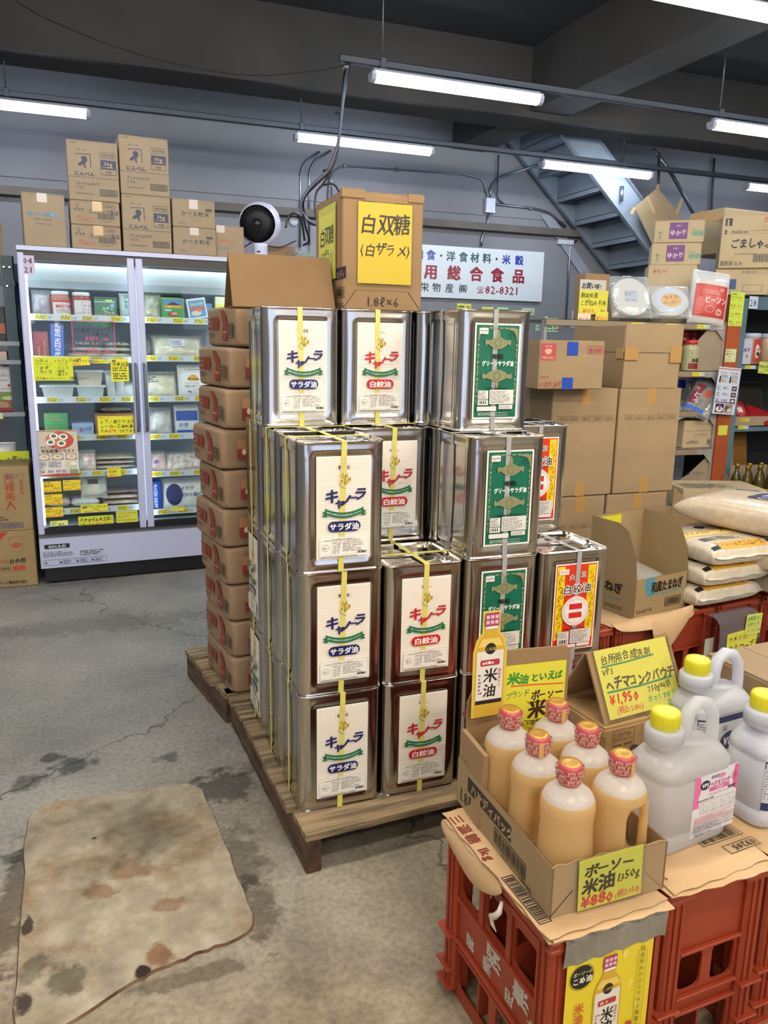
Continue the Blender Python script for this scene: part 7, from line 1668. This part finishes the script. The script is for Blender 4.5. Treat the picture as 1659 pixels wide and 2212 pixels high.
# sign board standing behind the bottles
t = thing('sign_board', 'brown cardboard board behind the bottles carrying the yellow rice oil sign', 'cardboard', BXM @ T(.02, .394, .004, -3))
MB().prism([(0, .0), (.245, 0), (.245, .32), (.235, .33), (.05, .335), (.045, .32), (0, .22)], 0, .004, CARD3).build('board', t); MB().prism([(-.018, -.002), (.0, -.002), (.0, .16), (-.010, .16)], -.12, .0, CARDIN).build('side_wing', t)
q = Panel(.185, .21, '#d4cc38'); hw(q, [(.008, .158, .034, '米油', '#2f8a2c', {'b': .06}), (.078, .158, .026, 'といえば', '#2f7a2c', {'b': .05, 'sx': .95}), (.006, .112, .022, 'ブランド', '#3a7a3c', {'sx': .8, 'rot': 6}), (.082, .104, .030, 'ボーソー', '#3c1c14', {'b': .05, 'sx': .80}), (.075, .048, .052, '米油', '#3c1c14', {'b': .05}), (.004, .028, .018, '国産米ぬか使用で', '#1c1c10', {'sx': .9}), (.04, .005, .020, 'もヘルシーでおい', '#1c1c10', {'sx': .88})])
q.line([(.02, .150), (.09, .148), (.18, .142)], .004, '#d84a2c'); q.line([(.07, .099), (.12, .096), (.17, .095)], .002, '#2c1810'); q.line([(.075, .094), (.12, .096), (.165, .092)], .002, '#2c1810'); q.line([(.065, .044), (.12, .040), (.175, .038)], .002, '#2c1810'); q.line([(.004, .024), (.12, .022)], .0018, '#c86a2c'); 
note('yellow rice oil sign with green and dark brown brush lettering behind the bottles', BXM @ T(.02, .394, .004, -3) @ FR(.085, -.0012, .125), q.scale(.82), base='#d4cc38')
q = Panel(.085, .245)
def bott(q, x, y, s, full=True):
    X = lambda a: x + a * s; Y = lambda a: y + a * s
    q.poly([(X(a), Y(b_)) for a, b_ in ((-.034, .0), (.034, .0), (.036, .02), (.036, .15), (.028, .175), (.016, .19), (.015, .205), (-.015, .205), (-.016, .19), (-.028, .175), (-.036, .15), (-.036, .02))], '#c8a030'); q.poly([(X(a), Y(b_)) for a, b_ in ((-.030, .16), (.030, .16), (.02, .178), (-.02, .178))], '#dcc060')
    q.r(X(-.032), Y(.035), .064 * s, .115 * s, '#d8d2c6'); q.r(X(-.032), Y(.028), .064 * s, .009 * s, '#1c1a18')
    q.e(X(0), Y(.155), .013 * s, .013 * s, '#1c1a18', 18); q.t(X(-.011), Y(.151), .0085 * s, 'こめ油', '#c8a850', .02, sx=.9)
    q.poly([(X(a), Y(b_)) for a, b_ in ((-.022, .130), (.022, .130), (.024, .123), (.022, .116), (-.022, .116), (-.024, .123))], '#a8303c'); q.fine(X(-.018), Y(.118), .036 * s, .010 * s, 1, '#e8d8c8')
    q.t(X(-.016), Y(.080), .034 * s, '米', '#14120f', .03, hand=.5); q.t(X(-.016), Y(.048), .034 * s, '油', '#14120f', .03, hand=.5); [q.t(X(.020), Y(.100 - i * .0085), .0085 * s, c, '#b0504c', .0) for i, c in enumerate('国産米ぬか')]; q.fine(X(-.027), Y(.05), .006 * s, .05 * s, 6, '#8a6a60')
    q.r(X(-.014), Y(.200), .028 * s, .008 * s, '#e0dcd8'); q.poly([(X(a), Y(b_)) for a, b_ in ((-.0165, .206), (.0165, .206), (.018, .215), (.0165, .236), (-.0165, .236), (-.018, .215))], '#a03a5c')
    for i in range(6): q.r(X(-.014 + (i % 3) * .0105), Y(.211 + (i // 3) * .012), .008 * s, .008 * s, '#d8b0bc')
b = MB(); out = [(-.040, 0), (.040, 0), (.041, .15), (.034, .178), (.021, .194), (.021, .242), (-.021, .242), (-.021, .194), (-.034, .178), (-.041, .15)]
b.prism([(x + .0425, z) for x, z in out], .0, .001, P('#d0b848')); bott(q, .0425, .002, 1.0); q.put(b, FR(0, 0, 0)); o = b.build('cutout_sign', None, BXM @ T(.020, .378, .195, 1)); tag(o, 'cut-out card picture of a rice oil bottle standing left of the yellow sign', 'sign')
# poster held by silver tape on the nearest crate
PM = C0 @ FR(.030, -.0085, .075)
q = Panel(.190, .300, '#d9c42c', .3); rr = random.Random(2)
for i in range(10): x, y = rr.uniform(.01, .17), rr.uniform(.02, .28); q.e(x, y, .006, .010, '#e0d050', 8)
q.e(.032, .262, .024, .024, '#17150f', 26); q.z += 1; q.t(.013, .266, .0105, 'ボーソーの', '#d9d2b8', .02, sx=.8); q.t(.012, .250, .0150, 'こめ油', '#e8e2c8', .035, sx=.95); q.ring(.032, .262, .026, .0268, '#4a4010', 20, 110, 430)
bott(q, .092, .085, .86); [q.t(.018, .190 - i * .0225, .0225, c, '#c0482c', .02) for i, c in enumerate('米油が選ばれる')]; [q.t(.158, .276 - i * .0138, .0115, c, '#5a5010', .0) for i, c in enumerate('国産米ぬかからできる貴重な油')]; q.line([(.154, .28), (.154, .07)], .0007, '#6a6018'); q.line([(.174, .28), (.174, .07)], .0007, '#6a6018'); q.r(.140, .05, .012, .08, '#b83a30'); q.r(.050, .055, .008, .05, '#22202c'); [q.t(.006, .10 - i * .016, .012, c, '#5a5010', .0) for i, c in enumerate('万能のこの油')]
note('yellow rice oil poster hanging on the front of the nearest crate', PM, q, cat='poster', name='poster', base='#d9c42c')
v = []; f = []
for i in range(15):
    x = .225 * i / 14; w1 = .002 * math.sin(i * 2.1); v += [(x, .040 + w1, -.004), (x, .040, .0075), (x, .032, .010 + w1 * .5), (x, .0 + w1, .008 + w1 * .7), (x, -.018 + w1 * 1.5, .006)]
for i in range(14):
    for j in range(4): a = i * 5 + j; f.append((a, a + 1, a + 6, a + 5))
b = MB(); b.add(v, f, noisy('silver_tape', '#a8aaac', '#bcbec0', 12, .22, .9, bump=.004, bscale=18), None, False); o = b.build('silver_tape', None, C0 @ FR(.020, -.004, .385)); s_ = o.modifiers.new('thickness', 'SOLIDIFY'); s_.thickness = .0008
tag(o, 'wide strip of silver tape fixing the poster to the crate rim', 'tape')
b = MB(); b.tube([(-.010, .145, .395), (-.018, .14, .378), (-.022, .15, .362), (-.020, .165, .352), (-.018, .162, .335), (-.016, .150, .326)], [.003, .006, .0065, .0055, .004, .001], mk('string_white', '#c9bdb2', .5), 8, None); o = b.build('plastic_string', None, C0); tag(o, 'short curl of white plastic string on the side of the nearest crate', 'string')
# ---------------------------------------------------------------- detergent carton with its tent sign
VM = T(.563, -.582, .4285, 5)
q = Panel(.20, .15); q.frame(.02, .110, .045, .022, '#5a4a34', .001); q.t(.022, .114, .013, '213770', '#5a4a34', .0); q.fine(.02, .085, .045, .02, 2, '#5a4a34'); q.e(.045, .066, .014, .012, '#3c3830', 16); q.t(.045, .061, .012, 'VPS', '#b09468', .05, 'c', .8); q.t(.072, .058, .020, 'ヘチマコンク', '#3a3226', .03, sx=.8); q.r(.072, .040, .095, .015, '#3c382e'); q.t(.090, .042, .012, 'パウチ', '#b09468', .0); q.fine(.03, .045, .03, .01, 1, '#3a3226'); q.frame(.170, .095, .024, .03, '#3a3226', .0016); q.e(.17, .022, .010, .010, '#4a4230', 12); q.t(.06, .018, .016, 'Guan', '#4a4230', .0)
q2 = Panel(.25, .15); q2.frame(.025, .112, .065, .024, '#5a4a34', .0012); q2.t(.029, .116, .0185, '213770', '#5a4a34', .0, sx=.9); q2.frame(.025, .090, .065, .020, '#5a4a34', .001); q2.fine(.03, .093, .055, .012, 1, '#5a4a34'); q2.t(.024, .068, .016, '業務用', '#4a4030', .0); q2.e(.092, .075, .018, .015, '#2c3038', 16); q2.t(.080, .069, .014, 'VPS', '#b09468', .05); q2.t(.022, .032, .023, '中性洗剤', '#3a3226', .03)
vp = carton('detergent pouch carton marked 213770 carrying the tent-shaped sign', VM, .27, .19, .148, q2, q, mat=noisy('carton_vps', '#96764a', '#a08054', 3, .8))
TM = VM @ T(.008, .010, .1495, 2)
t = thing('tent_board', 'folded cardboard tent leaning on the detergent carton, wrapped in clear film', 'cardboard', TM)
a_ = 27; ca_, sa_ = math.cos(R(a_)), math.sin(R(a_)); L1 = .165
b = MB(); b.add([(0, 0, 0), (.262, 0, 0), (.262, sa_ * L1, ca_ * L1), (0, sa_ * L1, ca_ * L1), (0, .005, -.0), (.262, .005, 0), (.262, sa_ * L1 + .005, ca_ * L1 - .002), (0, sa_ * L1 + .005, ca_ * L1 - .002)], [(0, 1, 2, 3), (7, 6, 5, 4), (0, 4, 5, 1), (3, 2, 6, 7), (0, 3, 7, 4), (1, 5, 6, 2)], CARD3); b.build('front_board', t)
b = MB(); b.add([(0, .168, 0), (.262, .168, 0), (.262, sa_ * L1 + .006, ca_ * L1 - .003), (0, sa_ * L1 + .006, ca_ * L1 - .003), (0, .173, 0), (.262, .173, 0), (.262, sa_ * L1 + .010, ca_ * L1 - .003), (0, sa_ * L1 + .010, ca_ * L1 - .003)], [(3, 2, 1, 0), (4, 5, 6, 7), (0, 1, 5, 4), (2, 3, 7, 6), (0, 4, 7, 3), (1, 2, 6, 5)], CARDIN); b.build('back_board', t)
q = Panel(.205, .142, '#d6cf58'); hw(q, [(.012, .112, .022, '台所用合成洗剤', '#4a4530', {'sx': .92}), (.008, .088, .018, 'VPS', '#4a4530'), (.010, .058, .027, 'ヘチマコンクパウチ', '#5a4f42', {'b': .05, 'sx': .80}), (.010, .028, .030, '¥1,950', '#c8442c', {'b': .045, 'sx': .9}), (.118, .036, .019, '750g×4袋', '#4a4530', {'sx': .85}), (.112, .016, .015, '水でうすめて', '#2c9a68', {'sx': .9}), (.160, .002, .014, 'ます', '#2c9a68'), (.022, .007, .016, '(税込 2106)', '#c8503c', {'sx': .9})])
q.line([(.010, .106), (.08, .107), (.16, .110)], .0036, '#4a8a62'); q.line([(.010, .054), (.10, .053), (.196, .057)], .0042, '#4a8a62')
note('yellow detergent price sign on the cardboard tent, 1,950 in red', TM @ Matrix.Rotation(R(90 - a_), 4, 'X') @ T(.018, .008, .0012), q.scale(1.12), sleeve=.008, base='#d6cf58')
# ---------------------------------------------------------------- jugs
def rring(hw_, hd, r, z, k=5, ox=0):
    o = []
    for cx, cy, a0 in ((hw_ - r, -hd + r, -90), (hw_ - r, hd - r, 0), (-hw_ + r, hd - r, 90), (-hw_ + r, -hd + r, 180)):
        o += [(cx + ox + r * math.cos(R(a0 + 90 * i / k)), cy + r * math.sin(R(a0 + 90 * i / k)), z) for i in range(k + 1)]
    return o
def jug(label, M, mat, kind, hw_=.104, hd=.062, H=.205, group=None):
    t = thing('detergent_jug', label, 'jug', M, group); rings = []
    for z, g, r in ((0, -.012, .03), (.004, -.004, .035), (.012, 0, .038), (.040, .0, .038), (.043, -.004, .036), (.046, -.0015, .037), (.152, -.0015, .037), (.156, -.004, .036), (.160, 0, .038), (H - .03, -.002, .040), (H - .012, -.012, .045), (H, -.030, .032)):
        rings.append(rring(hw_ + g, hd + g, min(r, hd + g - .001), z))
    rings.append(rring(.050, .036, .034, H + .012, ox=-.043)); rings.append(rring(.037, .037, .0365, H + .020, ox=-.056)); rings.append(rring(.035, .035, .0345, H + .045, ox=-.056))
    n = len(rings[0]); v = [p for r_ in rings for p in r_]
    f = [(j * n + i, j * n + (i + 1) % n, (j + 1) * n + (i + 1) % n, (j + 1) * n + i) for j in range(len(rings) - 1) for i in range(n)] + [tuple(range(n))[::-1], tuple((len(rings) - 1) * n + i for i in range(n))]
    b = MB(); b.add(v, f, mat, None, True); b.build('jug_body', t)
    b = MB(); b.lathe([(.036, H + .018), (.0385, H + .020), (.0385, H + .042), (.036, H + .046), (.031, H + .048)], mat, 32, T(-.056, 0, 0)); b.build('neck_ring', t)
    yc = mk('yellow_cap', '#cfc82c', .32); b = MB(); b.lathe([(.0275, H + .047), (.0285, H + .049), (.0285, H + .077), (.0265, H + .082), (.018, H + .083)], yc, 36, T(-.056, 0, 0))
    for i in range(30): a = 2 * PI * i / 30; b.box(-.0006, -.0006, 0, .0006, .0006, .022, yc, T(-.056 + .0287 * math.cos(a), .0287 * math.sin(a), H + .053))
    b.build('cap', t)
    b = MB(); b.tube([(-.002, 0, H - .01), (.002, 0, H + .040), (.012, 0, H + .066), (.034, 0, H + .080), (.062, 0, H + .072), (.084, 0, H + .046), (.090, 0, H + .010), (.090, 0, H - .03), (.088, 0, H - .06)], [.020, .016, .014, .014, .014, .0135, .013, .014, .016], mat, 12); b.build('handle', t)
    b = MB()
    if kind == 'pink':
        q = Panel(.128, .140, '#d2d2d6', .3); q.poly([(0, .065), (.018, .065), (.014, .085), (.020, .105), (.015, .134), (0, .136)], '#d86a9c'); q.poly([(.128, .080), (.118, .085), (.112, .110), (.116, .138), (.128, .138)], '#d8569a')
        q.t(.046, .122, .0085, '業務用', '#3a3a3c', .0); q.pill(.066, .119, .022, .009, '#c85a9a'); q.z += 1; q.t(.077, .1205, .0065, '中性洗剤', '#e8d8e0', .0, 'c', .8); q.e(.030, .113, .014, .0105, '#1c2444', 20); q.z += 1; q.t(.030, .1085, .012, 'VPS', '#e8e8ec', .05, 'c', .9, sh=.2); q.t(.046, .106, .0125, 'ヘチマコンク', '#c23a6a', .04, sx=.78); q.r(.044, .095, .058, .009, '#d0589a'); q.z += 1; q.t(.073, .0963, .0078, 'パウチ', '#f0e4ea', .04, 'c'); q.ring(.114, .115, .007, .0078, '#2a2a30'); q.t(.110, .112, .008, 'フ', '#2a2a30', .03); q.t(.044, .086, .007, 'Hechima Conc Pouch', '#c8589a', .0, sx=.9); q.t(.100, .089, .0075, '専用詰替', '#2a2a30', .04, sx=.7)
        q.fine(.010, .078, .055, .005, 1, '#3a3a3c'); q.frame(.022, .050, .100, .026, '#55555a', .0006)
        for i in range(4): q.t(.026 + i * .025, .068, .006, str(i + 1), '#2a2a30', .03, sh=.2); q.frame(.030 + i * .025, .054, .009, .012, '#55555a', .0006); q.line([(.042 + i * .025, .056), (.046 + i * .025, .066)], .0008, '#55555a')
        for j in range(2): q.fine(.003, .012 + j * .018, .120, .017, 6, ('#4a4a50', '#b85a7a')[j], .98)
        q.t(.010, .0035, .0065, '株式会社 ヤクサ', '#2a2a30', .03)
        q.put(b, FR(-.024, -hd + .0012, .024))
    else:
        nv = '#1f2c5c'; q = Panel(.19, .150, '#c6c8d0', .3); q.r(0, .118, .19, .016, nv, 1); q.r(0, .022, .19, .018, nv); q.r(.002, .045, .042, .085, '#cfd0d6'); q.fine(.004, .048, .038, .078, 14, '#6a6a78'); q.frame(.002, .045, .042, .068, '#8a8a96', .0006); q.e(.100, .070, .030, .023, nv, 24); q.z += 1; q.t(.100, .060, .026, 'VPS', '#d8dae4', .06, 'c', .9, sh=.2); q.frame(.074, .098, .014, .012, '#3a3a48', .0008); q.t(.076, .1, .009, '業', '#3a3a48', .0); q.t(.030, .027, .010, 'ヤクチ', '#b8bccc', .03)
        sgn = q
        def wrap(x, y, l):
            # front face then round the right and left corners
            x0 = x - .095; lim = hw_ - .038; rr_ = .038 + l; 
            if abs(x0) <= lim: return (x0, -hd - l + .0012, .024 + y)
            s_ = 1 if x0 > 0 else -1; a = min(1.5, (abs(x0) - lim) / .038); return (s_ * (lim + (rr_ - .0008) * math.sin(a)), -hd + .038 - (rr_ - .0008) * math.cos(a), .024 + y)
        # split long bars so that they bend
        L2 = []
        for vs, fs, col, z in q.L:
            if len(vs) == 4 and max(p[0] for p in vs) - min(p[0] for p in vs) > .03:
                xa_, xb_ = min(p[0] for p in vs), max(p[0] for p in vs); ya_, yb_ = min(p[1] for p in vs), max(p[1] for p in vs); m = 28
                L2.append(([(xa_ + (xb_ - xa_) * i / m, y_) for i in range(m + 1) for y_ in (ya_, yb_)], [(2 * i, 2 * i + 2, 2 * i + 3, 2 * i + 1) for i in range(m)], col, z))
            else: L2.append((vs, fs, col, z))
        q.L = L2; put3(q, b, wrap)
    b.build('jug_label', t); return t
JM = pe('jug_milky', '#dcdde0', .5, .2, .30); JW = pe('jug_white', '#dadde6', .4, .25, .1)
jug('translucent detergent jug with a pink and white label, yellow cap, in front', T(.612, -.768, .4285, 8), JM, 'pink')
jug('white detergent jug with a navy band label cut by the right edge', T(.878, -.765, .4245, 4), JW, 'navy', hw_=.10)
jug('white detergent jug standing behind the pink-labelled one', T(.880, -.560, .4205, 6), JW, 'navy', hw_=.10)
carton('plain open brown carton at the right edge behind the navy-labelled jugs', T(1.045, -.60, .4205, 4), .26, .22, .20, None)
# ---------------------------------------------------------------- onion dressing box
OM = T(1.372, .350, .4255, 12)
q = Panel(.30, .15); q.poly([(.052, .150), (.052, .115), (.062, .092), (.085, .078), (.105, .078), (.105, .15)], '#4a8a9a'); q.r(.052, .078, .235, .005, '#4a8a9a'); q.t(.090, .092, .046, '和風たまねぎ', '#1a1612', .06, sx=.66); q.t(.012, .016, .022, '1000㎖/9本', '#2c2418', .0, sx=.85); q.frame(.175, .022, .095, .036, '#2c2418', .003); q.bar(.181, .028, .083, .024)
q2 = Panel(.22, .15); q2.t(.0, .082, .046, 'たまねぎ', '#1a1612', .06, sx=.95); q2.r(0, .055, .17, .005, '#4a8a9a'); q2.t(.09, .016, .022, '1000㎖/9本', '#2c2418', .0, sx=.85)
on = openbox('cut-away display carton of Japanese onion dressing, plastic bag inside', OM, .30, .235, .15, noisy('carton_onion', '#927b56', '#9e8761', 3, .8), cuts=[(0, .150), (.012, .24), (.055, .33), (.10, .352), (.235, .355)], front=q, left=q2, back=.355)
pack('crumpled clear plastic bag lying inside the onion dressing box', OM @ T(.03, .03, .115, 8) @ Matrix.Rotation(R(10), 4, 'X'), .22, .17, .05, FILM, seed=80, amp=.1)
pack('second crumpled clear bag deeper inside the onion dressing box', OM @ T(.03, .04, .055, -5), .20, .16, .06, FILM, seed=81, amp=.1)
q = Panel(.15, .11, '#cfc624'); hw(q, [(.012, .060, .042, '国産', K_, {'sx': .9}), (.075, .012, .040, '米', K_)]); note('yellow handwritten note on the inner back wall of the onion dressing box', OM @ FR(.010, .2295, .235), q, base='#cfc624')
# kraft paper hanging over the crates below it
OE = T(1.262, .312, 0, 8)
crumple('kraft sack flattened over the crates, rolled edge under the onion dressing box', OE, [[(-.01, .030, .4255), (.10, .030, .4255), (.22, .030, .4255), (.33, .03, .4255), (.42, .03, .4255)], [(-.01, .0, .427), (.08, -.006, .430), (.20, -.008, .428), (.32, -.006, .432), (.42, .0, .428)], [(.0, -.018, .408), (.06, -.026, .398), (.19, -.030, .390), (.31, -.028, .396), (.41, -.016, .405)]])
crumple('crumpled brown sack tongue hanging below the onion dressing box', OE, [[(.16, -.012, .428), (.22, -.020, .440), (.28, -.022, .450), (.34, -.018, .455), (.42, -.0, .455)], [(.165, -.030, .380), (.22, -.040, .395), (.27, -.044, .405), (.33, -.036, .420), (.39, -.018, .430)], [(.18, -.032, .325), (.22, -.042, .330), (.26, -.046, .345), (.30, -.040, .365), (.35, -.026, .39)], [(.20, -.034, .285), (.22, -.038, .285), (.24, -.042, .300), (.26, -.038, .32), (.28, -.034, .34)]])
sheet('kraft sheet spread over the crates around the onion dressing box', OE @ T(-.02, .0, 0), .46, .37, .4215, amp=.0012, seed=9)
q = Panel(.07, .03); q.t(0, 0, .026, '1KG', '#a83c34', .03, rot=0)
# sign of American rice hung on a clear bent strip
AM = FR(1.776, .290, 0.198, 8, 0)
t = thing('hanging_plate', 'bent clear plastic plate hanging over the crates below the small rice bags', 'plate', AM)
v = []; f = []
for i in range(9):
    u = i / 8; x = -.045 + .24 * u
    for j, (y, z) in enumerate(((-.005, .002), (.07, .003), (.14, .004), (.185, .0), (.205, -.012), (.212, -.03), (.213, -.06))): v.append((x + (.012 * (6 - j) / 6) - .01, y, z))
for i in range(8):
    for j in range(6): a = i * 7 + j; f.append((a, a + 7, a + 8, a + 1))
b = MB(); b.add(v, f, clear('grey_acrylic', '#9a979a', .35, .08, body='#8a868a'), None, True); b.build('acrylic_sheet', t)
q = Panel(.155, .125, '#cdcb4a'); hw(q, [(.006, .092, .026, 'アメリカ', K_, {'sx': .9}), (.008, .052, .036, 'カルローズ米', K_, {'sx': .74}), (.008, .016, .030, '5kg', K_), (.062, .022, .036, '¥3900', '#c8402c', {'sx': .78}), (.085, .006, .014, '(税込 4212)', '#c8402c', {'sx': .8})]); note('yellow American rice price sign in front of the crates, 3900 in red', AM @ T(0, 0, .0055) @ Matrix.Rotation(R(2), 4, 'Z'), q.scale(1.16), base='#cdcb4a')
q = Panel(.080, .072, '#c8d064'); hw(q, [(.006, .050, .0155, '違和感もなく', '#2c8a4c', {'sx': .76}), (.008, .029, .0165, '好評です!', '#2c8a4c', {'sx': .9}), (.006, .008, .0125, 'ブレンドしても◎', '#2c8a4c', {'sx': .78})]); q.line([(.004, .046), (.076, .046)], .0008, '#c86a3c'); q.line([(.004, .025), (.076, .025)], .0008, '#c86a3c'); note('small green-lettered card above the American rice price', AM @ T(.092, .128, .0085) @ Matrix.Rotation(R(-3), 4, 'Z'), q.scale(1.16), base='#c8d064')
q = Panel(.05, .085, '#a8a89c'); q.r(0, 0, .05, .014, '#3a6a9c'); note('small grey and blue card on the crate left of the American rice sign', FR(1.691, .312, 0.238, 8), q, base='#a8a89c')
# ---------------------------------------------------------------- rice bags
RICE = noisy('rice_film', '#c4b298', '#cfc0a8', 40, .22, bump=.0008, bscale=120)
RW = noisy('rice_white_film', '#c6bca6', '#d2c9b6', 40, .2, bump=.0008, bscale=120); RSE = mk('bag_seam', '#d6d4cc', .25)
q = Panel(.36, .26); q.r(.01, .165, .34, .09, '#d8bc6c'); q.t(.03, .20, .05, 'カルローズ', '#2c2618', .03, hand=.4); q.r(.0, .245, .36, .01, '#c87a5c'); q.frame(.12, .085, .12, .06, '#7a7468', .0012); q.fine(.125, .09, .11, .05, 4, '#5a5448'); q.bar(.04, .09, .07, .04, '#3c3c48'); q.r(.05, .006, .235, .052, '#cf9c34'); q.t(.06, .018, .024, 'アメリカ産', '#1c1810', .0, sx=.7, hand=.4); q.t(.150, .014, .034, 'カルローズ', '#1c1810', .03, sx=.76, hand=.3); q.r(.010, .010, .035, .022, '#15151a'); q.r(.30, .015, .045, .022, '#15151a')
def rbag(label, M, w=.37, h=.27, t_=.085, pn=None, mat=None, group=None, seam=.022, seed=0, p=6, name='rice_bag', e=.30):
    return pack(label, M, w, h, t_, mat or RW, pn, (0.005, .0), name, 'bag', seam, p, e, .012, seed, None, group, RSE, 30, 22)
for i, nm in enumerate(('bottom', 'middle', 'top')):
    rbag('%s small American rice bag in the stack of three, yellow end facing front' % nm, T(1.641 + .02 + .006 * i + (i == 2) * .03 + (.012 if i == 1 else 0), .345 - .008 * i, .4305 + .043 + i * .084, 7 - 2 * i), pn=q, group='small American rice bags', seed=i, t_=.086)
q3 = Panel(.30, .24); q3.r(.02, .01, .04, .02, '#15151a'); q3.r(.02, .06, .22, .03, '#cf9c34')
for i in range(3): rbag('white-ended rice bag at the right edge beside the American rice stack, %s' % ('lowest', 'second', 'third')[i], T(2.10, .30 + .01 * i, .4305 + .043 + i * .084, 10), pn=q3, group='white-ended rice bags at the right edge', seed=i + 4)
q = Panel(.90, .46); nv = '#1c2444'
q.pill(.60 - .60 + .09, .33, .11, .040, nv); q.z += 1; q.t(.145, .338, .028, 'Vegan', '#b8c0d8', .03, 'c', 1.1, sh=.2)
q.pill(.24, .14, .36, .17, nv, .03); q.z += 1; q.t(.27, .225, .062, '無洗米', '#b8c0d8', .04, sx=1.4, hand=.3); q.t(.27, .155, .060, 'こしひかり', '#b8c0d8', .05, sx=1.05, hand=.3); q.pill(.70, .20, .1, .04, nv)
BGX, BGY = 1.862, 0.75
rbag('top big clear rice bag with a navy label, lying toward the right edge', T(BGX + .01, BGY + .02, .745, -72), .86, .46, .14, pn=q, mat=RICE, seed=11, seam=0, p=4, e=.34)
q = Panel(.90, .46); q.pill(.10, .05, .05, .03, nv); q.pill(.27, .03, .24, .05, nv, .02)
rbag('lower big clear rice bag under the one with the navy label', T(BGX - .02, BGY + .03, .613, -73), .88, .47, .14, pn=q, mat=RICE, seed=12, seam=0, p=4, e=.34)
for i in range(1): rbag('white bag under the far end of the big rice bags', T(1.98, .70, .4215 + .065, 10), .42, .34, .12, mat=RW, seed=20, seam=0)
